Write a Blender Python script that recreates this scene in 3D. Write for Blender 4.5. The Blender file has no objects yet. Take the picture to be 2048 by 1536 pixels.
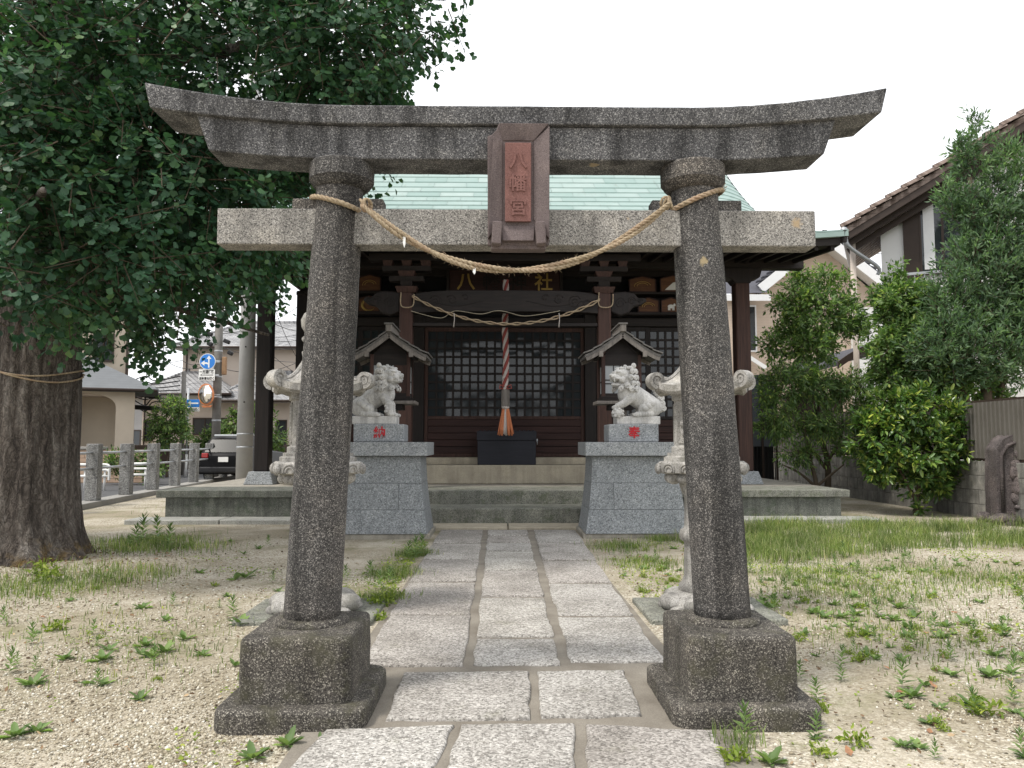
import bpy, bmesh, math, random
import numpy as np
from mathutils import Vector, Matrix
R = math.radians
random.seed(7)
rng = np.random.default_rng(7)

# ------------------------------------------------------------------ camera, world, sun, exposure
scn = bpy.context.scene
col = scn.collection
F_PX, CX, CY = 1539.0, 1024.0, 768.0
YAW, PITCH, EYE = R(-0.893), R(4.31), Vector((-0.10, 0.0, 1.40))
cam_d = bpy.data.cameras.new('camera')
cam = bpy.data.objects.new('camera', cam_d)
col.objects.link(cam)
cam.location = EYE
cam.rotation_euler = (math.pi / 2 + PITCH, 0, YAW)
cam_d.sensor_width = 36
cam_d.lens = 36 * F_PX / 2048
cam_d.clip_start = 0.05
cam_d.clip_end = 800
scn.camera = cam

SUN_EL, SUN_AZ = 60.0, 238.0          # azimuth counted from +Y clockwise: behind the camera, to the left
w = bpy.data.worlds.new('World')
scn.world = w
w.use_nodes = True
wn = w.node_tree
bg = wn.nodes['Background']
sky = wn.nodes.new('ShaderNodeTexSky')
sky.sky_type = 'NISHITA'
sky.sun_disc = False
sky.sun_elevation = R(SUN_EL)
sky.sun_rotation = R(SUN_AZ)
sky.dust_density = 4.0
# thin bright cloud cover over the clear sky
tcw = wn.nodes.new('ShaderNodeTexCoord')
nzw = wn.nodes.new('ShaderNodeTexNoise')
nzw.inputs['Scale'].default_value = 2.2
nzw.inputs['Detail'].default_value = 4
wn.links.new(tcw.outputs['Generated'], nzw.inputs['Vector'])
crw = wn.nodes.new('ShaderNodeValToRGB')
crw.color_ramp.elements[0].position = 0.3
crw.color_ramp.elements[0].color = (9.6, 9.9, 10.3, 1)
crw.color_ramp.elements[1].position = 0.75
crw.color_ramp.elements[1].color = (11.2, 11.2, 11.3, 1)
wn.links.new(nzw.outputs['Fac'], crw.inputs['Fac'])
mxw = wn.nodes.new('ShaderNodeMix')
mxw.data_type = 'RGBA'
mxw.inputs[0].default_value = 0.9
wn.links.new(sky.outputs['Color'], mxw.inputs[6])
wn.links.new(crw.outputs['Color'], mxw.inputs[7])
wn.links.new(mxw.outputs[2], bg.inputs['Color'])
bg.inputs['Strength'].default_value = 0.072

sun_d = bpy.data.lights.new('sun', 'SUN')
sun_d.energy = 1.5
sun_d.angle = R(10)
sun_d.color = (1.0, 0.95, 0.87)
sun = bpy.data.objects.new('sun', sun_d)
col.objects.link(sun)
az, el = R(SUN_AZ), R(SUN_EL)
sun.rotation_euler = (-Vector((math.sin(az) * math.cos(el), math.cos(az) * math.cos(el), math.sin(el)))).to_track_quat('-Z', 'Y').to_euler()
sun.location = (-8, -6, 20)
scn.view_settings.view_transform = 'Standard'
scn.view_settings.look = 'None'
scn.view_settings.gamma = 1
scn.view_settings.use_curve_mapping = False
scn.view_settings.exposure = 1.12

# ------------------------------------------------------------------ survey helpers (photo pixel -> place)
_cy, _sy, _cp, _sp = math.cos(YAW), math.sin(YAW), math.cos(PITCH), math.sin(PITCH)
_FW = Vector((-_sy * _cp, _cy * _cp, _sp)); _RT = Vector((_cy, _sy, 0)); _UP = Vector((_sy * _sp, -_cy * _sp, _cp))
def at(px, py, Y):
    d = _FW + _RT * ((px - CX) / F_PX) + _UP * ((CY - py) / F_PX)
    return EYE + d * ((Y - EYE.y) / d.y)
def gp(px, py, z=0.0):
    d = _FW + _RT * ((px - CX) / F_PX) + _UP * ((CY - py) / F_PX)
    return EYE + d * ((z - EYE.z) / d.z)

# ------------------------------------------------------------------ mesh helpers
class MB:
    def __init__(s):
        s.v = []; s.f = []
    def add(s, vs, fs):
        o = len(s.v)
        s.v += [tuple(p) for p in vs]
        s.f += [tuple(i + o for i in f) for f in fs]
        return s
    def box(s, x0, x1, y0, y1, z0, z1):
        return s.add([(x0, y0, z0), (x1, y0, z0), (x1, y1, z0), (x0, y1, z0), (x0, y0, z1), (x1, y0, z1), (x1, y1, z1), (x0, y1, z1)],
                     [(0, 3, 2, 1), (4, 5, 6, 7), (0, 1, 5, 4), (1, 2, 6, 5), (2, 3, 7, 6), (3, 0, 4, 7)])
    def frustum(s, x0, x1, y0, y1, z0, X0, X1, Y0, Y1, z1):
        return s.add([(x0, y0, z0), (x1, y0, z0), (x1, y1, z0), (x0, y1, z0), (X0, Y0, z1), (X1, Y0, z1), (X1, Y1, z1), (X0, Y1, z1)],
                     [(0, 3, 2, 1), (4, 5, 6, 7), (0, 1, 5, 4), (1, 2, 6, 5), (2, 3, 7, 6), (3, 0, 4, 7)])
    def bar(s, a, b, w, h, up=(0, 0, 1)):
        a = Vector(a); b = Vector(b); d = (b - a).normalized()
        u = Vector(up); sd = d.cross(u)
        if sd.length < 1e-5: sd = d.cross(Vector((1, 0, 0)))
        sd.normalize(); u = sd.cross(d).normalized()
        vs = []
        for p in (a, b):
            for i, j in ((-1, -1), (1, -1), (1, 1), (-1, 1)):
                vs.append(p + sd * (i * w / 2) + u * (j * h / 2))
        return s.add(vs, [(0, 1, 2, 3), (7, 6, 5, 4), (0, 4, 5, 1), (1, 5, 6, 2), (2, 6, 7, 3), (3, 7, 4, 0)])
    def lathe(s, prof, seg=32, c=(0, 0, 0), a0=0.0, sx=1, sy=1):
        vs = []; n = len(prof)
        for r, z in prof:
            for k in range(seg):
                a = a0 + 2 * math.pi * k / seg
                vs.append((c[0] + sx * r * math.cos(a), c[1] + sy * r * math.sin(a), c[2] + z))
        fs = []
        for i in range(n - 1):
            for k in range(seg):
                k2 = (k + 1) % seg
                fs.append((i * seg + k, i * seg + k2, (i + 1) * seg + k2, (i + 1) * seg + k))
        fs.append(tuple(range(seg - 1, -1, -1)))
        fs.append(tuple((n - 1) * seg + k for k in range(seg)))
        return s.add(vs, fs)
    def tube(s, pts, r, seg=8, caps=True):
        pts = [Vector(p) for p in pts]; n = len(pts)
        rr = r if hasattr(r, '__len__') else [r] * n
        t0 = (pts[1] - pts[0]).normalized()
        nrm = t0.cross(Vector((0, 0, 1)))
        if nrm.length < 1e-3: nrm = t0.cross(Vector((1, 0, 0)))
        nrm.normalize(); vs = []
        for i in range(n):
            t = (pts[min(i + 1, n - 1)] - pts[max(i - 1, 0)])
            if t.length < 1e-9: t = t0
            t = t.normalized()
            nrm = (nrm - t * nrm.dot(t))
            if nrm.length < 1e-6: nrm = t.orthogonal()
            nrm.normalize(); b = t.cross(nrm)
            for k in range(seg):
                a = 2 * math.pi * k / seg
                vs.append(pts[i] + (nrm * math.cos(a) + b * math.sin(a)) * rr[i])
        fs = []
        for i in range(n - 1):
            for k in range(seg):
                k2 = (k + 1) % seg
                fs.append((i * seg + k, i * seg + k2, (i + 1) * seg + k2, (i + 1) * seg + k))
        if caps:
            fs.append(tuple(range(seg - 1, -1, -1))); fs.append(tuple((n - 1) * seg + k for k in range(seg)))
        return s.add(vs, fs)
    def prism(s, poly, axis, a, b):
        n = len(poly)
        def pt(p, t):
            if axis == 'x': return (t, p[0], p[1])
            if axis == 'y': return (p[0], t, p[1])
            return (p[0], p[1], t)
        vs = [pt(p, a) for p in poly] + [pt(p, b) for p in poly]
        fs = [tuple(range(n - 1, -1, -1)), tuple(range(n, 2 * n))]
        for i in range(n):
            j = (i + 1) % n
            fs.append((i, j, n + j, n + i))
        return s.add(vs, fs)
    def ell(s, c, r, seg=14, rings=9, rot=None):
        vs = []; c = Vector(c)
        if not hasattr(r, '__len__'): r = (r, r, r)
        M = rot if rot is not None else Matrix.Identity(3)
        vs.append(c + M @ Vector((0, 0, -r[2])))
        for i in range(1, rings):
            ph = -math.pi / 2 + math.pi * i / rings
            for k in range(seg):
                a = 2 * math.pi * k / seg
                vs.append(c + M @ Vector((r[0] * math.cos(ph) * math.cos(a), r[1] * math.cos(ph) * math.sin(a), r[2] * math.sin(ph))))
        vs.append(c + M @ Vector((0, 0, r[2])))
        fs = []
        for k in range(seg):
            fs.append((0, 1 + (k + 1) % seg, 1 + k))
        for i in range(rings - 2):
            for k in range(seg):
                k2 = (k + 1) % seg
                fs.append((1 + i * seg + k, 1 + i * seg + k2, 1 + (i + 1) * seg + k2, 1 + (i + 1) * seg + k))
        t = len(vs) - 1; b0 = 1 + (rings - 2) * seg
        for k in range(seg):
            fs.append((b0 + k, b0 + (k + 1) % seg, t))
        return s.add(vs, fs)
    def cap(s, a, b, r0, r1, n=7, seg=12):        # chain of balls from a to b (for sculpted figures)
        a = Vector(a); b = Vector(b)
        for i in range(n):
            t = i / (n - 1)
            s.ell(a.lerp(b, t), r0 + (r1 - r0) * t, seg, 8)
        return s
    def mesh(s, name, smooth=False):
        me = bpy.data.meshes.new(name)
        me.from_pydata(s.v, [], s.f)
        bm = bmesh.new(); bm.from_mesh(me)
        bmesh.ops.recalc_face_normals(bm, faces=bm.faces)
        bm.to_mesh(me); bm.free()
        if smooth: me.shade_smooth()
        return me
    def build(s, name, mat, parent=None, smooth=False, bevel=0, seg=2, angle=None):
        me = s.mesh(name, smooth)
        if angle is not None: me.set_sharp_from_angle(angle=R(angle))
        return put(name, me, mat, parent, bevel, seg)

def put(name, me, mat, parent=None, bevel=0, seg=2):
    o = bpy.data.objects.new(name, me)
    col.objects.link(o)
    if mat is not None and not me.materials: me.materials.append(mat)
    if parent is not None: o.parent = parent
    if bevel:
        b = o.modifiers.new('bevel', 'BEVEL'); b.width = bevel; b.segments = seg; b.limit_method = 'ANGLE'; b.angle_limit = R(35)
        b.harden_normals = False
    return o

def npmesh(name, V, Fc, smooth=False):            # fast mesh from arrays, faces all of one size
    V = np.asarray(V, dtype=np.float32).reshape(-1, 3); Fc = np.asarray(Fc, dtype=np.int32)
    k = Fc.shape[1]
    me = bpy.data.meshes.new(name)
    me.vertices.add(len(V)); me.vertices.foreach_set('co', V.ravel())
    me.loops.add(Fc.size); me.loops.foreach_set('vertex_index', Fc.ravel())
    me.polygons.add(len(Fc))
    me.polygons.foreach_set('loop_start', np.arange(0, Fc.size, k, dtype=np.int32))
    me.update(calc_edges=True)
    if smooth: me.shade_smooth()
    return me

def tag(o, label=None, cat=None, group=None, kind=None):
    if label: o['label'] = label
    if cat: o['category'] = cat
    if group: o['group'] = group
    if kind: o['kind'] = kind
    return o
def thing(name, label, cat, loc=(0, 0, 0), rz=0.0, group=None):
    o = bpy.data.objects.new(name, None)
    o.empty_display_size = 0.2
    col.objects.link(o); o.location = loc; o.rotation_euler = (0, 0, rz)
    return tag(o, label, cat, group)
def struct(o): o['kind'] = 'structure'; return o
def copy_tree(o, parent=None):
    c = o.copy(); col.objects.link(c)
    if parent is not None: c.parent = parent
    for ch in list(o.children): copy_tree(ch, c)
    return c
def text_mesh(s, size, extrude, name, mat, parent, M, bold=0.0):
    cu = bpy.data.curves.new('t', 'FONT'); cu.body = s; cu.size = size; cu.extrude = extrude
    cu.align_x = 'CENTER'; cu.align_y = 'CENTER'; cu.offset = bold; cu.resolution_u = 3
    o = bpy.data.objects.new('t', cu); col.objects.link(o)
    dg = bpy.context.evaluated_depsgraph_get()
    me = bpy.data.meshes.new_from_object(o.evaluated_get(dg))
    bpy.data.objects.remove(o); bpy.data.curves.remove(cu)
    me.materials.clear(); me.name = name
    # centre glyphs on their own box
    co = np.empty(len(me.vertices) * 3, np.float32); me.vertices.foreach_get('co', co); co = co.reshape(-1, 3)
    if len(co):
        mid = (co.min(0) + co.max(0)) / 2; mid[2] = 0; co -= mid; me.vertices.foreach_set('co', co.ravel())
    me.transform(M)
    return put(name, me, mat, parent)
FRONT = Matrix.Rotation(math.pi / 2, 4, 'X')      # text facing the camera side (-Y)

# value noise for placing things
_NT = rng.random((64, 64, 64)).astype(np.float32)
def vnoise(p):
    p = np.asarray(p, dtype=np.float64).reshape(-1, 3)
    i = np.floor(p).astype(int); f = p - i; f = f * f * (3 - 2 * f); out = 0
    for a in (0, 1):
        for b in (0, 1):
            for c in (0, 1):
                wgt = (f[:, 0] if a else 1 - f[:, 0]) * (f[:, 1] if b else 1 - f[:, 1]) * (f[:, 2] if c else 1 - f[:, 2])
                out = out + wgt * _NT[(i[:, 0] + a) % 64, (i[:, 1] + b) % 64, (i[:, 2] + c) % 64]
    return out
def fbm(p, o=4):
    p = np.asarray(p, dtype=np.float64).reshape(-1, 3); t = 0; a = 0.5
    for k in range(o):
        t = t + a * vnoise(p * 2 ** k + 11.3 * k); a *= 0.5
    return t
# ------------------------------------------------------------------ materials
class NB:
    def __init__(s, name, rough=0.8, spec=0.3):
        s.m = bpy.data.materials.new(name); s.m.use_nodes = True; s.t = s.m.node_tree
        s.b = s.t.nodes['Principled BSDF']; s.b.inputs['Roughness'].default_value = rough
        s.b.inputs['Specular IOR Level'].default_value = spec
        s.out = s.t.nodes['Material Output']
        s._c = None
    def n(s, ty, **kw):
        x = s.t.nodes.new(ty)
        for k, v in kw.items(): setattr(x, k, v)
        return x
    def l(s, a, b): s.t.links.new(a, b)
    def setin(s, sock, v):
        if isinstance(v, bpy.types.NodeSocket): s.l(v, sock)
        else: sock.default_value = v
    @property
    def co(s):
        if s._c is None:
            tc = s.n('ShaderNodeTexCoord'); oi = s.n('ShaderNodeObjectInfo')
            mu = s.n('ShaderNodeMath', operation='MULTIPLY'); s.l(oi.outputs['Random'], mu.inputs[0]); mu.inputs[1].default_value = 41.0
            ad = s.n('ShaderNodeVectorMath', operation='ADD'); s.l(tc.outputs['Object'], ad.inputs[0]); s.l(mu.outputs[0], ad.inputs[1])
            s._c = ad.outputs[0]
        return s._c
    @property
    def rawco(s): return s.n('ShaderNodeTexCoord').outputs['Object']
    def orand(s): return s.n('ShaderNodeObjectInfo').outputs['Random']
    def island(s): return s.n('ShaderNodeNewGeometry').outputs['Random Per Island']
    def map(s, v, scale, loc=(0, 0, 0)):
        m = s.n('ShaderNodeMapping'); s.l(v, m.inputs[0]); m.inputs['Scale'].default_value = scale; m.inputs['Location'].default_value = loc
        return m.outputs[0]
    def noise(s, v, scale, detail=3, rough=0.55, dist=0):
        x = s.n('ShaderNodeTexNoise'); s.l(v, x.inputs['Vector']); x.inputs['Scale'].default_value = scale
        x.inputs['Detail'].default_value = detail; x.inputs['Roughness'].default_value = rough; x.inputs['Distortion'].default_value = dist
        return x.outputs['Fac']
    def vor(s, v, scale, out='Distance', feature='F1', rnd=1.0):
        x = s.n('ShaderNodeTexVoronoi', feature=feature); s.l(v, x.inputs['Vector']); x.inputs['Scale'].default_value = scale
        x.inputs['Randomness'].default_value = rnd
        return x.outputs[out]
    def sep(s, c):
        x = s.n('ShaderNodeSeparateColor'); s.l(c, x.inputs[0]); return x.outputs[0]
    def ramp(s, f, stops, mode='LINEAR'):
        x = s.n('ShaderNodeValToRGB'); cr = x.color_ramp; cr.interpolation = mode
        while len(cr.elements) < len(stops): cr.elements.new(0.5)
        for e, (p, c) in zip(cr.elements, stops):
            e.position = p
            e.color = (c, c, c, 1) if not hasattr(c, '__len__') else (c[0], c[1], c[2], 1)
        s.setin(x.inputs[0], f)
        return x.outputs[0]
    def mix(s, f, a, b, blend='MIX'):
        x = s.n('ShaderNodeMix', data_type='RGBA', blend_type=blend); s.setin(x.inputs[0], f)
        for sock, v in ((x.inputs[6], a), (x.inputs[7], b)):
            if isinstance(v, bpy.types.NodeSocket): s.l(v, sock)
            else: sock.default_value = (v, v, v, 1) if not hasattr(v, '__len__') else (v[0], v[1], v[2], 1)
        return x.outputs[2]
    def math(s, op, a, b=0.0, clamp=False):
        x = s.n('ShaderNodeMath', operation=op, use_clamp=clamp); s.setin(x.inputs[0], a); s.setin(x.inputs[1], b); return x.outputs[0]
    def color(s, c): s.setin(s.b.inputs['Base Color'], c if isinstance(c, bpy.types.NodeSocket) else (c[0], c[1], c[2], 1)); return s
    def bump(s, h, strength=0.4, dist=0.01):
        x = s.n('ShaderNodeBump'); s.l(h, x.inputs['Height']); x.inputs['Strength'].default_value = strength; x.inputs['Distance'].default_value = dist
        if s.b.inputs['Normal'].is_linked:
            s.l(s.b.inputs['Normal'].links[0].from_socket, x.inputs['Normal'])
        s.l(x.outputs[0], s.b.inputs['Normal']); return s

def c3(*a): return a
def speckle(name, dark, mid, light, scale=110, wd=0.3, wl=0.82, streak=0.5, blot=0.5, spots=None, bumpd=0.006, bstr=0.6, warm=None, moss=None, rough=0.85):
    b = NB(name, rough, 0.25); co = b.co
    g = b.sep(b.vor(co, scale, 'Color'))
    fine = b.noise(co, scale * .75, 2)
    g2 = b.math('ADD', b.math('MULTIPLY', g, 0.62), b.math('MULTIPLY', fine, 0.38))
    c = b.ramp(g2, [(wd - 0.12, dark), (wd + 0.12, mid), (wl - 0.14, mid), (wl, light)])
    big = b.noise(co, 2.6, 5, 0.65)
    c = b.mix(b.ramp(big, [(0.35, blot), (0.62, 0.0)]), c, b.mix(1.0, c, 0.42, 'MULTIPLY'))
    st = b.noise(b.map(co, (8, 8, 0.55)), 1.0, 5, 0.62)
    c = b.mix(b.ramp(st, [(0.47, 0.0), (0.62, streak)]), c, b.mix(1.0, c, 0.3, 'MULTIPLY'))
    pale = b.noise(b.map(co, (1, 1, 1), (5.1, 2.3, 7.7)), 4.5, 5, 0.7)
    c = b.mix(b.ramp(pale, [(0.54, 0.0), (0.72, 0.5 * (streak + blot))]), c, b.mix(1.0, c, (1.75, 1.7, 1.6), 'MULTIPLY'))
    if warm: c = b.mix(b.ramp(b.noise(co, 1.3, 3), [(0.4, 0), (0.7, 0.6)]), c, b.mix(1.0, c, warm, 'MULTIPLY'))
    if moss: c = b.mix(b.ramp(b.noise(co, 5.0, 5, 0.7), [(0.52, 0), (0.68, 0.75)]), c, moss)
    if spots:
        wob = b.n('ShaderNodeVectorMath', operation='ADD'); b.l(co, wob.inputs[0])
        nz = b.n('ShaderNodeTexNoise'); nz.inputs['Scale'].default_value = 40; b.l(co, nz.inputs['Vector'])
        sc = b.n('ShaderNodeVectorMath', operation='SCALE'); b.l(nz.outputs['Color'], sc.inputs[0]); sc.inputs['Scale'].default_value = 0.05; b.l(sc.outputs[0], wob.inputs[1])
        d = b.vor(wob.outputs[0], 2.4)
        keep = b.math('GREATER_THAN', b.sep(b.vor(wob.outputs[0], 2.4, 'Color')), 0.42)
        m = b.math('MULTIPLY', b.ramp(d, [(0.055, 0.85), (0.085, 0.0)]), keep)
        c = b.mix(m, c, spots)
    b.color(c)
    b.bump(b.math('ADD', b.math('MULTIPLY', g2, 0.6), b.math('MULTIPLY', big, 0.5)), bstr, bumpd)
    return b.m

M = {}
M['torii'] = speckle('weathered_dark_stone', c3(.03, .029, .029), c3(.092, .088, .085), c3(.31, .297, .28), 210, .36, .80, .75, .45, spots=(.36, .29, .17), warm=(1.1, 1.0, .88))
M['kasagi'] = speckle('weathered_lintel_stone', c3(.045, .045, .048), c3(.135, .134, .138), c3(.4, .395, .39), 210, .34, .80, .75, .55, spots=(.4, .32, .2))
M['nuki'] = speckle('pale_speckled_granite', c3(.09, .086, .082), c3(.30, .285, .262), c3(.5, .48, .445), 190, .34, .78, .45, .4, spots=(.4, .3, .18))
M['footing'] = speckle('mossy_dark_stone', c3(.03, .027, .024), c3(.092, .083, .073), c3(.36, .335, .285), 200, .36, .80, .5, .5, moss=(.07, .066, .042), bumpd=.012)
M['plaque'] = speckle('brown_plaque_stone', c3(.10, .08, .08), c3(.165, .132, .13), c3(.26, .22, .21), 300, .3, .85, .35, .3, bumpd=.002)
M['plaque_red'] = speckle('reddish_plaque_stone', c3(.15, .075, .068), c3(.24, .12, .105), c3(.32, .18, .16), 300, .3, .85, .2, .35, bumpd=.002)
M['granite'] = speckle('blue_grey_granite', c3(.14, .15, .158), c3(.27, .287, .298), c3(.42, .437, .447), 75, .34, .8, .12, .25, bumpd=.001, bstr=.15, rough=.6)
M['granite_cap'] = speckle('grey_granite_cap', c3(.15, .162, .172), c3(.3, .315, .325), c3(.45, .465, .475), 75, .32, .8, .1, .2, bumpd=.001, bstr=.15, rough=.55)
M['lantern'] = speckle('carved_lantern_stone', c3(.2, .19, .175), c3(.41, .395, .37), c3(.55, .535, .51), 140, .3, .85, .6, .6, bumpd=.003, moss=(.17, .165, .14))
M['statue'] = speckle('white_statue_stone', c3(.42, .41, .395), c3(.57, .56, .54), c3(.67, .66, .64), 160, .3, .8, .4, .45, bumpd=.002)
M['paver'] = None
M['post_stone'] = speckle('grey_fence_stone', c3(.1, .1, .1), c3(.26, .26, .255), c3(.42, .42, .41), 60, .3, .8, .4, .4)
M['stele'] = speckle('purple_brown_carved_stone', c3(.05, .042, .042), c3(.13, .112, .11), c3(.24, .21, .2), 90, .3, .85, .5, .6, bumpd=.01, warm=(1.08, .95, .92))
M['concrete'] = speckle('old_concrete', c3(.2, .19, .165), c3(.36, .335, .285), c3(.5, .47, .41), 220, .25, .85, .3, .45, bumpd=.002)
M['tan_stone'] = speckle('tan_stone', c3(.3, .265, .2), c3(.46, .41, .32), c3(.55, .5, .4), 200, .25, .85, .2, .35, bumpd=.002)
M['green_stone'] = speckle('greenish_platform_stone', c3(.07, .076, .066), c3(.165, .172, .15), c3(.34, .34, .3), 150, .32, .85, .5, .6, moss=(.06, .078, .05), bumpd=.006)
M['step'] = speckle('rough_step_stone', c3(.1, .105, .09), c3(.26, .262, .225), c3(.4, .39, .34), 110, .34, .84, .35, .5, moss=(.09, .105, .06), bumpd=.01)
M['apron'] = speckle('pale_apron_stone', c3(.2, .2, .18), c3(.38, .38, .35), c3(.52, .51, .48), 150, .3, .85, .1, .4, bumpd=.004)

def paver_mat():
    b = NB('worn_paving_granite', .9, .2); co = b.co; r = b.orand()
    g = b.sep(b.vor(co, 95, 'Color')); fine = b.noise(co, 180, 2)
    g2 = b.math('ADD', b.math('MULTIPLY', g, .6), b.math('MULTIPLY', fine, .4))
    c = b.ramp(g2, [(.22, (.17, .165, .155)), (.4, (.33, .32, .305)), (.62, (.44, .43, .41)), (.78, (.58, .57, .55))])
    pit = b.noise(b.map(co, (30, 55, 30)), 1.0, 4, .7)
    c = b.mix(b.ramp(pit, [(.54, 0), (.66, .7)]), c, (.2, .185, .17))
    big = b.noise(co, 2.2, 4, .6)
    c = b.mix(b.ramp(big, [(.42, .0), (.62, .62)]), c, b.mix(1.0, c, (.58, .57, .555), 'MULTIPLY'))
    tint = b.ramp(r, [(0, (.8, .78, .76)), (.35, (1.05, 1.03, 1.0)), (.7, (.9, .86, .83)), (1, (1.1, 1.08, 1.03))])
    c = b.mix(1.0, c, tint, 'MULTIPLY')
    c = b.mix(b.ramp(b.noise(co, 4.5, 4, .7), [(.6, 0), (.75, .3)]), c, (.16, .16, .09))
    b.color(c)
    b.bump(b.math('ADD', b.math('MULTIPLY', pit, -.9), b.math('MULTIPLY', g2, .4)), .55, .012)
    return b.m
M['paver'] = paver_mat()
def mortar_mat():
    b = NB('mortar', .95, .1); co = b.rawco
    n1 = b.noise(co, 3, 5, .6); n2 = b.noise(co, 120, 3)
    c = b.ramp(n1, [(.3, (.17, .15, .125)), (.7, (.29, .265, .225))])
    c = b.mix(b.ramp(n2, [(.35, .35), (.6, 0)]), c, (.1, .09, .075))
    b.color(c); b.bump(n2, .4, .004)
    return b.m
M['mortar'] = mortar_mat()
def ground_mat():
    b = NB('gravelly_ground', .95, .12); co = b.rawco
    peb = b.vor(co, 62, 'Color'); pd = b.vor(co, 62)
    pc = b.ramp(b.sep(peb), [(0, (.22, .19, .14)), (.25, (.375, .33, .25)), (.6, (.51, .465, .365)), (1, (.67, .635, .545))])
    pc = b.mix(b.ramp(pd, [(.35, 0), (.7, .55)]), pc, (.16, .13, .1))
    # worn earth, brownish
    e1 = b.noise(co, .55, 5, .62)
    earth = b.ramp(b.noise(co, 30, 4, .65), [(.3, (.185, .155, .108)), (.7, (.39, .345, .255))])
    c = b.mix(b.ramp(e1, [(.43, 0), (.57, .85)]), pc, earth)
    # bleached sand
    c = b.mix(b.ramp(b.noise(co, .9, 4, .6, .3), [(.5, 0), (.68, .55)]), c, b.ramp(b.noise(co, 90, 2), [(.3, (.42, .37, .29)), (.7, (.72, .67, .58))]))
    # moss and creeping green film
    ms = b.noise(co, 1.1, 6, .7, .4)
    c = b.mix(b.ramp(ms, [(.53, 0), (.66, .62)]), c, b.ramp(b.noise(co, 25, 4, .7), [(.3, (.09, .1, .035)), (.7, (.2, .2, .09))]))
    b.color(c)
    b.bump(b.math('SUBTRACT', b.noise(co, 24, 5, .7), b.math('MULTIPLY', pd, .8)), .7, .012)
    return b.m
M['ground'] = ground_mat()
def pebble_mat():
    b = NB('pebbles', .85, .25); i = b.island()
    b.color(b.ramp(i, [(0, (.13, .105, .072)), (.2, (.27, .23, .165)), (.5, (.42, .37, .275)), (.85, (.55, .51, .415)), (1, (.7, .68, .61))]))
    return b.m
M['pebble'] = pebble_mat()
def wood(name, a, c, rough=.65, scale=(22, 22, 1.6), spec=.3):
    b = NB(name, rough, spec); co = b.co
    g = b.noise(b.map(co, scale), 1.0, 5, .65, .6); f = b.noise(b.map(co, (scale[0] * 6, scale[1] * 6, scale[2] * 3)), 1.0, 2)
    k = b.ramp(b.math('ADD', b.math('MULTIPLY', g, .75), b.math('MULTIPLY', f, .25)), [(.32, a), (.66, c)])
    b.color(k); b.bump(f, .25, .003); return b.m
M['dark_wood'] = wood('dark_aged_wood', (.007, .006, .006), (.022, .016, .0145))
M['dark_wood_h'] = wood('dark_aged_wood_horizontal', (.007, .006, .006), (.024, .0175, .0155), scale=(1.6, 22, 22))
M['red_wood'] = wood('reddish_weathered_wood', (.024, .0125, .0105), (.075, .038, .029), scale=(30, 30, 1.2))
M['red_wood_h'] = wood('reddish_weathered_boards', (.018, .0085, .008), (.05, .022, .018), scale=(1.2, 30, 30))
M['grey_wood'] = wood('grey_weathered_wood', (.1, .09, .08), (.24, .215, .195), scale=(26, 26, 1.6))
M['grey_wood_h'] = wood('grey_weathered_shingle_wood', (.07, .066, .062), (.17, .16, .15), scale=(26, 1.6, 26))
M['box_wood'] = wood('painted_box_wood', (.012, .013, .019), (.021, .022, .031), .55, (1.5, 20, 20))
def plain(name, c, rough=.7, spec=.3, metal=0, var=.25, scale=6.0, bump=0):
    b = NB(name, rough, spec); co = b.co
    n = b.noise(co, scale, 5, .65)
    b.color(b.mix(b.ramp(n, [(.3, var), (.7, 0)]), c, tuple(x * .45 for x in c)))
    b.b.inputs['Metallic'].default_value = metal
    if bump: b.bump(b.noise(co, scale * 12, 3), bump, .004)
    return b.m
def copper():
    b = NB('green_copper', .55, .35); co = b.co
    r = b.orand()
    c = b.ramp(r, [(0, (.235, .32, .3)), (.5, (.27, .355, .335)), (1, (.315, .39, .37))])
    c = b.mix(b.ramp(b.noise(co, 2.0, 5, .65), [(.4, .0), (.7, .35)]), c, (.17, .27, .24))
    c = b.mix(b.ramp(b.noise(b.map(co, (9, 1, 1)), 1.0, 4), [(.6, 0), (.75, .3)]), c, (.14, .13, .1))
    b.color(c); return b.m
M['copper'] = copper()
def glassy(name, c, rough=.08, spec=.5, wav=0.0):
    b = NB(name, rough, spec); b.color(c)
    if wav: b.bump(b.noise(b.co, 2.5, 2), wav, .02)
    return b.m
M['door_glass'] = glassy('frosted_door_glass', (.03, .036, .04), .07, .45)
M['window_glass'] = glassy('window_glass', (.03, .035, .04), .04, .6)
M['paper'] = plain('lantern_paper_pane', (.36, .38, .39), .6, var=.25)
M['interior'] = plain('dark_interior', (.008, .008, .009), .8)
M['gold'] = plain('dull_gold', (.42, .28, .08), .4, .5, .6)
M['red_paint'] = plain('red_painted_carving', (.5, .02, .03), .6, var=.35, scale=40)
M['white_paint'] = plain('white_paint', (.72, .72, .7), .5, var=.15)
M['straw'] = None
def straw():
    b = NB('rice_straw', .9, .15); co = b.co
    n = b.noise(b.map(co, (1, 1, 1)), 70, 4, .7); m = b.noise(co, 9, 3)
    c = b.ramp(n, [(.28, (.15, .11, .07)), (.5, (.33, .265, .18)), (.72, (.48, .4, .29))])
    c = b.mix(b.ramp(m, [(.45, 0), (.7, .45)]), c, (.33, .2, .14)); b.color(c); b.bump(n, .5, .004); return b.m
M['straw'] = straw()
M['cord_red'] = plain('red_cord', (.3, .075, .065), .85, var=.3, scale=30)
M['cord_white'] = plain('white_cord', (.55, .5, .47), .9, var=.35, scale=30)
M['cord_orange'] = plain('orange_tassel', (.58, .21, .1), .9, var=.3, scale=40)
M['light_cord'] = plain('pale_cord', (.45, .4, .3), .9)
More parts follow.
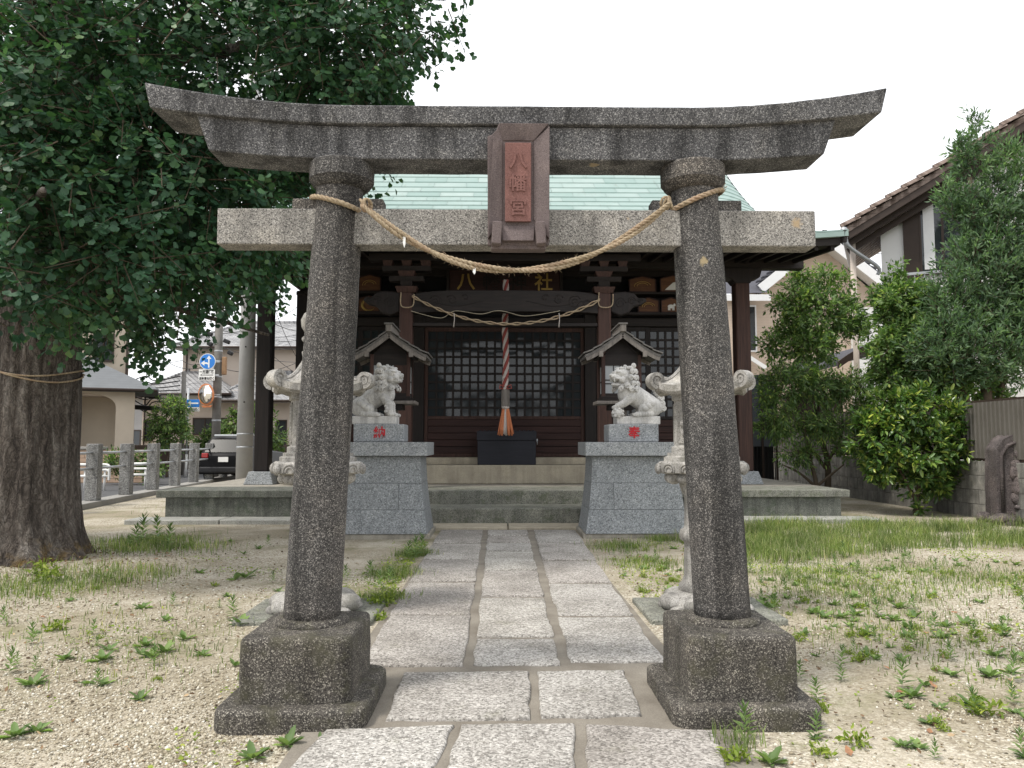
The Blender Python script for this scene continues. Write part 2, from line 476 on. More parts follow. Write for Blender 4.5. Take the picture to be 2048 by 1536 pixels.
def leafmat(name, stops, rough=.45, trans=.25, spec=.35):
    b = NB(name, rough, spec); i = b.island()
    c = b.ramp(i, stops)
    nz = b.noise(b.rawco, 1.7, 3, .6)
    c = b.mix(1.0, c, b.ramp(nz, [(.32, (.62, .66, .7)), (.5, (1, 1, 1)), (.72, (1.55, 1.5, 1.25))]), 'MULTIPLY'); b.color(c)
    tr = b.n('ShaderNodeBsdfTranslucent'); b.l(b.mix(1.0, c, (1.25, 1.5, .75), 'MULTIPLY'), tr.inputs['Color'])
    mx = b.n('ShaderNodeMixShader'); mx.inputs[0].default_value = trans
    b.l(b.b.outputs[0], mx.inputs[1]); b.l(tr.outputs[0], mx.inputs[2]); b.l(mx.outputs[0], b.out.inputs['Surface'])
    return b.m
M['litter'] = leafmat('dry_leaf_bits', [(0, (.08, .05, .03)), (.6, (.2, .13, .08)), (1, (.36, .27, .18))], .8, .1, .1)
M['ginkgo'] = leafmat('ginkgo_leaf', [(0, (.026, .07, .038)), (.5, (.038, .097, .048)), (.9, (.055, .122, .052)), (1, (.1, .18, .07))], .5, .22)
M['leaf_light'] = leafmat('light_green_leaf', [(0, (.07, .125, .045)), (.5, (.12, .2, .07)), (.88, (.2, .29, .095)), (1, (.36, .42, .12))], .42, .42)
M['leaf_gloss'] = leafmat('glossy_leaf', [(0, (.04, .085, .02)), (.5, (.075, .15, .035)), (.8, (.15, .23, .045)), (1, (.34, .39, .08))], .3, .22, .5)
M['leaf_dark'] = leafmat('dark_evergreen_leaf', [(0, (.062, .11, .062)), (.5, (.1, .168, .09)), (1, (.18, .265, .135))], .45, .4)
M['leaf_far'] = leafmat('garden_leaf', [(0, (.05, .09, .025)), (.6, (.09, .16, .045)), (1, (.2, .28, .07))], .5, .25)
M['grass'] = leafmat('grass_blade', [(0, (.09, .13, .035)), (.5, (.15, .21, .06)), (.82, (.23, .28, .1)), (1, (.42, .38, .22))], .6, .3, .2)
M['weed'] = leafmat('weed_leaf', [(0, (.1, .15, .055)), (.5, (.15, .23, .08)), (1, (.24, .33, .11))], .55, .28, .25)
M['weed_yellow'] = leafmat('yellow_green_weed', [(0, (.13, .19, .03)), (.5, (.22, .29, .045)), (1, (.34, .38, .08))], .55, .3, .25)
M['fallen'] = leafmat('fallen_leaf', [(0, (.2, .09, .05)), (.5, (.28, .14, .08)), (1, (.36, .23, .14))], .7, .1, .2)
def bark():
    b = NB('ginkgo_bark', .95, .15); co = b.co
    f = b.noise(b.map(co, (11, 11, 1.6)), 1.0, 6, .7, .5); g = b.noise(co, 45, 4, .7)
    c = b.ramp(f, [(.30, (.035, .03, .028)), (.48, (.135, .115, .10)), (.7, (.27, .245, .22))])
    c = b.mix(b.ramp(g, [(.4, .4), (.6, 0)]), c, b.mix(1.0, c, .5, 'MULTIPLY'))
    # lichen low on the trunk
    sx = b.n('ShaderNodeSeparateXYZ'); b.l(b.rawco, sx.inputs[0])
    low = b.ramp(b.math('ADD', sx.outputs[2], b.math('MULTIPLY', b.noise(co, 4, 5, .7), .9)), [(.45, .9), (.8, 0)])
    c = b.mix(b.math('MULTIPLY', low, b.ramp(b.noise(co, 7, 4, .65), [(.45, 0), (.6, .8)])), c, (.2, .125, .028))
    wv = b.n('ShaderNodeVectorMath', operation='ADD'); b.l(co, wv.inputs[0])
    wz = b.n('ShaderNodeTexNoise'); wz.inputs['Scale'].default_value = 9; wz.inputs['Detail'].default_value = 4; b.l(co, wz.inputs['Vector'])
    ws = b.n('ShaderNodeVectorMath', operation='SCALE'); b.l(wz.outputs['Color'], ws.inputs[0]); ws.inputs['Scale'].default_value = .22; b.l(ws.outputs[0], wv.inputs[1])
    crk = b.vor(b.map(wv.outputs[0], (21, 21, 2.0)), 1.0, 'Distance', 'DISTANCE_TO_EDGE')
    c = b.mix(b.ramp(crk, [(.0, .6), (.2, 0)]), c, b.mix(1.0, c, .3, 'MULTIPLY'))
    b.color(c); b.bump(f, 1.0, .05); b.bump(b.math('MINIMUM', crk, .22), .6, .09); b.bump(g, .5, .01); return b.m
M['bark'] = bark()
M['twig'] = plain('twig_bark', (.11, .085, .06), .9, var=.5, scale=20)
M['metal_grey'] = plain('galvanised_metal', (.42, .44, .46), .45, .5, .3)
M['pole_concrete'] = plain('pole_concrete', (.4, .4, .4), .8, var=.3, scale=3)
M['pole_dark'] = plain('weathered_pole_concrete', (.2, .19, .175), .85, var=.5, scale=5)
M['black_plastic'] = plain('black_plastic', (.02, .02, .022), .5)
M['sign_blue'] = plain('sign_blue', (.012, .19, .62), .35, .5, var=.05)
M['sign_white'] = plain('sign_white', (.8, .8, .78), .4, .4, var=.08)
M['sign_black'] = plain('sign_black', (.02, .02, .02), .5)
M['rust'] = plain('rusty_tan_metal', (.33, .2, .11), .7, .3, var=.5)
M['orange_metal'] = plain('orange_metal', (.55, .2, .08), .45, .4, var=.3)
M['mirror'] = (lambda b: (b.color((.85, .86, .87)), setattr(b.b.inputs['Metallic'], 'default_value', 1.0), b.m)[2])(NB('mirror_surface', .03, .5))
M['car_black'] = plain('black_car_paint', (.004, .004, .005), .45, .15, var=0)
M['car_glass'] = glassy('car_glass', (.008, .009, .01), .2, .08)
M['tail_red'] = plain('tail_light_red', (.35, .02, .02), .2, .6)
M['rubber'] = plain('tyre_rubber', (.018, .018, .018), .85)
M['asphalt'] = plain('asphalt', (.085, .085, .088), .9, var=.3, scale=2, bump=.3)
M['kerb'] = plain('kerb_concrete', (.3, .29, .27), .85, var=.3)
def siding(name, c, per, axis=2, bumpd=.02, var=.2):
    b = NB(name, .75, .25); co = b.rawco
    sx = b.n('ShaderNodeSeparateXYZ'); b.l(co, sx.inputs[0])
    f = b.math('FRACT', b.math('DIVIDE', sx.outputs[axis], per))
    line = b.ramp(f, [(.0, 1.0), (.07, 0), (.95, 0), (1.0, 1.0)])
    n = b.noise(co, 2.5, 4)
    cc = b.mix(b.ramp(n, [(.3, var), (.7, 0)]), c, tuple(x * .6 for x in c))
    b.color(b.mix(b.math('MULTIPLY', line, .5), cc, tuple(x * .4 for x in c))); b.bump(f, .4, bumpd); return b.m
M['beige_wall'] = plain('beige_render', (.52, .45, .36), .85, var=.18, scale=1.5)
M['beige_wall2'] = plain('pale_beige_render', (.55, .48, .42), .85, var=.15, scale=1.5)
M['pink_siding'] = siding('pinkish_beige_siding', (.58, .47, .38), .12)
M['white_siding'] = siding('white_siding', (.7, .7, .69), .30)
M['white_wall'] = plain('white_plaster', (.72, .71, .7), .85, var=.12, scale=1.2)
M['grey_wall'] = plain('grey_render', (.33, .33, .34), .85, var=.2)
M['brown_trim'] = plain('brown_trim', (.05, .035, .028), .6, var=.3)
M['white_trim'] = plain('white_trim', (.74, .74, .74), .5, var=.1)
M['soffit_white'] = plain('white_soffit', (.7, .69, .68), .7, var=.1)
def tile_roof(name, a, c, px=.3, py=.28):
    b = NB(name, .6, .35); co = b.rawco
    sx = b.n('ShaderNodeSeparateXYZ'); b.l(co, sx.inputs[0])
    fx = b.math('FRACT', b.math('DIVIDE', b.math('ADD', sx.outputs[0], sx.outputs[1]), px))
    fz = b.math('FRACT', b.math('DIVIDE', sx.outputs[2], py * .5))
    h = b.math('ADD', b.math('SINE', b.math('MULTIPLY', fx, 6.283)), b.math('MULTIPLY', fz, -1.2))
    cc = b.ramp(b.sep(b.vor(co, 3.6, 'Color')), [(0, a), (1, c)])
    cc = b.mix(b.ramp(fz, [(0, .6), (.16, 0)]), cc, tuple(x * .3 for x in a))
    b.color(cc); b.bump(h, .8, .05); return b.m
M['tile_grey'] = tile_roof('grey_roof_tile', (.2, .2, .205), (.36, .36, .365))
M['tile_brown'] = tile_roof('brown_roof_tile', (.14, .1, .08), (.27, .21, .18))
M['slate'] = siding('dark_slate_roof', (.085, .085, .1), .11, 2, .02, .3)
M['slate_grey'] = siding('grey_slate_roof', (.17, .18, .19), .10, 2, .02, .3)
def corrug():
    b = NB('dark_corrugated_sheet', .5, .4); co = b.rawco
    b.color(b.mix(b.ramp(b.noise(co, 1.5, 5, .65), [(.35, .5), (.7, 0)]), (.14, .13, .115), (.07, .062, .05))); return b.m
M['corrugated'] = corrug()
M['block'] = speckle('concrete_block', c3(.15, .145, .13), c3(.27, .262, .24), c3(.37, .36, .33), 160, .25, .85, .55, .7, bumpd=.003)
M['brick'] = plain('tan_brick', (.42, .3, .22), .85, var=.3, scale=4)
# ------------------------------------------------------------------ ground, road, path
def axis(lo, hi, dlo, dhi, fine):
    a = list(np.arange(dlo, dhi + 1e-6, fine))
    x = dlo; s = fine; left = []
    while x > lo: s *= 1.6; x -= s; left.append(max(x, lo))
    x = dhi; s = fine; right = []
    while x < hi: s *= 1.6; x += s; right.append(min(x, hi))
    return np.array(left[::-1] + a + right)
def gz(x, y):
    x = np.asarray(x, float); y = np.asarray(y, float)
    n = fbm(np.stack([x.ravel() * 1.3, y.ravel() * 1.3, 0 * x.ravel()], 1), 3).reshape(x.shape) - .45
    h = n * .05
    d = np.clip((np.abs(x) - 1.15) / .9, 0, 1)                    # level next to the path
    m = np.clip((13 - y) / 1.5, 0, 1) * np.clip((8.2 - np.abs(x)) / 1.2, 0, 1)
    mound = .13 * np.exp(-(((x + 5.5) / 1.4) ** 2 + ((y - 8.9) / 1.4) ** 2))
    return h * d * m - .004 + mound
xs = axis(-260, 260, -9, 9, .12); ys = axis(-120, 420, 0.5, 14, .12)
GX, GY = np.meshgrid(xs, ys)
GZ = gz(GX, GY)
nx, ny = len(xs), len(ys)
idx = np.arange(nx * ny).reshape(ny, nx)
Fq = np.stack([idx[:-1, :-1].ravel(), idx[:-1, 1:].ravel(), idx[1:, 1:].ravel(), idx[1:, :-1].ravel()], 1)
g = put('ground', npmesh('ground', np.stack([GX.ravel(), GY.ravel(), GZ.ravel()], 1), Fq, True), M['ground'])
struct(g); g['label'] = 'pale gravelly shrine yard with moss and bare earth'
# road beyond the stone fence
rd = MB().add([(-9.75, 12, .004), (-10.9, 60, .004), (-17.5, 60, .004), (-15.0, 12, .004)], [(0, 1, 2, 3)]).add([(-60, 33, .003), (12, 33, .003), (12, 38, .003), (-60, 38, .003)], [(0, 1, 2, 3)])
struct(rd.build('road', M['asphalt']))

path = bpy.data.objects.new('path', None); col.objects.link(path); struct(path)
path['label'] = 'granite flagstone path leading from the gate to the steps'
bed = MB()
BP = [(1.03, 1.2), (1.03, 3.9), (.98, 12.36), (-1.0, 12.36), (-1.05, 3.9), (-1.05, 1.2)]
bed.prism(BP, 'z', -.08, .010)
bed.build('mortar_bed', M['mortar'], path)
q = lambda x, y: (560 + x / 2.1787, 1040 + y / 2.1787)
stones = []
def rows(lx, rx, ylist):                       # lx/rx: (crop x at top, at bottom) for y 40..630
    def X(e, y):
        return e[0] + (e[1] - e[0]) * (y - 40) / 590.0
    for a, b in zip(ylist[:-1], ylist[1:]):
        g_ = 1.5 + (b + a) / 260
        stones.append([q(X(lx, a), a + g_), q(X(rx, a), a + g_), q(X(rx, b), b - g_), q(X(lx, b), b - g_)])
rows((700, 345), (884, 798), [40, 98, 168, 265, 408, 632])
rows((907, 843), (1077, 1222), [40, 65, 98, 132, 215, 330, 505, 628])
rows((1106, 1272), (1287, 1690), [40, 95, 172, 270, 412, 615])
for s4 in ([(540, 660), (1085, 656), (1090, 856), (460, 862)], [(1120, 655), (1500, 648), (1575, 840), (1140, 851)],
           [(200, 905), (760, 885), (600, 1180), (-60, 1180)], [(790, 884), (1282, 880), (1290, 1180), (690, 1180)], [(1332, 878), (1890, 905), (1975, 1180), (1345, 1180)]):
    stones.append([q(*p) for p in s4])
rs = random.Random(3)
for s4 in stones:
    pts = [gp(px, py, .03) for px, py in s4]
    # the photo's near row narrows where the footings stand
    out = []
    for i in range(4):
        a, b = pts[i], pts[(i + 1) % 4]; L = (b - a).length; k = max(3, int(L / .07))
        nrm = Vector(((b - a).y, -(b - a).x, 0)).normalized()
        ph = rs.random() * 9
        for j in range(k):
            t = j / k
            wob = .006 * math.sin(t * 7 + ph) + rs.uniform(-.006, .006) if j else 0
            p = a.lerp(b, t) + nrm * wob
            out.append((p.x, p.y))
    c = Vector((sum(p[0] for p in out) / len(out), sum(p[1] for p in out) / len(out), 0))
    mb = MB(); n = len(out); top = .026 + rs.uniform(-.003, .004)
    tx, ty = rs.uniform(-.004, .004), rs.uniform(-.004, .004)
    def ring(inset, z):
        r_ = []
        for p in out:
            v = Vector((p[0] - c.x, p[1] - c.y, 0)); d = v.length
            v = v * ((d - inset) / d)
            r_.append((v.x, v.y, z + tx * v.x + ty * v.y))
        return r_
    V = ring(0, -.04) + ring(0, top - .010) + ring(.006, top - .003) + ring(.018, top) + [(0, 0, top)]
    Fs = []
    for k in range(3):
        for i in range(n):
            j = (i + 1) % n; Fs.append((k * n + i, k * n + j, (k + 1) * n + j, (k + 1) * n + i))
    for i in range(n): Fs.append((3 * n + i, 3 * n + (i + 1) % n, 4 * n))
    o = mb.add(V, Fs).build('paving_stone', M['paver'], path, True)
    o.location = c
# ------------------------------------------------------------------ torii gate
TY = 4.30
torii = thing('torii_gate', 'grey stone shrine gate with curved double lintel and two leaning round pillars', 'gate', (0, TY, 0))
def rbox(mb, hx, hy, r, z0, z1, top_r=.03, c=(0, 0), seg=5, taper=0.0, bot=None):
    prof = [(0, z0), (0, z1 - top_r)] + [(top_r * (1 - math.cos(a)), z1 - top_r + top_r * math.sin(a)) for a in (math.pi / 6, math.pi / 3, math.pi / 2)]
    rings = []
    for ins, z in prof:
        k = (1 - taper * (z - z0) / max(1e-6, z1 - z0))
        ring = []
        for qx, qy, a0 in ((1, 1, 0), (-1, 1, 90), (-1, -1, 180), (1, -1, 270)):
            for i in range(seg + 1):
                a = R(a0 + 90 * i / seg)
                rr = max(r - ins * .3, .005)
                ring.append((c[0] + (qx * (hx * k - ins - rr) + rr * math.cos(a)), c[1] + (qy * (hy * k - ins - rr) + rr * math.sin(a)), z))
        rings.append(ring)
    n = len(rings[0]); V = [p for r_ in rings for p in r_]; Fs = []
    for k in range(len(rings) - 1):
        for i in range(n): Fs.append((k * n + i, k * n + (i + 1) % n, (k + 1) * n + (i + 1) % n, (k + 1) * n + i))
    Fs.append(tuple(range(n - 1, -1, -1))); Fs.append(tuple((len(rings) - 1) * n + i for i in range(n)))
    mb.add(V, Fs)
def roughen(o, amp, scale, sub=0):
    me = o.data
    if sub:
        bm = bmesh.new(); bm.from_mesh(me); bmesh.ops.triangulate(bm, faces=[f for f in bm.faces if len(f.verts) > 4])
        for _ in range(sub): bmesh.ops.subdivide_edges(bm, edges=[e for e in bm.edges if e.calc_length() > .05], cuts=1, use_grid_fill=True)
        bm.normal_update(); bm.to_mesh(me); bm.free(); me.shade_smooth(); me.set_sharp_from_angle(angle=R(50))
    n = len(me.vertices); co = np.empty(n * 3, np.float32); no = np.empty(n * 3, np.float32)
    me.vertices.foreach_get('co', co); me.vertices.foreach_get('normal', no); co = co.reshape(-1, 3); no = no.reshape(-1, 3)
    d = (fbm(co * scale + 3.7, 4) - .47) * amp
    me.vertices.foreach_set('co', (co + no * d[:, None]).astype(np.float32).ravel()); me.update()
for s in (-1, 1):
    mb = MB(); rbox(mb, .372, .405, .09, -.06, .105, .022, (s * 1.125, -.065))
    pl = mb.build('plinth', M['footing'], torii, True, angle=50); roughen(pl, .014, 9, 2)
    mb = MB(); rbox(mb, .28, .33, .045, .095, .425, .03, (s * 1.125, -.04), taper=.012)
    fb = mb.build('footing_block', M['footing'], torii, True, angle=50); roughen(fb, .014, 9, 2)
    mb = MB(); mb.lathe([(.205, .415), (.20, .435), (.185, .452), (.15, .458)], 36, (s * 1.125, 0, 0))
    roughen(mb.build('pillar_collar', M['footing'], torii, True), .012, 20)
    # leaning tapered pillar
    mb = MB(); n = 40; seg = 40; V = []; Fs = []
    for i in range(n + 1):
        t = i / n; z = .44 + (2.93 - .44) * t; x = s * (1.125 - .118 * t); r = .152 - .022 * t + .004 * math.sin(math.pi * t)
        for k in range(seg):
            a = 2 * math.pi * k / seg
            V.append((x + r * math.cos(a), r * math.sin(a), z))
    for i in range(n):
        for k in range(seg): Fs.append((i * seg + k, i * seg + (k + 1) % seg, (i + 1) * seg + (k + 1) % seg, (i + 1) * seg + k))
    Fs.append(tuple(range(seg - 1, -1, -1))); Fs.append(tuple(n * seg + k for k in range(seg)))
    roughen(mb.add(V, Fs).build('pillar', M['torii'], torii, True), .006, 14)
    mb = MB(); mb.lathe([(.12, 2.822), (.138, 2.826), (.163, 2.846), (.176, 2.868), (.181, 2.872), (.182, 2.962), (.174, 2.972), (.1, 2.974)], 40, (s * 1.003, 0, 0))
    roughen(mb.build('capital', M['torii'], torii, True, angle=32), .004, 20)
    for e in (-1, 1):                              # wedges above the tie beam
        x0 = s * 1.012 + e * .115; x1 = s * 1.012 + e * .255
        MB().box(min(x0, x1), max(x0, x1), -.055, .055, 2.697, 2.765).build('wedge', M['torii'], torii, bevel=.008)
# tie beam: two outer ends and the middle between the pillars
for x0, x1 in ((-1.675, -1.10), (-.925, .925), (1.10, 1.675)):
    nb = MB()
    k = max(2, int((x1 - x0) / .08)); 
    for i in range(k):
        a = x0 + (x1 - x0) * i / k; b = x0 + (x1 - x0) * (i + 1) / k
        V0 = [(a, -.075, 2.495), (a, .075, 2.495), (a, .075, 2.7), (a, -.075, 2.7)]
        V1 = [(b, -.075, 2.495), (b, .075, 2.495), (b, .075, 2.7), (b, -.075, 2.7)]
        fs = [(0, 4, 5, 1), (1, 5, 6, 2), (2, 6, 7, 3), (3, 7, 4, 0)]
        if i == 0: fs.append((0, 1, 2, 3))
        if i == k - 1: fs.append((4, 7, 6, 5))
        nb.add(V0 + V1, fs)
    me = nb.mesh('tie_beam'); bm = bmesh.new(); bm.from_mesh(me); bmesh.ops.remove_doubles(bm, verts=bm.verts, dist=1e-5); bmesh.ops.recalc_face_normals(bm, faces=bm.faces); bm.to_mesh(me); bm.free()
    roughen(put('tie_beam', me, M['nuki'], torii, .007), .005, 22)
# upper and lower curved lintels
def lift(x): 
    a = abs(x) / 2.04
    return .118 * max(0, (a - .46) / .54) ** 1.85
def lintel(name, z0, z1, d0, d1, xb, xt, n=60, kb=1.0, mat='kasagi', ridge=0):
    mb = MB(); V = []; Fs = []
    for i in range(n + 1):
        u = -1 + 2 * i / n
        pr = [(xb * u, -d0, z0 + kb * lift(xb * u)), (xt * u, -d1, z1 + lift(xt * u))]
        if ridge: pr.append((xt * u, 0, z1 + ridge + lift(xt * u)))
        pr += [(xt * u, d1, z1 + lift(xt * u)), (xb * u, d0, z0 + kb * lift(xb * u))]
        V += pr; m = len(pr)
    for i in range(n):
        for k in range(m): Fs.append((i * m + k, i * m + (k + 1) % m, (i + 1) * m + (k + 1) % m, (i + 1) * m + k))
    Fs.append(tuple(range(m))); Fs.append(tuple(n * m + k for k in range(m - 1, -1, -1)))
    roughen(mb.add(V, Fs).build(name, M[mat], torii, bevel=.007), .007, 16)
lintel('lower_lintel', 2.966, 3.146, .125, .145, 1.715, 1.785, kb=.7)
lintel('upper_lintel', 3.148, 3.243, .175, .195, 2.024, 2.05, kb=.72, ridge=.035)

# name plaque between the lintel and the tie beam
pq = thing('shrine_plaque', 'brown stone name plaque with reddish carved panel on the gate lintel', 'plaque', (0, TY, 0))
tilt = Matrix.Translation((0, -.135, 2.475)) @ Matrix.Rotation(R(5.0), 4, 'X')
def tput(mb, name, mat, parent, bevel=0, smooth=False):
    me = mb.mesh(name, smooth); me.transform(tilt); return put(name, me, mat, parent, bevel)
W, H = .168, .66
fr = MB()
notch = [(-W, .0), (W - .004, .0), (W, .02), (W, H - .012), (W - .012, H), (-W + .058, H), (-W + .048, H - .03), (-W + .022, H - .058), (-W - .002, H - .066)]
fo = MB().prism(notch, 'y', -.028, .03)
tput(fo, 'backboard', M['plaque'], pq, .004)
for nm, poly in (('frame_side', [(-W + .001, .03), (-.088, .14), (-.088, H - .095), (-W + .03, H - .075)]), ('frame_side', [(W - .001, .03), (W - .001, H - .02), (.082, H - .095), (.082, .14)]),
                 ('frame_top', [(-.088, H - .092), (.082, H - .092), (W - .006, H - .006), (-W + .062, H - .006)]), ('frame_sill', [(-.088, .02), (.082, .02), (.088, .105), (-.092, .105)])):
    m2 = MB(); n = len(poly)
    V = [(p[0], -.027, p[1]) for p in poly] + [(p[0], -.062 if abs(p[0]) > .1 or p[1] > H - .02 or p[1] < .03 else -.034, p[1]) for p in poly]
    m2.add(V, [tuple(range(n)), tuple(range(2 * n - 1, n - 1, -1))] + [(i, (i + 1) % n, n + (i + 1) % n, n + i) for i in range(n)])
    tput(m2, nm, M['plaque'], pq, .003)
pn = tput(MB().box(-.074, .068, -.052, -.027, .125, H - .107), 'panel', M['plaque_red'], pq, .004)
for ch, zc in (('八', .455), ('幡', .335), ('宮', .205)):
    text_mesh(ch, .098, .006, 'carved_character', M['plaque_red'], pn, tilt @ Matrix.Translation((-.003, -.053, zc)) @ FRONT, .002)
for s in (-1, 1):
    m2 = MB().box(-.026, .026, -.115, -.02, -.005, .115)
    me = m2.mesh('foot'); me.transform(Matrix.Translation((s * .122, 0, 0)) @ Matrix.Rotation(R(-4 * s), 4, 'Y')); me.transform(tilt)
    put('foot', me, M['plaque'], pq, .006)
MB().box(-.15, .15, -.16, -.074, 2.452, 2.476).build('ledge', M['plaque'], pq, bevel=.004)

# straw rope
def helix(pts, off, pitch, ph):
    pts = [Vector(p) for p in pts]; out = []; s = 0
    for i, p in enumerate(pts):
        t = (pts[min(i + 1, len(pts) - 1)] - pts[max(i - 1, 0)]).normalized()
        if i: s += (p - pts[i - 1]).length
        u = t.cross(Vector((0, .3, 1))).normalized(); v = t.cross(u)
        a = ph + 2 * math.pi * s / pitch
        out.append(p + (u * math.cos(a) + v * math.sin(a)) * off)
    return out
def densify(ctrl, n):
    ctrl = [Vector(p) for p in ctrl]; out = []
    m = len(ctrl) - 1
    for i in range(n + 1):
        t = i / n * m; k = min(int(t), m - 1); f = t - k
        p0, p1, p2, p3 = ctrl[max(k - 1, 0)], ctrl[k], ctrl[k + 1], ctrl[min(k + 2, m)]
        out.append(.5 * ((2 * p1) + (p2 - p0) * f + (2 * p0 - 5 * p1 + 4 * p2 - p3) * f * f + (3 * p1 - p0 - 3 * p2 + p3) * f ** 3))
    return out
rope = thing('straw_rope', 'twisted straw rope slung between the stone gate pillars', 'rope', (0, TY, 0))
kL = at(727, 411, TY - .165) - Vector((0, TY, 0)); kR = at(1338, 407, TY - .165) - Vector((0, TY, 0)); lo = at(1020, 541, TY - .17) - Vector((0, TY, 0))
cen = []
for i in range(201):
    t = i / 200; u = 2 * t - 1
    b = kL.lerp(kR, t); sag = (b.z - lo.z if True else 0)
    cen.append(Vector((b.x, b.y - .012 * (1 - u * u), b.z - (kL.z * .5 + kR.z * .5 - lo.z) * (1 - abs(u) ** 2.1))))
for k in range(2):
    mid = helix(cen, .0108, .95, k * math.pi + .6)
    mb = MB()
    for j in range(3): mb.tube(helix(mid, .0064, .08, j * 2.094), .0072, 6)
    mb.build('twisted_cord', M['straw'], rope, True)
def loop(s, zf, zb, r):
    x0 = s * (1.125 - .118 * ((zf + zb) / 2 - .44) / 2.49); pts = []
    for i in range(65):
        a = 2 * math.pi * i / 64
        pts.append(Vector((x0 + r * math.cos(a), r * math.sin(a), (zf + zb) / 2 - (zb - zf) / 2 * math.sin(a) * -1)))
    return pts
for s, kk, outer in ((-1, kL, at(632, 398, TY) - Vector((0, TY, 0))), (1, kR, at(1440, 384, TY) - Vector((0, TY, 0)))):
    x0 = s * (1.125 - .118 * (kk.z - .44) / 2.49); r = .148; pts = []
    for i in range(73):
        a = 2 * math.pi * i / 72
        ca, sa = math.cos(a), math.sin(a)
        z = kk.z + (outer.z - kk.z) * (.5 + .5 * s * ca) + .01 * sa
        pts.append(Vector((x0 + r * ca, r * sa, z)))
    mb = MB()
    for j in range(3): mb.tube(helix(pts, .0075, .09, j * 2.094), .0085, 6)
    mb.build('pillar_loop', M['straw'], rope, True)
    mb = MB()
    for j in range(4):
        c = kk + Vector((-.006 * s, .012, .004)); tor = []
        for i in range(17):
            a = 2 * math.pi * i / 16
            tor.append(c + Vector((.026 * math.cos(a) * math.cos(j * .8) + .006 * j * s - .012 * s, -.022 * math.sin(a) * .8 - .006, .03 * math.sin(a + j * .5))))
        mb.tube(tor, .0075, 6)
    mb.ell(kk + Vector((0, .005, 0)), (.02, .018, .024), 8, 6)
    mb.build('knot', M['straw'], rope, True)
mb = MB()                                            # frayed end beyond the right-hand loop and loose fibres
e0 = at(1441, 383, TY - .02) - Vector((0, TY, 0))
for i in range(14):
    d = Vector((random.uniform(.01, .035), random.uniform(-.03, .0), random.uniform(-.01, .045)))
    mb.tube([e0 - Vector((.02, 0, .01)), e0 + d], .0025, 4)
for i in range(150):
    p = cen[random.randrange(8, 193)]; a = random.random() * 6.28
    o_ = Vector((0, math.cos(a), math.sin(a)))
    d = Vector((random.uniform(-.02, .02), 0, 0)) + o_ * random.uniform(.008, .024)
    mb.tube([p + o_ * .02, p + o_ * .02 + d], [.0013, .0006], 3)
mb.build('loose_fibres', M['straw'], rope)['kind'] = 'stuff'
for px, py, l in ((808, 478, .05), (948, 540, .025)):
    p = at(px, py, TY - .185) - Vector((0, TY, 0))
    MB().add([p + Vector((-.006, 0, .012)), p + Vector((.008, .002, .012)), p + Vector((.009, -.002, -l * .5)), p + Vector((.002, .001, -l)), p + Vector((-.007, .003, -l * .4))], [(0, 1, 2, 3, 4)]).build('paper_scrap', M['white_paint'], rope)
# ------------------------------------------------------------------ stone lanterns beside the path
def volute(mb, ang, r_at, z_at, rad=.082, thick=.10):
    """rolled fern-scroll at a roof corner: a spiral band lying in the radial plane"""
    ca, sa = math.cos(ang), math.sin(ang)
    def T(r, z, t): return (r * ca - t * sa, r * sa + t * ca, z)
    n = 44; turns = 1.75; V = []; Fs = []
    for i in range(n + 1):
        f = i / n; a = -math.pi / 2 + f * turns * 2 * math.pi
        rr = rad * (1 - .80 * f); w = (.030 - .012 * f) * rad / .082
        h = thick / 2 * (1 - .22 * f)
        for q_, t in ((rr, -h), (rr, h), (max(rr - w, .004), h), (max(rr - w, .004), -h)):
            V.append(T(r_at + q_ * math.cos(a), z_at + rad + q_ * math.sin(a), t))
    for i in range(n):
        for k in range(4): Fs.append((i * 4 + k, i * 4 + (k + 1) % 4, i * 4 + 4 + (k + 1) % 4, i * 4 + 4 + k))
    Fs.append((0, 1, 2, 3)); Fs.append((n * 4 + 3, n * 4 + 2, n * 4 + 1, n * 4))
    mb.add(V, Fs)
    V = []; Fs = []; m = 20                           # recessed core so the scroll is solid
    for k in range(m):
        a = 2 * math.pi * k / m
        for t in (-thick * .36, thick * .36): V.append(T(r_at + rad * .84 * math.cos(a), z_at + rad + rad * .84 * math.sin(a), t))
    for k in range(m):
        k2 = (k + 1) % m; Fs.append((2 * k, 2 * k2, 2 * k2 + 1, 2 * k + 1))
    Fs.append(tuple(2 * k for k in range(m))); Fs.append(tuple(2 * k + 1 for k in range(m - 1, -1, -1)))
    mb.add(V, Fs)
def hexrad(a, a0):                                   # unit hexagon radius in direction a, corners at a0 + k*60deg
    d = ((a - a0 + math.pi / 6) % (math.pi / 3)) - math.pi / 6
    d = math.pi / 6 - abs(d)
    return math.cos(math.pi / 6) / math.cos(d) if True else 1
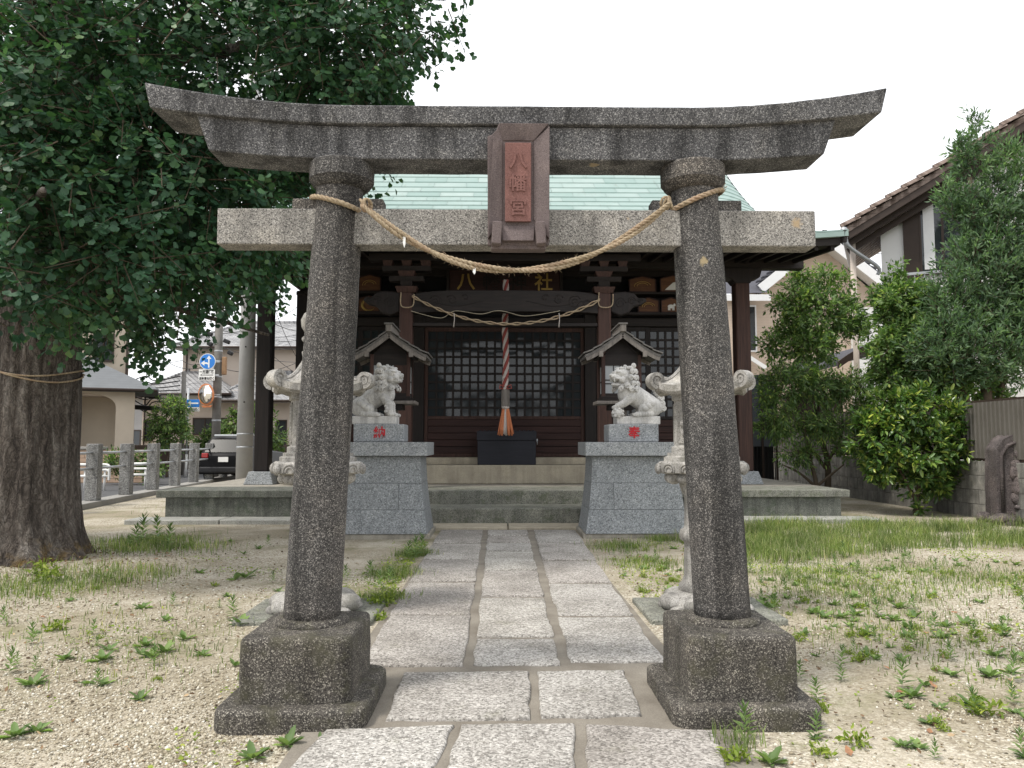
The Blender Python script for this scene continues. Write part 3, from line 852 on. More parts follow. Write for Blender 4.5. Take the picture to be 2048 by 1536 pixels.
def stone_lantern(px, mirror, label):
    Y = 6.45
    c = at(px, 1100, Y)
    t = thing('stone_lantern', label, 'stone lantern', (c.x, Y, 0), 0, 'stone lanterns flanking the path')
    a0 = R(-10) if not mirror else R(190)
    sgn = 1 if not mirror else -1
    mt = M['lantern']
    mb = MB(); rbox(mb, .53, .43, .02, -.03, .035, .012)
    roughen(mb.build('base_slab', M['step'], t, True, angle=45), .02, 8, 2)
    # lotus base: six plump petals
    mb = MB(); mb.lathe([(.34, .02), (.345, .05), (.31, .12), (.25, .17), (.2, .185)], 36)
    for k in range(6):
        a = a0 + k * math.pi / 3
        mb.ell((.28 * math.cos(a), .28 * math.sin(a), .095), (.105, .145, .075), 14, 9, Matrix.Rotation(a, 3, 'Z'))
        a += math.pi / 6
        mb.ell((.32 * math.cos(a), .32 * math.sin(a), .05), (.07, .1, .04), 12, 7, Matrix.Rotation(a, 3, 'Z'))
    roughen(mb.build('lotus_base', mt, t, True), .012, 12)
    mb = MB(); mb.lathe([(.20, .15), (.215, .19), (.21, .225), (.185, .245), (.168, .30), (.16, .55), (.165, .575), (.192, .59), (.2, .63), (.192, .67), (.165, .685), (.158, .71), (.152, .93), (.156, .96), (.175, .985), (.19, 1.03), (.195, 1.06)], 32)
    mb.build('shaft', mt, t, True, angle=50)
    # lotus platform: hexagonal, petals under a moulded edge
    mb = MB()
    mb.lathe([(.18, 1.05), (.24, 1.07), (.285, 1.11), (.29, 1.13)], 36)
    for k in range(12):
        a = a0 + k * math.pi / 6
        mb.ell((.255 * math.cos(a), .255 * math.sin(a), 1.10), (.065, .062, .05), 10, 7, Matrix.Rotation(a, 3, 'Z'))
    mb.lathe([(.33, 1.135), (.395, 1.15), (.395, 1.225), (.375, 1.24), (.36, 1.24)], 6, a0=a0)
    cp = mb.build('lotus_platform', mt, t, True, angle=38)
    mb = MB()
    for k in range(6):                                # carved scrolls on each face of the edge and at the corners
        am = a0 + (k + .5) * math.pi / 3; rr = .395 * math.cos(math.pi / 6)
        for e in (-.085, .085):
            for rad_ in (.055, .032):
                arc = []
                for i in range(13):
                    b = math.pi * (i / 12) * 1.25 - .4; o_ = e + rad_ * math.cos(b) * (1 if e > 0 else -1); z = 1.165 + rad_ * math.sin(b)
                    arc.append((rr * 1.005 * math.cos(am) - o_ * math.sin(am), rr * 1.005 * math.sin(am) + o_ * math.cos(am), z))
                mb.tube(arc, .010, 6)
        ac = a0 + k * math.pi / 3
        mb.ell((.392 * math.cos(ac), .392 * math.sin(ac), 1.18), (.028, .04, .045), 8, 6, Matrix.Rotation(ac, 3, 'Z'))
    mb.build('carved_scrolls', mt, cp, True)
    mb = MB().lathe([(.34, 1.24), (.34, 1.275), (.31, 1.285), (.31, 1.31), (.29, 1.312)], 6, a0=a0)
    mb.build('platform_step', mt, t)
    # fire box, slightly waisted hexagon with carved recesses
    fbx = MB().lathe([(.275, 1.305), (.275, 1.36), (.25, 1.365), (.245, 1.74), (.265, 1.745), (.265, 1.83)], 6, a0=a0).build('fire_box', mt, t, bevel=.006)
    for k in range(6):
        am = a0 + (k + .5) * math.pi / 3; rr = .248 * math.cos(math.pi / 6); mbr = MB()
        for (o1, z1_, o2, z2_) in ((-.075, 1.40, -.075, 1.71), (.075, 1.40, .075, 1.71), (-.075, 1.40, .075, 1.40), (-.075, 1.71, .075, 1.71)):
            mbr.bar((rr * math.cos(am) - o1 * math.sin(am), rr * math.sin(am) + o1 * math.cos(am), z1_), (rr * math.cos(am) - o2 * math.sin(am), rr * math.sin(am) + o2 * math.cos(am), z2_), .02, .02)
        if k % 2 == 0:
            for i in range(7):
                b = i / 6 * math.pi * 2
                mbr.ell((rr * math.cos(am) - .035 * math.cos(b) * math.sin(am), rr * math.sin(am) + .035 * math.cos(b) * math.cos(am), 1.55 + .09 * math.sin(b)), .026, 8, 6)
        else:
            mbr.add([(rr * 1.004 * math.cos(am) - o * math.sin(am), rr * 1.004 * math.sin(am) + o * math.cos(am), z) for o, z in ((-.05, 1.45), (.05, 1.45), (.05, 1.66), (-.05, 1.66))], [(0, 1, 2, 3)])
        mbr.build('carved_panel', mt, fbx)
    # roof: hexagonal umbrella, concave, thick rim rising to the corners
    mb = MB(); seg = 72; rings = 14; V = []; Fs = []
    def rim(a):
        d = abs(((a - a0 + math.pi / 6) % (math.pi / 3)) - math.pi / 6) / (math.pi / 6)     # 0 at corner, 1 mid side
        return d
    for i in range(rings + 1):
        f = i / rings
        for k in range(seg):
            a = 2 * math.pi * k / seg; d = rim(a)
            r = (.10 + .315 * f) * (1.0 - .135 * f * d ** .8) 
            z = 2.13 - .265 * (1 - (1 - f) ** 2.2) + .05 * (1 - d) ** 2 * f ** 3 + .012 * (1 - d) ** 6
            V.append((r * math.cos(a), r * math.sin(a), z))
    for rr_, dz in ((1.0, -.055), (.93, -.08), (.55, -.05)):
        for k in range(seg):
            a = 2 * math.pi * k / seg; d = rim(a); r = .415 * (1 - .135 * d ** .8) * rr_
            V.append((r * math.cos(a), r * math.sin(a), 1.865 + .05 * (1 - d) ** 2 * rr_ + dz))
    for i in range(rings + 3):
        for k in range(seg): Fs.append((i * seg + k, i * seg + (k + 1) % seg, (i + 1) * seg + (k + 1) % seg, (i + 1) * seg + k))
    Fs.append(tuple(range(seg))); Fs.append(tuple((rings + 3) * seg + k for k in range(seg - 1, -1, -1)))
    mb.add(V, Fs)
    rf = mb.build('roof', mt, t, True, angle=40)
    for k in range(6):
        ang = a0 + k * math.pi / 3
        v = MB(); volute(v, ang, .405, 1.835, .078, .11)
        # raised ridge rib running down to the scroll
        rib = []
        for i in range(rings + 1):
            f = i / rings; r = .10 + .315 * f; z = 2.13 - .265 * (1 - (1 - f) ** 2.2) + .05 * f ** 3 + .012
            rib.append((r * math.cos(ang), r * math.sin(ang), z))
        v.tube(rib, .018, 6)
        v.build('corner_scroll', mt, rf, True, angle=40)
    mb = MB().lathe([(1.22 * r_, z_) for r_, z_ in ((.115, 2.115), (.12, 2.15), (.075, 2.175), (.06, 2.2), (.09, 2.225), (.105, 2.25), (.105, 2.275), (.085, 2.29), (.1, 2.31), (.125, 2.36), (.13, 2.42), (.11, 2.47), (.07, 2.51), (.025, 2.535), (.004, 2.56))], 28)
    jw = mb.build('jewel', mt, t, True, angle=50)
    mb = MB()
    for k in range(8):
        a = k * math.pi / 4; mb.ell((.122 * math.cos(a), .122 * math.sin(a), 2.262), (.032, .032, .028), 8, 6)
    mb.build('jewel_petals', mt, jw, True)
    return t
stone_lantern(632, False, 'carved stone lantern with scrolled roof on the side of the big ginkgo tree')
stone_lantern(1408, True, 'carved stone lantern with scrolled roof on the side of the concrete block wall')

# ------------------------------------------------------------------ granite pedestals with guardian lion-dogs
PY0, PY1 = 11.35, 12.35
def pedestal(s, px, char, label):
    c = at(px, 900, PY0)
    cx = c.x
    t = thing('statue_pedestal', label, 'pedestal', (cx, PY0, 0), 0, 'granite pedestals of the guardian statues')
    g = M['granite']; hw = .70
    MB().box(-hw - .09, hw + .09, -.03, PY1 - PY0 + .05, -.05, .065).build('foundation', M['concrete'], t, bevel=.01)
    zs = [.068, .415, .80, 1.195]
    def half(z): return hw + .055 - .115 * (1 - (1 - (z - .065) / 1.13) ** 1.7) 
    joints = [[-.9, .9], [-.9, (.33 if s < 0 else -.33) * -1 * -1, .9], [-.9, .9]]
    for k in range(3):
        z0, z1 = zs[k], zs[k + 1] - .004
        xs_ = joints[k]
        for a, b in zip(xs_[:-1], xs_[1:]):
            mb = MB(); n = 4; V = []; Fs = []
            for i in range(n + 1):
                z = z0 + (z1 - z0) * i / n; h = half(z); x0 = max(a, -h) + (.002 if a > -.9 else 0); x1 = min(b, h) - (.002 if b < .9 else 0)
                e = half(z) - hw
                V += [(x0, .0 - e, z), (x1, .0 - e, z), (x1, PY1 - PY0 + e, z), (x0, PY1 - PY0 + e, z)]
            for i in range(n):
                for j in range(4): Fs.append((i * 4 + j, i * 4 + (j + 1) % 4, i * 4 + 4 + (j + 1) % 4, i * 4 + 4 + j))
            Fs.append((3, 2, 1, 0)); Fs.append((n * 4, n * 4 + 1, n * 4 + 2, n * 4 + 3))
            mb.add(V, Fs).build('granite_block', g, t, bevel=.004)
    MB().box(-hw + .09, hw - .09, .14, PY1 - PY0 - .14, .1, 1.19).build('joint_core', M['mortar'], t)
    MB().box(-hw - .05, hw + .05, -.05, PY1 - PY0 + .05, 1.198, 1.398).build('cap_stone', M['granite_cap'], t, bevel=.006)
    ib = MB().box(-.375, .375, .18, .72, 1.400, 1.665).build('inscribed_block', M['granite_cap'], t, bevel=.012, seg=1)
    text_mesh(char, .185, .004, 'red_character', M['red_paint'], ib, Matrix.Translation((.01, .177, 1.545)) @ FRONT, .004)
    return t, cx
pedestal(-1, 753, '納', 'grey granite pedestal with a red 納 character under the closed-mouth statue')
pedestal(1, 1272, '奉', 'grey granite pedestal with a red 奉 character under the open-mouth statue')

def lion(px, open_mouth, face, label):
    c = at(px, 840, PY0 + .45)
    t = thing('lion_dog_statue', label, 'statue', (c.x, PY0 + .45, 1.667), 0, 'guardian lion-dog statues')
    f = face                                            # +1 looks towards +X
    MB().box(-.31, .31, -.17, .17, -.001, .115).build('base', M['statue'], t, bevel=.014)
    mb = MB()
    def E_(x, y, z, r, rot=None, n=14): mb.ell((f * x, y, z), r, n, max(7, n // 2 + 1), rot)
    def Cc(a, b, r0, r1, n=7): mb.cap((f * a[0], a[1], a[2]), (f * b[0], b[1], b[2]), r0, r1, n)
    B = .105
    # trunk: rump to chest
    Cc((-.21, 0, B + .16), (.10, 0, B + .36), .145, .155, 8)
    E_(.135, 0, B + .33, (.135, .15, .16)); E_(.11, 0, B + .44, (.14, .15, .14))
    for sy in (-1, 1):
        E_(-.20, sy * .10, B + .14, (.15, .085, .145)); E_(-.10, sy * .125, B + .10, (.10, .06, .09))     # haunch, thigh
        Cc((-.18, sy * .14, B + .045), (.02, sy * .15, B + .03), .05, .045, 6)                              # hind foot
        for k in range(3): E_(.055, sy * .15 + (k - 1) * .032, B + .028, (.035, .019, .03), None, 10)
        for k in range(3): E_(-.20 + .05 * k, sy * .17, B + .19 - .035 * k, (.05, .03, .045))
    # forelegs: the camera-side one steps forward, on a ball for the open-mouth lion
    for sy in (-1, 1):
        near = sy < 0
        if open_mouth and near:
            Cc((.10, sy * .12, B + .27), (.20, sy * .135, B + .19), .07, .055, 5); Cc((.20, sy * .135, B + .19), (.29, sy * .14, B + .155), .055, .045, 4)
            E_(.29, sy * .13, B + .055, (.088, .085, .075))
            for k in range(3): E_(.335, sy * .13 + (k - 1) * .036, B + .135, (.036, .02, .03), None, 10)
            for k in range(9): E_(.29 + .075 * math.cos(k * .9), sy * .13 - .055 + .01 * (k % 2), B + .055 + .055 * math.sin(k * .9), .022, None, 8)
        else:
            Cc((.13, sy * .115, B + .27), (.205, sy * .125, B + .175), .068, .055, 5); Cc((.205, sy * .125, B + .175), (.215, sy * .125, B + .05), .052, .05, 5)
            E_(.245, sy * .125, B + .03, (.07, .06, .035))
            for k in range(3): E_(.30, sy * .125 + (k - 1) * .036, B + .027, (.034, .02, .028), None, 10)
            if near:
                for k in range(5): E_(.165 + .012 * (k % 2), sy * .175, B + .22 - .036 * k, (.028, .02, .024), None, 8)
    # head turned slightly to the viewer
    Rh = Matrix.Rotation(-f * R(18), 3, 'Z')
    def Hd(x, y, z, r, n=14, rx=None):
        p = Rh @ Vector((f * x, y, z)) * 1.14; r = tuple(v_ * 1.14 for v_ in r); mb.ell((f * .16 + p.x, p.y, B + .58 + p.z), r, n, max(7, n // 2 + 1), Rh @ rx if rx is not None else Rh)
    Hd(0, 0, 0, (.135, .135, .125)); Hd(.05, 0, .035, (.10, .125, .075)); Hd(-.03, 0, -.08, (.13, .15, .12))
    Hd(.125, 0, -.012, (.065, .095, .045)); Hd(.165, 0, .0, (.04, .06, .036)); Hd(.19, 0, .016, (.026, .042, .022), 10)
    jaw = -.105 if open_mouth else -.058
    Hd(.115, 0, jaw, (.07, .082, .028)); Hd(.05, 0, jaw - .01, (.08, .1, .04)); Hd(.155, 0, jaw + .004, (.03, .06, .024), 10)
    for sy in (-1, 1):
        Hd(.105, sy * .062, .056, (.045, .045, .022), 12)                    # brow
        Hd(.118, sy * .068, .026, (.020, .022, .019), 10)                     # eye
        Hd(.185, sy * .028, -.002, (.022, .020, .018), 10)                    # nostril wing
        Hd(.08, sy * .10, -.045, (.045, .032, .04), 12)                       # cheek
        Hd(.135, sy * .085, -.028, (.045, .018, .014), 10)                    # lip
        Hd(.168, sy * .05, -.05, (.012, .012, .026), 8)                       # fang
        Hd(-.02, sy * .105, .105, (.06, .03, .028), 10); Hd(-.065, sy * .115, .135, (.035, .022, .035), 10)   # ear
        Hd(.07, sy * .05, .105, (.04, .035, .02), 10)
    # curled mane: rolled knobs in rows
    knobs = []
    for row, (zz, rr) in enumerate(((.06, .135), (-.02, .15), (-.10, .162), (-.17, .17))):
        for k in range(-3, 4):
            a = math.pi + k * .46 + (row % 2) * .2
            knobs.append((rr * math.cos(a) * .95 + .0, rr * math.sin(a), zz))
    for kx, ky, kz in knobs + [(.045, -.15, -.13), (.045, .15, -.13), (.10, -.10, -.165), (.10, .10, -.165)]:
        p = Rh @ Vector((f * kx, ky, kz)) * 1.1; ctr = Vector((f * .16 + p.x, p.y, B + .58 + p.z)); out = Vector((p.x, p.y, 0)).normalized()
        sd = Vector((-out.y, out.x, 0)); pts = []
        for i in range(15):
            a = i / 14 * 4.2 * math.pi * .8; r_ = .043 * (1 - .75 * i / 14)
            pts.append(ctr + sd * (r_ * math.cos(a)) + Vector((0, 0, r_ * math.sin(a))) + out * (.022 + .016 * i / 14))
        mb.tube(pts, .0125, 6); mb.ell(ctr, .028, 8, 6)
    # tail: upright curled flames
    for k, (x, z, r_) in enumerate(((-.33, .12, .06), (-.36, .19, .062), (-.35, .27, .06), (-.31, .34, .05), (-.27, .40, .035), (-.38, .12, .045))):
        E_(x, 0, B + z, (r_, .075, r_ * 1.05))
        for sy in (-1, 1):
            pts = [(f * (x + .045 * (1 - .7 * i / 12) * math.cos(i * .7)), sy * (.06 + .012 * i / 12), B + z + .045 * (1 - .7 * i / 12) * math.sin(i * .7)) for i in range(13)]
            mb.tube(pts, .012, 6)
    me = mb.mesh('body'); o = bpy.data.objects.new('body', me); col.objects.link(o)
    rm = o.modifiers.new('r', 'REMESH'); rm.mode = 'VOXEL'; rm.voxel_size = .0046
    sm = o.modifiers.new('s', 'SMOOTH'); sm.factor = .5; sm.iterations = 1
    dg = bpy.context.evaluated_depsgraph_get(); me2 = bpy.data.meshes.new_from_object(o.evaluated_get(dg))
    bpy.data.objects.remove(o); bpy.data.meshes.remove(me)
    me2.name = 'body'; me2.shade_smooth(); t.scale = (1.07, 1.07, 1.07); put('body', me2, M['statue'], t)
    return t
lion(752, False, 1, 'white stone lion-dog with closed mouth sitting on its granite block')
lion(1273, True, -1, 'white stone lion-dog with open mouth, paw on a carved ball')
# ------------------------------------------------------------------ platform, steps
PZ = .54; PF = 13.85
plat = thing('stone_platform', 'low wide stone platform with steps that the shrine hall stands on', 'platform', (0, PF, 0))
MB().box(-6.05, 6.05, .06, 13.0, -.05, PZ - .13).build('platform_wall', M['green_stone'], plat)
MB().box(-6.2, -1.47, 0, 1.2, PZ - .128, PZ).build('edge_stone', M['green_stone'], plat, bevel=.012)
MB().box(1.47, 6.2, 0, 1.2, PZ - .128, PZ).build('edge_stone', M['step'], plat, bevel=.012)
MB().box(-6.19, 6.19, 1.204, 13.0, PZ - .128, PZ - .002).build('paved_top', M['concrete'], plat)
MB().box(-1.466, 1.466, 0, 1.2, PZ - .30, PZ).build('upper_step', M['step'], plat, bevel=.02)
MB().box(-1.50, 1.50, -.80, .055, -.02, .295).build('lower_step', M['step'], plat, bevel=.025)
xk = [-1.32, .03, 1.34]
for a, b in zip(xk[:-1], xk[1:]):
    MB().box(a + .012, b - .012, -1.48, -.81, -.05, .045).build('threshold_slab', M['tan_stone'], plat, bevel=.008)
for a, b in ((-6.5, -4.9), (-4.88, -2.6), (-2.58, -1.6), (1.6, 3.6), (3.62, 5.4), (5.42, 6.5)):
    sl = MB().box(a, b, -.52, .055, -.06, .075); roughen(sl.build('apron_slab', M['apron'], plat, bevel=.015), .02, 5, 3)
# ------------------------------------------------------------------ shrine hall
hall = thing('shrine_hall', 'dark timber shrine hall with lattice doors and green copper roof', 'building', (0, PF, PZ))
HY = PF                                              # parts are written in world numbers and shifted
def hb(mb, name, mat, parent=None, **kw):
    mb.v = [(x, y - PF, z - PZ) for x, y, z in mb.v]
    o = mb.build(name, M[mat] if isinstance(mat, str) else mat, parent or hall, **kw)
    return o
dw, dwh, rw = 'dark_wood', 'dark_wood_h', 'red_wood'
hb(MB().box(-4.62, 4.62, 15.95, 25, PZ, .925), 'landing', 'tan_stone', bevel=.02)
hb(MB().box(-4.55, 4.55, 16.55, 25, .926, 1.07), 'sill_stone', 'tan_stone', bevel=.01)
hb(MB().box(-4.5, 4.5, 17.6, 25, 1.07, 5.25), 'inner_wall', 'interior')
# posts
for x in (-1.89, 1.89):
    hb(MB().frustum(x - .22, x + .22, 14.40, 14.84, PZ, x - .18, x + .18, 14.44, 14.80, PZ + .2), 'post_base', 'granite', bevel=.01)
    hb(MB().box(x - .125, x + .125, 14.495, 14.745, PZ + .2, 4.24), 'porch_post', rw, bevel=.018, seg=1)
for x in (-4.98, 4.98):
    hb(MB().frustum(x - .30, x + .30, 15.70, 16.30, PZ, x - .22, x + .22, 15.78, 16.22, PZ + .26), 'post_base', 'granite', bevel=.012)
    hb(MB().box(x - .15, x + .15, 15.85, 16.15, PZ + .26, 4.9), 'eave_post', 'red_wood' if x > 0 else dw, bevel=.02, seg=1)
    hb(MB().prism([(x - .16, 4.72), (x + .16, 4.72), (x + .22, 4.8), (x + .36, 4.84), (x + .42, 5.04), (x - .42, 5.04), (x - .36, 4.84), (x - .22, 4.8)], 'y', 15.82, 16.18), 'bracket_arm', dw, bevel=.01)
for x in (-4.42, -1.87, 1.87, 4.42):
    hb(MB().box(x - .12, x + .12, 16.68, 16.92, 1.07, 4.7), 'wall_post', 'dark_wood', bevel=.012)
# beams across the front
hb(MB().box(-4.55, 4.55, 16.70, 16.90, 3.93, 4.12), 'lintel_beam', dwh, bevel=.012)
hb(MB().box(-4.55, 4.55, 16.66, 16.94, 4.60, 4.68), 'wall_plate', dwh, bevel=.012)
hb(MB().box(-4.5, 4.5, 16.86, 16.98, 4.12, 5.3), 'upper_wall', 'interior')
hb(MB().box(-6.3, 6.3, 15.88, 16.12, 5.04, 5.30), 'eave_beam', dwh, bevel=.015)
hb(MB().box(-4.6, 4.6, 16.62, 16.95, 5.02, 5.22), 'purlin', dwh, bevel=.015)
for x0, x1 in ((-4.3, -2.05), (2.05, 4.3)):           # rails the votive boards stand on
    hb(MB().box(x0, x1, 16.44, 16.66, 4.15, 4.20), 'picture_rail', dwh); hb(MB().box(x0, x1, 16.44, 16.66, 4.60, 4.645), 'picture_rail', dwh)
# arched, carved rainbow beam between the porch posts
def arch(x): 
    return 4.285 - .13 * (abs(x) / 1.9) ** 6
n = 40; poly = [(-1.77 + 3.54 * i / n, arch(-1.77 + 3.54 * i / n)) for i in range(n + 1)] + [(1.77 - 3.54 * i / n, 3.84 + .035 * (1 - (abs(1.77 - 3.54 * i / n) / 1.77) ** 4)) for i in range(n + 1)]
rb = hb(MB().prism(poly, 'y', 14.50, 14.74), 'rainbow_beam', dwh, bevel=.012)
mb = MB()
for s in (-1, 1):                                    # scroll carving in relief
    for (cx_, cz_, r0, tn) in ((1.32, 4.06, .13, 1.6), (1.02, 4.10, .10, 1.2), (.76, 4.14, .07, .9), (1.55, 4.02, .09, 1.0)):
        pts = [(s * (cx_ + r0 * (1 - .75 * i / 20) * math.cos(i / 20 * tn * 6.28 + .5)), 14.502, cz_ + r0 * (1 - .75 * i / 20) * math.sin(i / 20 * tn * 6.28 + .5)) for i in range(21)]
        mb.tube(pts, .011, 6)
    mb.tube([(s * x, 14.502, 4.03 + .05 * math.sin(x * 5)) for x in np.linspace(.4, 1.6, 20)], .008, 6)
hb(mb, 'scroll_relief', dwh, rb, smooth=True)
hb(MB().box(-1.76, 1.76, 14.52, 14.72, 3.60, 3.66), 'tie_rail', dwh, bevel=.006)
for s in (-1, 1):
    x = s * 1.89
    # beast-nose beam ends pointing outwards
    pl = [(s * p[0], p[1]) for p in ((2.01, 3.88), (2.2, 3.80), (2.36, 3.86), (2.46, 3.98), (2.62, 4.02), (2.72, 4.10), (2.66, 4.17), (2.55, 4.15), (2.48, 4.24), (2.3, 4.28), (2.01, 4.24))]
    nb = hb(MB().prism(pl, 'y', 14.53, 14.71), 'beam_nose', dw, bevel=.03, seg=2)
    mb = MB()
    for (cx_, cz_, r0) in ((2.2, 4.05, .11), (2.42, 4.1, .08), (2.58, 4.1, .05)):
        mb.tube([(s * (cx_ + r0 * (1 - .75 * i / 20) * math.cos(i * .5)), 14.532, cz_ + r0 * (1 - .75 * i / 20) * math.sin(i * .5)) for i in range(21)], .011, 6)
    hb(mb, 'nose_relief', dw, nb, smooth=True)
    # bracket set over the porch post
    for (w_, z0, z1, f_) in ((.17, 4.24, 4.36, 1.25), (.11, 4.36, 4.46, 1.0), (.33, 4.46, 4.55, 1.0), (.13, 4.55, 4.66, 1.3), (.46, 4.66, 4.75, 1.0)):
        hb(MB().frustum(x - w_, x + w_, 14.52, 14.72, z0, x - w_ * f_, x + w_ * f_, 14.48, 14.76, z1), 'bracket_block', rw if f_ > 1 else dw, bevel=.008)
    for dx in (-.36, .36, 0):
        hb(MB().frustum(x + dx - .07, x + dx + .07, 14.52, 14.72, 4.75, x + dx - .1, x + dx + .1, 14.49, 14.75, 4.86), 'bearing_block', rw, bevel=.006)
hb(MB().box(-2.6, 2.6, 14.5, 14.74, 4.86, 5.0), 'porch_purlin', dwh, bevel=.01)
# doors: two sliding lattice doors, two lattice panels each side
def lattice(x0, x1, y, z0, zp, z1, ncol, nrow, name):
    d = hb(MB().box(x0, x0 + .075, y - .025, y + .025, z0, z1).box(x1 - .075, x1, y - .025, y + .025, z0, z1).box(x0 + .075, x1 - .075, y - .024, y + .024, z1 - .09, z1).box(x0 + .075, x1 - .075, y - .024, y + .024, z0, z0 + .08).box(x0 + .075, x1 - .075, y - .024, y + .024, zp - .07, zp), name, 'red_wood' if name == 'lattice_door' else dw, bevel=.005)
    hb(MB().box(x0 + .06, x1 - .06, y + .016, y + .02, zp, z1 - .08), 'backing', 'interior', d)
    a, b, c_, e = x0 + .075, x1 - .075, zp, z1 - .09
    mv = MB().box(-.023, .023, -.018, .010, 0, e - c_).mesh('lattice_bar'); mv.materials.append(M['dark_wood'])
    mh = MB().box(0, b - a, -.015, .008, -.023, .023).mesh('lattice_bar'); mh.materials.append(M['dark_wood_h'])
    for i in range(1, ncol):
        o = put('lattice_bar', mv, None, d); o.location = (a + (b - a) * i / ncol, y - PF, c_ - PZ)
    for j in range(1, nrow):
        o = put('lattice_bar', mh, None, d); o.location = (a, y - PF, c_ + (e - c_) * j / nrow - PZ)
    pw, ph = (b - a) / ncol, (e - c_) / nrow
    mp = MB().box(-pw / 2, pw / 2, -.001, .001, -ph / 2, ph / 2).mesh('glass_pane'); mp.materials.append(M['door_glass'])
    for i in range(ncol):
        for j in range(nrow):
            o = put('glass_pane', mp, None, d); o.location = (a + pw * (i + .5), y - PF + .013, c_ + ph * (j + .5) - PZ); o.rotation_euler = (random.gauss(0, .010), 0, random.gauss(0, .010))
    zb = z0 + .08; nbd = 5; hgt = (zp - .07 - zb) / nbd
    mbd = MB().box(0, b - a, -.012, .012, .004, hgt - .004).mesh('panel_board'); mbd.materials.append(M['red_wood_h'])
    for k in range(nbd):
        o = put('panel_board', mbd, None, d, .006); o.location = (a, y - PF + (.004 if k % 2 else 0), zb + hgt * k - PZ)
    return d
lattice(-1.745, .045, 16.74, 1.075, 1.96, 3.90, 9, 10, 'lattice_door')
lattice(.015, 1.745, 16.80, 1.075, 1.96, 3.90, 9, 10, 'lattice_door')
for s in (-1, 1):
    for a, b, y in ((2.0, 3.17, 16.76), (3.14, 4.29, 16.81)):
        lattice(min(s * a, s * b), max(s * a, s * b), y, 1.075, 1.96, 3.92, 6, 10, 'lattice_panel')
# roof
RZ = lambda s_: 5.20 + .40 * s_ + .0445 * s_ * s_
RXE = lambda s_: 5.66 + .70 * math.exp(-s_ / .95)
EY = 13.9; RL = 5.8
def rpt(u, s_, lift_=0.0):
    xe = RXE(s_); x = u * xe
    e = max(0.0, (abs(x) - (xe - 1.0)) / 1.0)
    z = RZ(s_) - .26 * e ** 2.2 * min(1, s_ / 1.2) + .10 * (abs(u)) ** 5 * math.exp(-s_ / 1.0)
    return Vector((x, EY + s_, z + lift_))
roof = hb(MB(), 'roof', 'copper')
mb = MB(); nu, ns = 48, 24; V = []; Fs = []
for j in range(ns + 1):
    for i in range(nu + 1): V.append(rpt(-1 + 2 * i / nu, RL * j / ns, -.03))
for j in range(ns + 1):
    for i in range(nu + 1):
        p = rpt(-1 + 2 * i / nu, RL * j / ns, -.03); V.append(Vector((p.x, 2 * (EY + RL) - p.y, p.z)))
o2 = (nu + 1) * (ns + 1)
for off in (0, o2):
    for j in range(ns):
        for i in range(nu):
            a = off + j * (nu + 1) + i; Fs.append((a, a + 1, a + nu + 2, a + nu + 1))
mb.add(V, Fs)
hb(mb, 'roof_deck', 'copper', roof)
NC, NSH = 20, 15
for j in range(NC):
    s0 = RL * j / NC - (0 if j else .0); s1 = RL * (j + 1) / NC + .03
    for k in range(NSH):
        st = .5 if j % 2 else 0.0
        st = (j * .37) % 1.0
        u0 = -1 + 2 * (k + st - (1 if False else .5)) / (NSH - 0); u1 = u0 + 2 / NSH
        u0 = max(u0, -1); u1 = min(u1, 1) if k < NSH - 1 else 1
        if u1 - u0 < .01: continue
        mb = MB(); m = 4; V = []; Fs = []
        for i in range(m + 1):
            u = u0 + (u1 - u0 - .0012) * i / m
            V += [rpt(u, s0, .032), rpt(u, min(s1, RL), .002), rpt(u, s0, .004)]
        for i in range(m):
            a = i * 3; b = a + 3
            Fs += [(a, b, b + 1, a + 1), (a + 2, b + 2, b, a)]
        hb(mb.add(V, Fs), 'copper_sheet', 'copper', roof)
# ridge, gable walls, eave edges
hb(MB().box(-5.75, 5.75, EY + RL - .28, EY + RL + .28, 8.95, 9.22).box(-5.9, 5.9, EY + RL - .2, EY + RL + .2, 9.22, 9.42), 'ridge', 'copper', roof, bevel=.03)
for s in (-1, 1):
    pf = [(EY + RL * j / 12, rpt(.9, RL * j / 12).z - .12) for j in range(13)]
    poly = pf + [(2 * (EY + RL) - y, z) for y, z in pf[::-1][1:]]
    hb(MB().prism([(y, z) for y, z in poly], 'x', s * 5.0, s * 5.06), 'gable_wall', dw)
    bb = MB()
    for j in range(24):
        for sgn in (0, 1):
            a, b = rpt(s, RL * j / 24, -.10), rpt(s, RL * (j + 1) / 24, -.10)
            if sgn: a, b = Vector((a.x, 2 * (EY + RL) - a.y, a.z)), Vector((b.x, 2 * (EY + RL) - b.y, b.z))
            bb.bar(a - Vector((s * .06, 0, 0)), b - Vector((s * .06, 0, 0)), .08, .22)
    hb(bb, 'barge_board', dw, roof)
for zt, zb_, y0, hwid, mt, nm in ((5.19, 5.10, 13.88, 6.34, 'copper', 'eave_edge'), (5.10, 4.96, 13.96, 6.22, dwh, 'fascia')):
    fb_ = MB(); k = 24
    for i in range(k):
        xa, xb = -hwid + 2 * hwid * i / k, -hwid + 2 * hwid * (i + 1) / k
        la, lb = .10 * abs(xa / 6.3) ** 5, .10 * abs(xb / 6.3) ** 5
        fb_.add([(xa, y0, zb_ + la), (xb, y0, zb_ + lb), (xb, y0 + .3, zb_ + lb), (xa, y0 + .3, zb_ + la), (xa, y0, zt + la), (xb, y0, zt + lb), (xb, y0 + .3, zt + lb), (xa, y0 + .3, zt + la)],
                [(0, 3, 2, 1), (4, 5, 6, 7), (0, 1, 5, 4), (2, 3, 7, 6)] + ([(0, 4, 7, 3)] if i == 0 else []) + ([(1, 2, 6, 5)] if i == k - 1 else []))
    hb(fb_, nm, mt, roof)
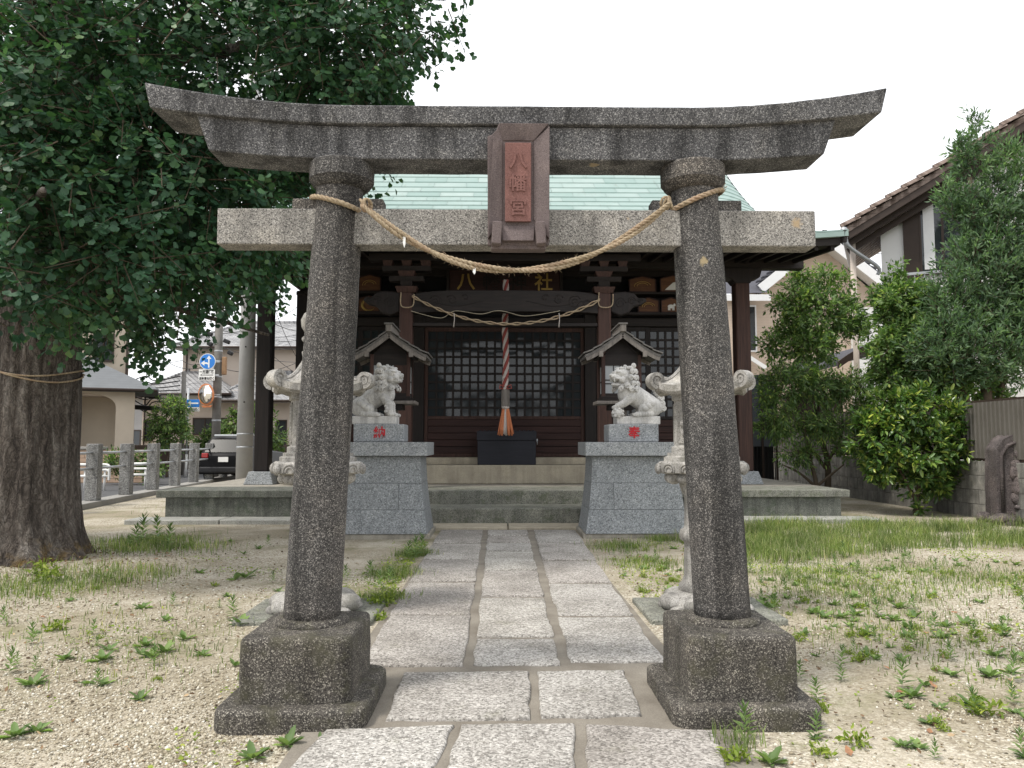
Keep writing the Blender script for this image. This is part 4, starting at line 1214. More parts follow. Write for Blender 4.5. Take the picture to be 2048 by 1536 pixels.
hb(MB().add([(-6.2, 14.0, 5.06), (6.2, 14.0, 5.06), (6.0, 16.9, 5.36), (-6.0, 16.9, 5.36)], [(0, 1, 2, 3)]).add([(-6.2, 14.0, 5.09), (6.2, 14.0, 5.09), (6.0, 16.9, 5.39), (-6.0, 16.9, 5.39)], [(3, 2, 1, 0)]), 'soffit', 'dark_wood', roof)
mr = MB().bar((0, 14.02 - PF, 5.005 - PZ), (0, 16.85 - PF, 5.30 - PZ), .07, .085).mesh('rafter'); mr.materials.append(M['dark_wood'])
for i in range(41):
    o = put('rafter', mr, None, roof); o.location.x = -6.1 + 12.2 * i / 40
# ------------------------------------------------------------------ things on and before the hall
# name board with gilt characters
sb = thing('hall_name_board', 'dark wooden name board with gilt characters above the doors', 'sign', (0, 16.45, 4.42))
MB().box(-1.2, 1.2, .02, .09, .20, .74).build('board', M['red_wood_h'], sb, bevel=.01)
for a in ((-1.26, 1.26, 0, .1, .14, .2), (-1.26, 1.26, 0, .1, .74, .80), (-1.26, -1.2, 0, .1, .2, .74), (1.2, 1.26, 0, .1, .2, .74)): MB().box(*a).build('frame', M['dark_wood_h'], sb, bevel=.008)
for i, ch in enumerate('八幡神社'):
    text_mesh(ch, .40, .010, 'gilt_character', M['gold'] if i in (0, 3) else M['dark_wood'], sb, Matrix.Translation((-.84 + .56 * i, .012, .44)) @ FRONT, .006)
for s in (-1, 1): MB().box(s * 1.0 - .03, s * 1.0 + .03, .04, .3, .22, .34).build('bracket', M['dark_wood'], sb)
# votive pictures
def votive(px0, px1, py0, py1, label, pic):
    Y = 16.50
    a, b = at(px0, py1, Y), at(px1, py0, Y)
    zb = 4.645 if (a.z + b.z) / 2 > 4.62 else 4.20
    w_, h_ = b.x - a.x, b.z - a.z
    t = thing('votive_picture', label, 'votive board', ((a.x + b.x) / 2, Y, zb), 0, 'votive boards along the hall wall')
    hs = w_ / 2
    MB().prism([(-hs, 0), (hs, 0), (hs, h_ * .8), (0, h_), (-hs, h_ * .8)], 'y', 0, .04).build('board', M['ema'], t, bevel=.006)
    k = .86
    fr_ = MB(); pts = [(-hs, 0), (hs, 0), (hs, h_ * .8), (0, h_), (-hs, h_ * .8)]
    for p, q_ in zip(pts, pts[1:] + pts[:1]): fr_.bar((p[0] * .96, -.008, p[1] * .96 + .012), (q_[0] * .96, -.008, q_[1] * .96 + .012), .02, .03, up=(0, 1, 0))
    fr_.build('frame', M['red_wood_h'], t)
    if pic == 'horse':
        m_ = MB().ell((0, 0, h_ * .42), (w_ * .17, .008, h_ * .13), 12, 8).ell((w_ * .17, 0, h_ * .52), (w_ * .06, .008, h_ * .1), 10, 6)
        for lx in (-.13, -.07, .08, .14): m_.box(w_ * lx - .012, w_ * lx + .012, -.006, .0, h_ * .16, h_ * .4)
        m_.build('painted_horse', M['white_paint'], t, True)
    elif pic == 'hill':
        MB().prism([(-w_ * .32, h_ * .15), (w_ * .4, h_ * .15), (w_ * .4, h_ * .3), (w_ * .15, h_ * .62), (0, h_ * .58)], 'y', -.006, 0).build('painted_shape', M['white_paint'], t)
    elif pic == 'crescent':
        m_ = MB(); m_.tube([(w_ * .3 * math.cos(a_), 0, h_ * .45 + h_ * .36 * math.sin(a_)) for a_ in np.linspace(1.6, 5.6, 20)], [.004 + .03 * math.sin(math.pi * i / 19) for i in range(20)], 6); m_.build('gilt_crescent', M['gold'], t, True)
    else:
        m_ = MB()
        for r_ in (.3, .2): m_.tube([(w_ * r_ * math.cos(a_), -.003, h_ * .4 + h_ * r_ * .9 * math.sin(a_)) for a_ in np.linspace(.2, 3.3, 16)], .007, 5)
        m_.build('faded_drawing', M['gold'], t, True)
M['ema'] = wood('faded_board_wood', (.07, .03, .018), (.16, .075, .035), scale=(2, 20, 20))
votive(1258, 1312, 548, 580, 'five-sided wooden votive board with a faded round drawing, upper rail, next to the porch bracket', 'faded')
votive(1320, 1372, 546, 580, 'five-sided wooden votive board with a painted white hill shape, upper rail', 'hill')
votive(1276, 1318, 592, 622, 'small wooden votive board with faded arcs, lower rail, behind the beam nose', 'faded')
votive(1322, 1362, 592, 622, 'small wooden votive board with a white horse, lower rail', 'horse')
votive(716, 762, 546, 580, 'wooden votive board with a faded drawing, upper rail, on the ginkgo side', 'faded')
votive(716, 760, 590, 622, 'reddish votive board with a gilt crescent, lower rail, on the ginkgo side', 'crescent')
# offering box
ox = thing('offering_box', 'dark painted wooden offering box below the bell rope', 'box', (0, 16.0, .927))
bl, br = at(955, 900, 15.95).x, at(1072, 900, 15.95).x; oc = (bl + br) / 2; ow = (br - bl) / 2
MB().box(oc - ow, oc + ow, 0, .52, 0, .50).build('body', M['box_wood'], ox, bevel=.008)
MB().box(oc - ow - .015, oc + ow + .015, -.015, .535, .503, .70).build('lid_case', M['box_wood'], ox, bevel=.008)
ms = MB().box(-.012, .012, .02, .50, 0, .02).mesh('slat'); ms.materials.append(M['box_wood'])
for i in range(13): put('slat', ms, None, ox).location = (oc - ow + .05 + (2 * ow - .1) * i / 12, 0, .70)
MB().box(oc + ow + .015, oc + ow + .04, .03, .08, .48, .54).build('hasp', M['metal_grey'], ox, bevel=.004)
mb = MB().tube([(oc + ow + .03, .05 + .03 * math.cos(a_), .46 + .04 * math.sin(a_)) for a_ in np.linspace(0, 6.283, 17)], .006, 6); mb.build('ring', M['metal_grey'], ox, True)
# bell rope
br_ = thing('bell_rope', 'red and white twisted bell rope with orange tassel hanging before the doors', 'bell rope', (0, 15.3, 0))
X0 = at(1011, 700, 15.3).x; zt, zb = at(1011, 560, 15.3).z, at(1011, 780, 15.3).z
cl = [(X0 + .012 * math.sin(i * .12), 0, zt + (zb - zt) * i / 90) for i in range(91)]
for j, mt in enumerate(('cord_red', 'cord_white', 'cord_red', 'cord_white')):
    MB().tube(helix(cl, .034, .62, j * math.pi / 2), .032, 8).build('cord', M[mt], br_, True)
for sx in (-1, 1): MB().tube([(X0 + sx * .02, -.05, zb + .06), (X0 + sx * .11, -.06, zb + .10), (X0 + sx * .12, -.06, zb + .03), (X0 + sx * .04, -.05, zb + .02)], .014, 6).build('bow', M['cord_red'], br_, True)
sz = at(1011, 815, 15.3).z; tz = at(1011, 870, 15.3).z
MB().lathe([(.075, sz), (.085, sz + .03), (.085, zb - .02), (.075, zb + .01)], 6, (X0, 0, 0)).build('wooden_sleeve', M['grey_wood'], br_, bevel=.006)
MB().lathe([(.06, sz - .03), (.078, sz), (.078, sz + .02)], 14, (X0, 0, 0)).build('tassel_binding', M['cord_white'], br_, True)
th = []
for k in range(46):
    a = 2 * math.pi * k / 46 + random.uniform(-.05, .05); r0 = random.uniform(.03, .065); r1 = random.uniform(.09, .165); zz = tz + random.uniform(-.015, .03)
    pts = [(X0 + (r0 + (r1 - r0) * f ** 1.1) * math.cos(a), (r0 + (r1 - r0) * f ** 1.1) * math.sin(a) * .75, sz + (zz - sz) * f) for f in (0, .25, .5, .75, 1)]
    white = abs(math.cos(a)) < .36
    MB().tube(pts, [.012, .015, .016, .016, .014], 5).build('tassel_strand', M['cord_white' if white else 'cord_orange'], br_, True)
# thin straw rope on the porch beam
hr = thing('porch_straw_rope', 'thin straw rope sagging below the carved porch beam', 'rope', (0, 14.44, 0))
a, b, m_ = at(824, 592, 14.44), at(1200, 600, 14.44), at(1012, 648, 14.44)
cz = []
for i in range(101):
    t_ = i / 100; u = 2 * t_ - 1; p = a.lerp(b, t_); cz.append(Vector((p.x, 0, p.z - ((a.z + b.z) / 2 - m_.z) * (1 - abs(u) ** 2))))
for k in range(2):
    MB().tube([p + Vector((0, .0, .012 * (1 if k else -1) + (.015 * k * max(0, (i - 50) / 50)))) for i, p in enumerate(helix(cz, .01, .25, k * math.pi))], .014, 6).build('cord', M['straw'], hr, True)
for px, x in ((908, 0), (1118, 0)):
    p = at(px, 632, 14.44); z1 = at(px, 655, 14.44).z
    MB().tube([(p.x, -.02, p.z + .05), (p.x + .01, -.02, p.z - .06), (p.x - .005, -.02, z1)], [.008, .007, .012], 5).build('paper_tail', M['cord_white'], hr, True)
for s, px0, px1 in ((-1, 802, 828), (1, 1198, 1226)):
    A, B_, C_, D_ = at(px0, 585, 14.44), at(px0 + 1, 612, 14.44), at(px1 - 3, 612, 14.44), at(px1, 588, 14.44)
    MB().tube([(p.x, 0, p.z) for p in densify([A, B_, C_, D_], 24)], .012, 6).build('tie_loop', M['straw'], hr, True)
cd = thing('thin_cord', 'thin pale cord strung in waves just behind the sagging straw rope', 'cord', (0, 14.47, 0))
pts = densify([at(px, py, 14.47) for px, py in ((822, 622), (880, 636), (910, 622), (960, 628), (990, 622), (1010, 623), (1050, 632), (1108, 624), (1120, 621))], 90)
MB().tube([(p.x, 0, p.z) for p in pts], .006, 5).build('cord', M['light_cord'], cd, True)
# wooden box lanterns on posts
def wood_lantern(s, label):
    Y = 12.85
    apex = at(785 if s < 0 else 1238, 660, Y)
    t = thing('wooden_lantern', label, 'lantern', (apex.x, Y, 0), 0, 'roofed wooden lanterns beside the steps')
    k = -s                                             # inward side (towards the steps)
    gz0 = apex.z
    MB().box(k * .26 - .07 if False else -.30 + (.0), .30, -.30, .30, -.03, .09).build('post_footing', M['granite'], t, bevel=.01)
    MB().box(-.10, .10, -.10, .10, .09, 2.02).build('post', M['grey_wood'], t, bevel=.012, seg=1)
    MB().box(-.20, .20, -.2, .2, 1.93, 2.02).build('bracket_block', M['dark_wood'], t, bevel=.008)
    MB().box(-.42, .42, -.26, .26, 2.021, 2.075).build('shelf', M['grey_wood'], t, bevel=.008)
    MB().box(-.34, .34, -.23, .23, 2.076, 2.15).build('shelf_moulding', M['dark_wood_h'], t, bevel=.008)
    bz0, bz1 = 2.15, 2.84
    for x in (-.30, .30):
        for y in (-.2, .2): MB().box(x - .03, x + .03, y - .03, y + .03, bz0, bz1).build('corner_post', M['red_wood'], t, bevel=.004)
    for y in (-.2, .2):
        MB().box(-.27, .27, y - .02, y + .02, bz0, bz0 + .05).build('rail', M['dark_wood_h'], t); MB().box(-.27, .27, y - .02, y + .02, 2.66, bz1).build('rail', M['dark_wood_h'], t)
    for x in (-.3, .3):
        MB().box(x - .02, x + .02, -.17, .17, bz0, bz0 + .05).build('rail', M['dark_wood'], t); MB().box(x - .02, x + .02, -.17, .17, 2.66, bz1).build('rail', M['dark_wood'], t)
    for y, d in ((-.2, -1), (.2, 1)):
        p = MB().box(-.27, .06, y - .004, y + .004, bz0 + .05, 2.66).build('paper_pane', M['paper'], t)
        MB().box(.06, .27, y - .012, y + .012, bz0 + .05, 2.66).build('side_board', M['red_wood'], t)
        for xx in (-.13, -.02, .02): MB().box(xx - .008, xx + .008, y + d * .006 - .004, y + d * .006 + .004, bz0 + .05, 2.66).build('muntin', M['dark_wood'], p)
        for zz in (2.36, 2.42): MB().box(-.27, .06, y + d * .010 - .004, y + d * .010 + .004, zz - .008, zz + .008).build('muntin', M['dark_wood_h'], p)
    for x, d in ((-.3, -1), (.3, 1)):
        p = MB().box(x - .004, x + .004, -.17, .17, bz0 + .05, 2.66).build('paper_pane', M['paper'], t)
        MB().box(x + d * .007 - .004, x + d * .007 + .004, -.17, .17, 2.39, 2.41).build('muntin', M['dark_wood'], p)
    # curved gable roof facing the path
    ez, rz_ = apex.z - .46, apex.z - .07
    def prof(u): return ez + (rz_ - ez) * (1 - abs(u)) ** 1.25
    rfo = MB().prism([(-.27, 2.84), (.27, 2.84), (.27, 2.86), (0, rz_ - .05), (-.27, 2.86)], 'y', -.17, .17).build('gable_board', M['dark_wood_h'], t)
    rf = MB(); N = 10; top = []; 
    for side in (-1, 1):
        V = []; Fs = []
        for i in range(N + 1):
            u = side * i / N; x = u * .62; z = prof(u)
            V += [(x, -.40, z), (x, .40, z), (x, .40, z - .045), (x, -.40, z - .045)]
        for i in range(N):
            for q_ in range(4): Fs.append((i * 4 + q_, i * 4 + (q_ + 1) % 4, i * 4 + 4 + (q_ + 1) % 4, i * 4 + 4 + q_))
        Fs += [(0, 1, 2, 3), (N * 4 + 3, N * 4 + 2, N * 4 + 1, N * 4)]
        rf.add(V, Fs)
    ro = rf.build('roof', M['grey_wood_h'], t)
    for side in (-1, 1):
        for c_ in range(4):                            # overlapping roof boards
            u0, u1 = (c_ + 1.06) / 4, c_ / 4
            a_, b_ = Vector((side * .64 * u0, 0, prof(u0) if u0 <= 1 else prof(1) - .01)), Vector((side * .64 * u1, 0, prof(u1)))
            a_.z += .030; b_.z += .012
            MB().bar(a_ + Vector((0, -.42, 0)) * 0, b_, .86, .022, up=(0, 0, 1)).build('roof_board', M['grey_wood_h'], ro, bevel=.004)
        # verge boards under the edge, front and back
        for yy in (-.385, .385):
            vb = MB()
            for i in range(N):
                u0, u1 = side * i / N, side * (i + 1) / N
                vb.bar((u0 * .60, yy, prof(u0) - .075), (u1 * .60, yy, prof(u1) - .075), .035, .06)
            vb.build('verge_board', M['grey_wood'], ro)
            MB().box(side * .36 - .035, side * .36 + .035, yy - .03, yy + .03, prof(.58) - .17, prof(.58) - .08).build('purlin_end', M['grey_wood'], ro, bevel=.004)
    for x in (-.36, .36): MB().box(x - .03, x + .03, -.37, .37, prof(.58) - .16, prof(.58) - .09).build('purlin', M['dark_wood'], t)
    MB().box(-.05, .05, -.45, .45, rz_ - .02, rz_ + .10).build('ridge', M['grey_wood'], ro, bevel=.01)
    MB().box(-.075, .075, -.46, .46, rz_ + .101, rz_ + .125).build('ridge_cap', M['grey_wood_h'], ro, bevel=.004)
    return t
wood_lantern(-1, 'roofed wooden lantern on a post behind the closed-mouth lion-dog')
wood_lantern(1, 'roofed wooden lantern on a post behind the open-mouth lion-dog')
# ------------------------------------------------------------------ stone post fence along the road
fpx = [(185, 1012), (242, 1001), (293, 991), (338, 980), (379, 973), (414, 967), (445, 960), (470, 955)]
fp = [gp(*p) for p in fpx]
fit = np.polyfit([p.y for p in fp], [p.x for p in fp], 1)
fd = Vector((fit[0], 1, 0)).normalized()
fy0, fy1 = fp[0].y, fp[-1].y
fence = thing('stone_fence', 'fence of square grey stone posts joined by two metal pipes along the road', 'fence', (np.polyval(fit, fy0), fy0, 0), -math.atan(fit[0]))
step_ = (fp[-1] - fp[0]).length / 7
pm = MB().box(-.13, .13, -.13, .13, 0, 1.24).mesh('post'); pm.materials.append(M['post_stone'])
for k in range(-3, 8):
    put('post', pm, None, fence, .015).location = (0, step_ * k, .12)
for z in (.82, 1.16):
    for k in range(-3, 7): MB().tube([(0, step_ * k + .13, z), (0, step_ * (k + 1) - .13, z)], .028, 8).build('pipe_rail', M['metal_grey'], fence, True)
MB().box(-.2, .2, -3.4 * step_, 7.4 * step_, -.05, .12).build('kerb', M['kerb'], fence, bevel=.015)
# ------------------------------------------------------------------ poles
def pole(px, py, Y, r0, r1, top, label, mat):
    c = at(px, py, Y)
    t = thing('utility_pole', label, 'pole', (c.x, Y, 0))
    MB().lathe([(r0, -.05), (r0 + (r1 - r0) * .5, top * .5), (r1, top)], 24).build('shaft', M[mat], t, True)
    return t
p1 = pole(492, 800, 19.6, .205, .165, 11, 'thick pale concrete utility pole rising beside the platform', 'pole_concrete')
for z in (1.58, 1.25):
    MB().lathe([(.207 - .0018 * z * 2, z), (.211 - .0018 * z * 2, z + .01), (.211 - .0018 * z * 2, z + .03), (.207 - .0018 * z * 2, z + .04)], 24).build('band', M['metal_grey'], p1, True)
for z in (2.4, 3.8): MB().ell((.02, -.2, z), (.02, .02, .02), 8, 6).build('bolt_hole', M['black_plastic'], p1)
MB().lathe([(.28, -.02), (.28, .05), (.22, .07)], 24).build('collar', M['kerb'], p1, True)
p2 = pole(434, 800, 30.0, .17, .14, 8.6, 'grey weathered pole carrying the traffic mirror and round sign', 'pole_dark')
for k, (dx, z, s) in enumerate(((-.35, 5.6, .28), (.35, 5.3, .25), (.5, 4.85, .2), (-.3, 5.2, .2), (.1, 6.2, .25))):
    MB().bar((dx - s / 2, -.1, z + .05), (dx + s / 2, -.1, z - .05), .16, .16).build('cable_closure', M['black_plastic'], p2, bevel=.04)
for z in (1.2, 2.2, 3.1, 3.9, 4.5, 4.9): MB().lathe([(.172 - .0034 * z, z), (.178 - .0034 * z, z + .01), (.178 - .0034 * z, z + .05), (.172 - .0034 * z, z + .06)], 20).build('band', M['metal_grey'], p2, True)
MB().box(.18, .36, -.12, .0, 4.0, 4.7).build('rusty_box', M['rust'], p2, bevel=.03)
p3 = pole(365, 850, 33.0, .11, .09, 4.4, 'short thin pole tangled with black cables behind the round bush', 'pole_dark')
for k in range(7):
    a = random.random() * 6; pts = densify([(-.12, -.1, 3.0 + .2 * k), (-.9 - .3 * random.random(), -.15, 3.1 + .15 * k), (-1.6, -.1, 2.7 + .25 * k), (-2.4, 0, 3.3 + .1 * k)], 16)
    MB().tube(pts, .025, 5).build('cable', M['black_plastic'], p3, True)
MB().bar((-2.5, -.15, 3.5), (-.9, -.15, 3.3), .2, .2).build('cable_closure', M['black_plastic'], p3, bevel=.06)
MB().bar((-2.3, -.15, 2.9), (-.9, -.15, 2.8), .2, .2).build('cable_closure', M['black_plastic'], p3, bevel=.06)
# round sign
sgn = thing('round_sign', 'round blue sign with white straight and left arrows on the mirror pole', 'sign', at(415, 723, 29.7))
MB().prism([(.31 * math.cos(2 * math.pi * k / 40), .31 * math.sin(2 * math.pi * k / 40)) for k in range(40)], 'y', 0, .02).build('rim', M['sign_white'], sgn)
MB().prism([(.288 * math.cos(2 * math.pi * k / 40), .288 * math.sin(2 * math.pi * k / 40)) for k in range(40)], 'y', -.004, -.001).build('disc', M['sign_blue'], sgn)
MB().prism([(.03, -.24), (.08, -.24), (.08, .10), (.145, .10), (.055, .235), (-.035, .10), (.03, .10)], 'y', -.008, -.005).build('straight_arrow', M['sign_white'], sgn)
MB().prism([(.028, -.12), (.028, -.06), (-.02, -.03), (-.11, -.03), (-.11, .035), (-.25, -.065), (-.11, -.165), (-.11, -.095), (-.04, -.095)], 'y', -.008, -.005).build('left_arrow', M['sign_white'], sgn)
MB().box(.2, .46, .02, .06, -.03, .03).build('bracket', M['metal_grey'], sgn)
def plate(name, label, px0, px1, py0, py1, Y, lines, arrow=None, blue=False, cat='sign', bracket=None):
    a, b = at(px0, py1, Y), at(px1, py0, Y); w_, h_ = b.x - a.x, b.z - a.z
    t = thing(name, label, cat, ((a.x + b.x) / 2, Y, (a.z + b.z) / 2))
    MB().box(-w_ / 2, w_ / 2, 0, .015, -h_ / 2, h_ / 2).build('plate', M['sign_blue' if blue else 'sign_white'], t, bevel=.01)
    for s_, z_, size in lines:
        tm = text_mesh(s_, size, .001, 'lettering', M['sign_black'], t, Matrix.Translation((0, -.004, z_ * h_)) @ FRONT, .004)
        wd = tm.dimensions.x if tm.dimensions.x else 1
        co = [v.co.x for v in tm.data.vertices]
        if co and max(co) - min(co) > w_ * .9: tm.scale.x = w_ * .9 / (max(co) - min(co))
    if arrow:
        al, az_, ah, mt = arrow
        MB().prism([(al * w_ / 2, az_ * h_ - ah * .3), (al * w_ / 2, az_ * h_ + ah * .3), (-al * w_ / 2 + ah * 1.3, az_ * h_ + ah * .3), (-al * w_ / 2 + ah * 1.3, az_ * h_ + ah), (-al * w_ / 2, az_ * h_), (-al * w_ / 2 + ah * 1.3, az_ * h_ - ah), (-al * w_ / 2 + ah * 1.3, az_ * h_ - ah * .3)], 'y', -.006, -.002).build('arrow', M[mt], t)
    if bracket: MB().box(bracket[0], bracket[1], .015, .05, -.03, .03).build('bracket', M['metal_grey'], t)
    return t
plate('one_way_plate', 'white plate with a black arrow and two lines of writing below the round sign', 397, 430, 739, 761, 29.72, [('一方通行路', .29, .15), ('自転車を除く', -.31, .12)], (.8, 0, .035, 'sign_black'), bracket=(.2, .45))
sp = thing('sign_post', 'thin grey post beside the round bush holding the blue arrow sign', 'post', (at(373, 900, 31.6).x, 31.6, 0))
MB().tube([(0, 0, -.02), (0, 0, 3.6)], .04, 10).build('tube', M['metal_grey'], sp, True)
MB().tube([(0, 0, 0), (0, 0, .9)], .05, 10).build('white_sleeve', M['sign_white'], sp, True)
plate('arrow_sign', 'rectangular blue sign with a white arrow pointing left', 373, 399, 799, 814, 31.5, [], (.86, 0, .10, 'sign_white'), True, bracket=(-.25, .0))
plate('exception_plate', 'small white plate with one line of writing under the blue arrow sign', 373, 399, 815, 823, 31.5, [('自転車を除く', 0, .13)], bracket=(-.25, .0))
# traffic mirror
mr_ = thing('traffic_mirror', 'round convex traffic mirror with orange rim on the grey pole', 'mirror', at(413, 789, 29.6), R(-28))
MB().lathe([(.40, -.02), (.42, 0), (.42, .03), (.395, .035), (.0, .036)], 40).build('rim', M['orange_metal'], mr_, True, angle=50)
MB().lathe([(.385, .036), (.32, .075), (.2, .108), (.1, .12), (.0, .124)], 40).build('mirror_face', M['mirror'], mr_, True)
MB().prism([(-.30, -.42), (.30, -.42), (.2, -.5), (-.2, -.5)], 'z', -.02, .015).build('lower_bracket', M['orange_metal'], mr_, bevel=.01)
for ch in mr_.children: ch.data.transform(Matrix.Rotation(math.pi / 2 + .08, 4, 'X'))
MB().bar((.0, .05, 0), (.33, .35, 0), .05, .05).build('arm', M['metal_grey'], mr_)
# overhead wires
wl = [((300, 668), (432, 690), 31, 30), ((432, 668), (600, 610), 30, 40), ((432, 690), (640, 720), 30, 45), ((480, 640), (620, 760), 32, 40), ((436, 735), (600, 722), 30, 36), ((330, 720), (432, 722), 33, 30), ((500, 618), (640, 655), 19.8, 34), ((440, 660), (620, 662), 30, 50), ((540, 590), (610, 740), 36, 38), ((500, 668), (640, 668), 36, 36), ((280, 700), (366, 720), 45, 33), ((366, 722), (436, 700), 33, 30)]
for (a, b, Ya, Yb) in wl:
    A, B_ = at(*a, Ya), at(*b, Yb)
    o = MB().tube([A.lerp(B_, i / 12) - Vector((0, 0, .35 * (1 - (2 * i / 12 - 1) ** 2))) for i in range(13)], .014, 5).build('overhead_wire', M['black_plastic'], None, True)
    tag(o, 'thin black overhead wire strung across the street by the poles', 'wire', 'overhead wires of the street')
wr = MB().tube([at(1640, 515, 34).lerp(at(1790, 505, 34), i / 8) for i in range(9)], .013, 5).build('overhead_wire', M['black_plastic'], None, True)
tag(wr, 'thin wire running behind the downpipe of the white house', 'wire')
# guard pipes at the corner
def guard(px0, px1, Y, label):
    a, b = at(px0, 960, Y), at(px1, 960, Y); L = b.x - a.x
    t = thing('guard_pipe', label, 'guard rail', (a.x, Y, 0), R(-8), 'white guard pipes at the road corner')
    for z in (.75, .60, .42):
        MB().tube(densify([(-.2, 0, z), (L * .6, 0, z), (L - .1, 0, z), (L, 0, z - .06), (L, 0, max(z - .3, .02))], 30) if z > .5 else [(-.2, 0, z), (L - .05, 0, z)], .035, 8).build('pipe', M['white_paint'], t, True)
    for x in (0, L * .8): MB().tube([(x, .03, -.02), (x, .03, .62)], .03, 8).build('leg', M['white_paint'], t, True)
guard(168, 222, 22.5, 'white tubular guard rail near the brick garden wall')
guard(258, 300, 23.5, 'white tubular guard rail between the stone posts and the bush')
# ------------------------------------------------------------------ black car seen from behind
cl_, cr_ = at(396, 930, 26.6).x, at(497, 930, 26.6).x
car = thing('parked_car', 'black car seen from behind beyond the stone fence', 'car', ((cl_ + cr_) / 2, 26.6, 0))
hw = (cr_ - cl_) / 2
prof = [(0, .30), (-.02, .55), (.02, .95), (.10, 1.02), (.45, 1.50), (.75, 1.60), (2.2, 1.60), (2.9, 1.10), (4.2, 1.0), (4.35, .7), (4.35, .3)]
V = []; Fs = []; npf = len(prof)
for sx in (-1, -.86, .86, 1):
    for y, z in prof:
        k = 1.0 if z < 1.0 else 1.0 - .22 * (z - 1.0) / .6
        dz = -.05 if abs(sx) == 1 and z > 1.0 else 0
        V.append((sx * hw * k, y + (.06 if abs(sx) == 1 and y < .2 else 0), z + dz))
for i in range(3):
    for j in range(npf):
        j2 = (j + 1) % npf; Fs.append((i * npf + j, i * npf + j2, (i + 1) * npf + j2, (i + 1) * npf + j))
Fs.append(tuple(range(npf))); Fs.append(tuple(3 * npf + j for j in range(npf - 1, -1, -1)))
MB().add(V, Fs).build('body', M['car_black'], car, True, bevel=.03, angle=40)
MB().add([(-hw * .80, .105, 1.05), (hw * .80, .105, 1.05), (hw * .66, .42, 1.485), (-hw * .66, .42, 1.485)], [(0, 1, 2, 3)]).build('rear_window', M['car_glass'], car)
for s in (-1, 1):
    MB().box(s * hw * .74 - .11, s * hw * .74 + .11, -.03, .06, .86, 1.02).build('tail_light', M['tail_red'], car, bevel=.02)
    MB().tube([(s * hw * .72, .9, 1.64), (s * hw * .72, 2.0, 1.64)], .025, 6).build('roof_rail', M['metal_grey'], car, True)
    for y in (.75, 3.5):
        wh = MB().lathe([(.25, -.1), (.32, -.08), (.33, 0), (.32, .08), (.25, .1)], 24).build('wheel', M['rubber'], car, True)
        wh.data.transform(Matrix.Rotation(math.pi / 2, 4, 'Y')); wh.location = (s * (hw - .1), y, .33)
pt = MB().box(-.17, .17, -.035, -.02, .72, .89).build('number_plate', M['sign_white'], car)
MB().box(-hw * .95, hw * .95, -.05, .12, .34, .56).build('bumper', M['black_plastic'], car, bevel=.05)
MB().box(-.5, .5, .42, .60, 1.585, 1.66).build('roof_spoiler', M['metal_grey'], car, bevel=.03)
# ------------------------------------------------------------------ houses over the road
def window(parent, x0, x1, z0, z1, y, n=2, fm='brown_trim', pane='window_glass', d=.06):
    f = MB().box(x0 - .06, x1 + .06, y - d, y + .02, z1, z1 + .07).box(x0 - .06, x1 + .06, y - d - .02, y + .02, z0 - .07, z0).box(x0 - .06, x0, y - d, y + .02, z0, z1).box(x1, x1 + .06, y - d, y + .02, z0, z1)
    for i in range(1, n):
        x = x0 + (x1 - x0) * i / n; f.box(x - .03, x + .03, y - d * .8, y + .01, z0, z1)
    w_ = f.build('window', M[fm], parent)
    for i in range(n):
        a = x0 + (x1 - x0) * i / n; b = x0 + (x1 - x0) * (i + 1) / n
        MB().box(a + (.03 if i else 0), b - (.03 if i < n - 1 else 0), y - d * .45, y - d * .3, z0, z1).build('pane', M[pane], w_)
    return w_
# beige house with the arched porch
Y = 31.0
bx = lambda px, Yv=Y: at(px, 850, Yv).x
bz = lambda py, Yv=Y: at(200, py, Yv).z
hA = thing('beige_house', 'beige house with an arched porch and slate porch roof beyond the fence', 'house', (bx(247), Y, 0), R(25))
oX = bx(247)
MB().box(-12, bx(247) - oX, 0, 9, -.05, 9.0).build('wall', M['beige_wall'], hA)
window(hA, bx(190) - oX, bx(222) - oX, bz(722), bz(672), 0, 2)
MB().tube([(bx(249) - oX, -.1, 0), (bx(249) - oX, -.1, 8.8)], .05, 8).build('downpipe', M['brown_trim'], hA, True)
Yp = 29.4
px0, px1 = at(30, 850, Yp).x - oX, at(226, 850, Yp).x - oX; zt = at(200, 778, Yp).z
ax0, ax1, az0 = at(150, 850, Yp).x - oX, at(192, 850, Yp).x - oX, at(170, 800, Yp).z; 
arch_ = [(ax1 - (ax1 - ax0 + 1.2) * (1 - math.cos(a)) / 2, az0 - .25 + .5 * math.sin(a)) for a in np.linspace(0, math.pi, 14)]
MB().prism([(ax1, 0), (px1, 0), (px1, zt), (px0 - 1, zt), (px0 - 1, 0), (arch_[-1][0], 0)] + arch_[::-1], 'y', Yp - Y, Yp - Y + .35).build('porch_arch', M['beige_wall'], hA)
MB().box(px0 - 1, px1, Yp - Y + .35, 0, zt - .25, zt).build('porch_ceiling', M['beige_wall2'], hA)
MB().box(px1 - .35, px1, Yp - Y + .35, 0, 0, zt - .25).build('porch_pier', M['beige_wall'], hA)
ex, ez0, rz0 = at(262, 772, Yp - .4).x - oX, at(262, 776, Yp - .4).z, at(150, 705, Yp + .6).z
MB().add([(px0 - 2, Yp - Y - .4, ez0), (ex, Yp - Y - .4, ez0), (at(170, 705, Y).x - oX, -.01, rz0), (px0 - 2, -.01, rz0), (ex, 1.5, ez0), (px0 - 2, Yp - Y - .4, ez0 - .12), (ex, Yp - Y - .4, ez0 - .12), (ex, 1.5, ez0 - .12), (at(170, 705, Y).x - oX, 1.5, rz0)],
         [(0, 1, 2, 3), (1, 4, 8, 2), (0, 5, 6, 1), (1, 6, 7, 4), (5, 7, 6)]).build('porch_roof', M['slate_grey'], hA)
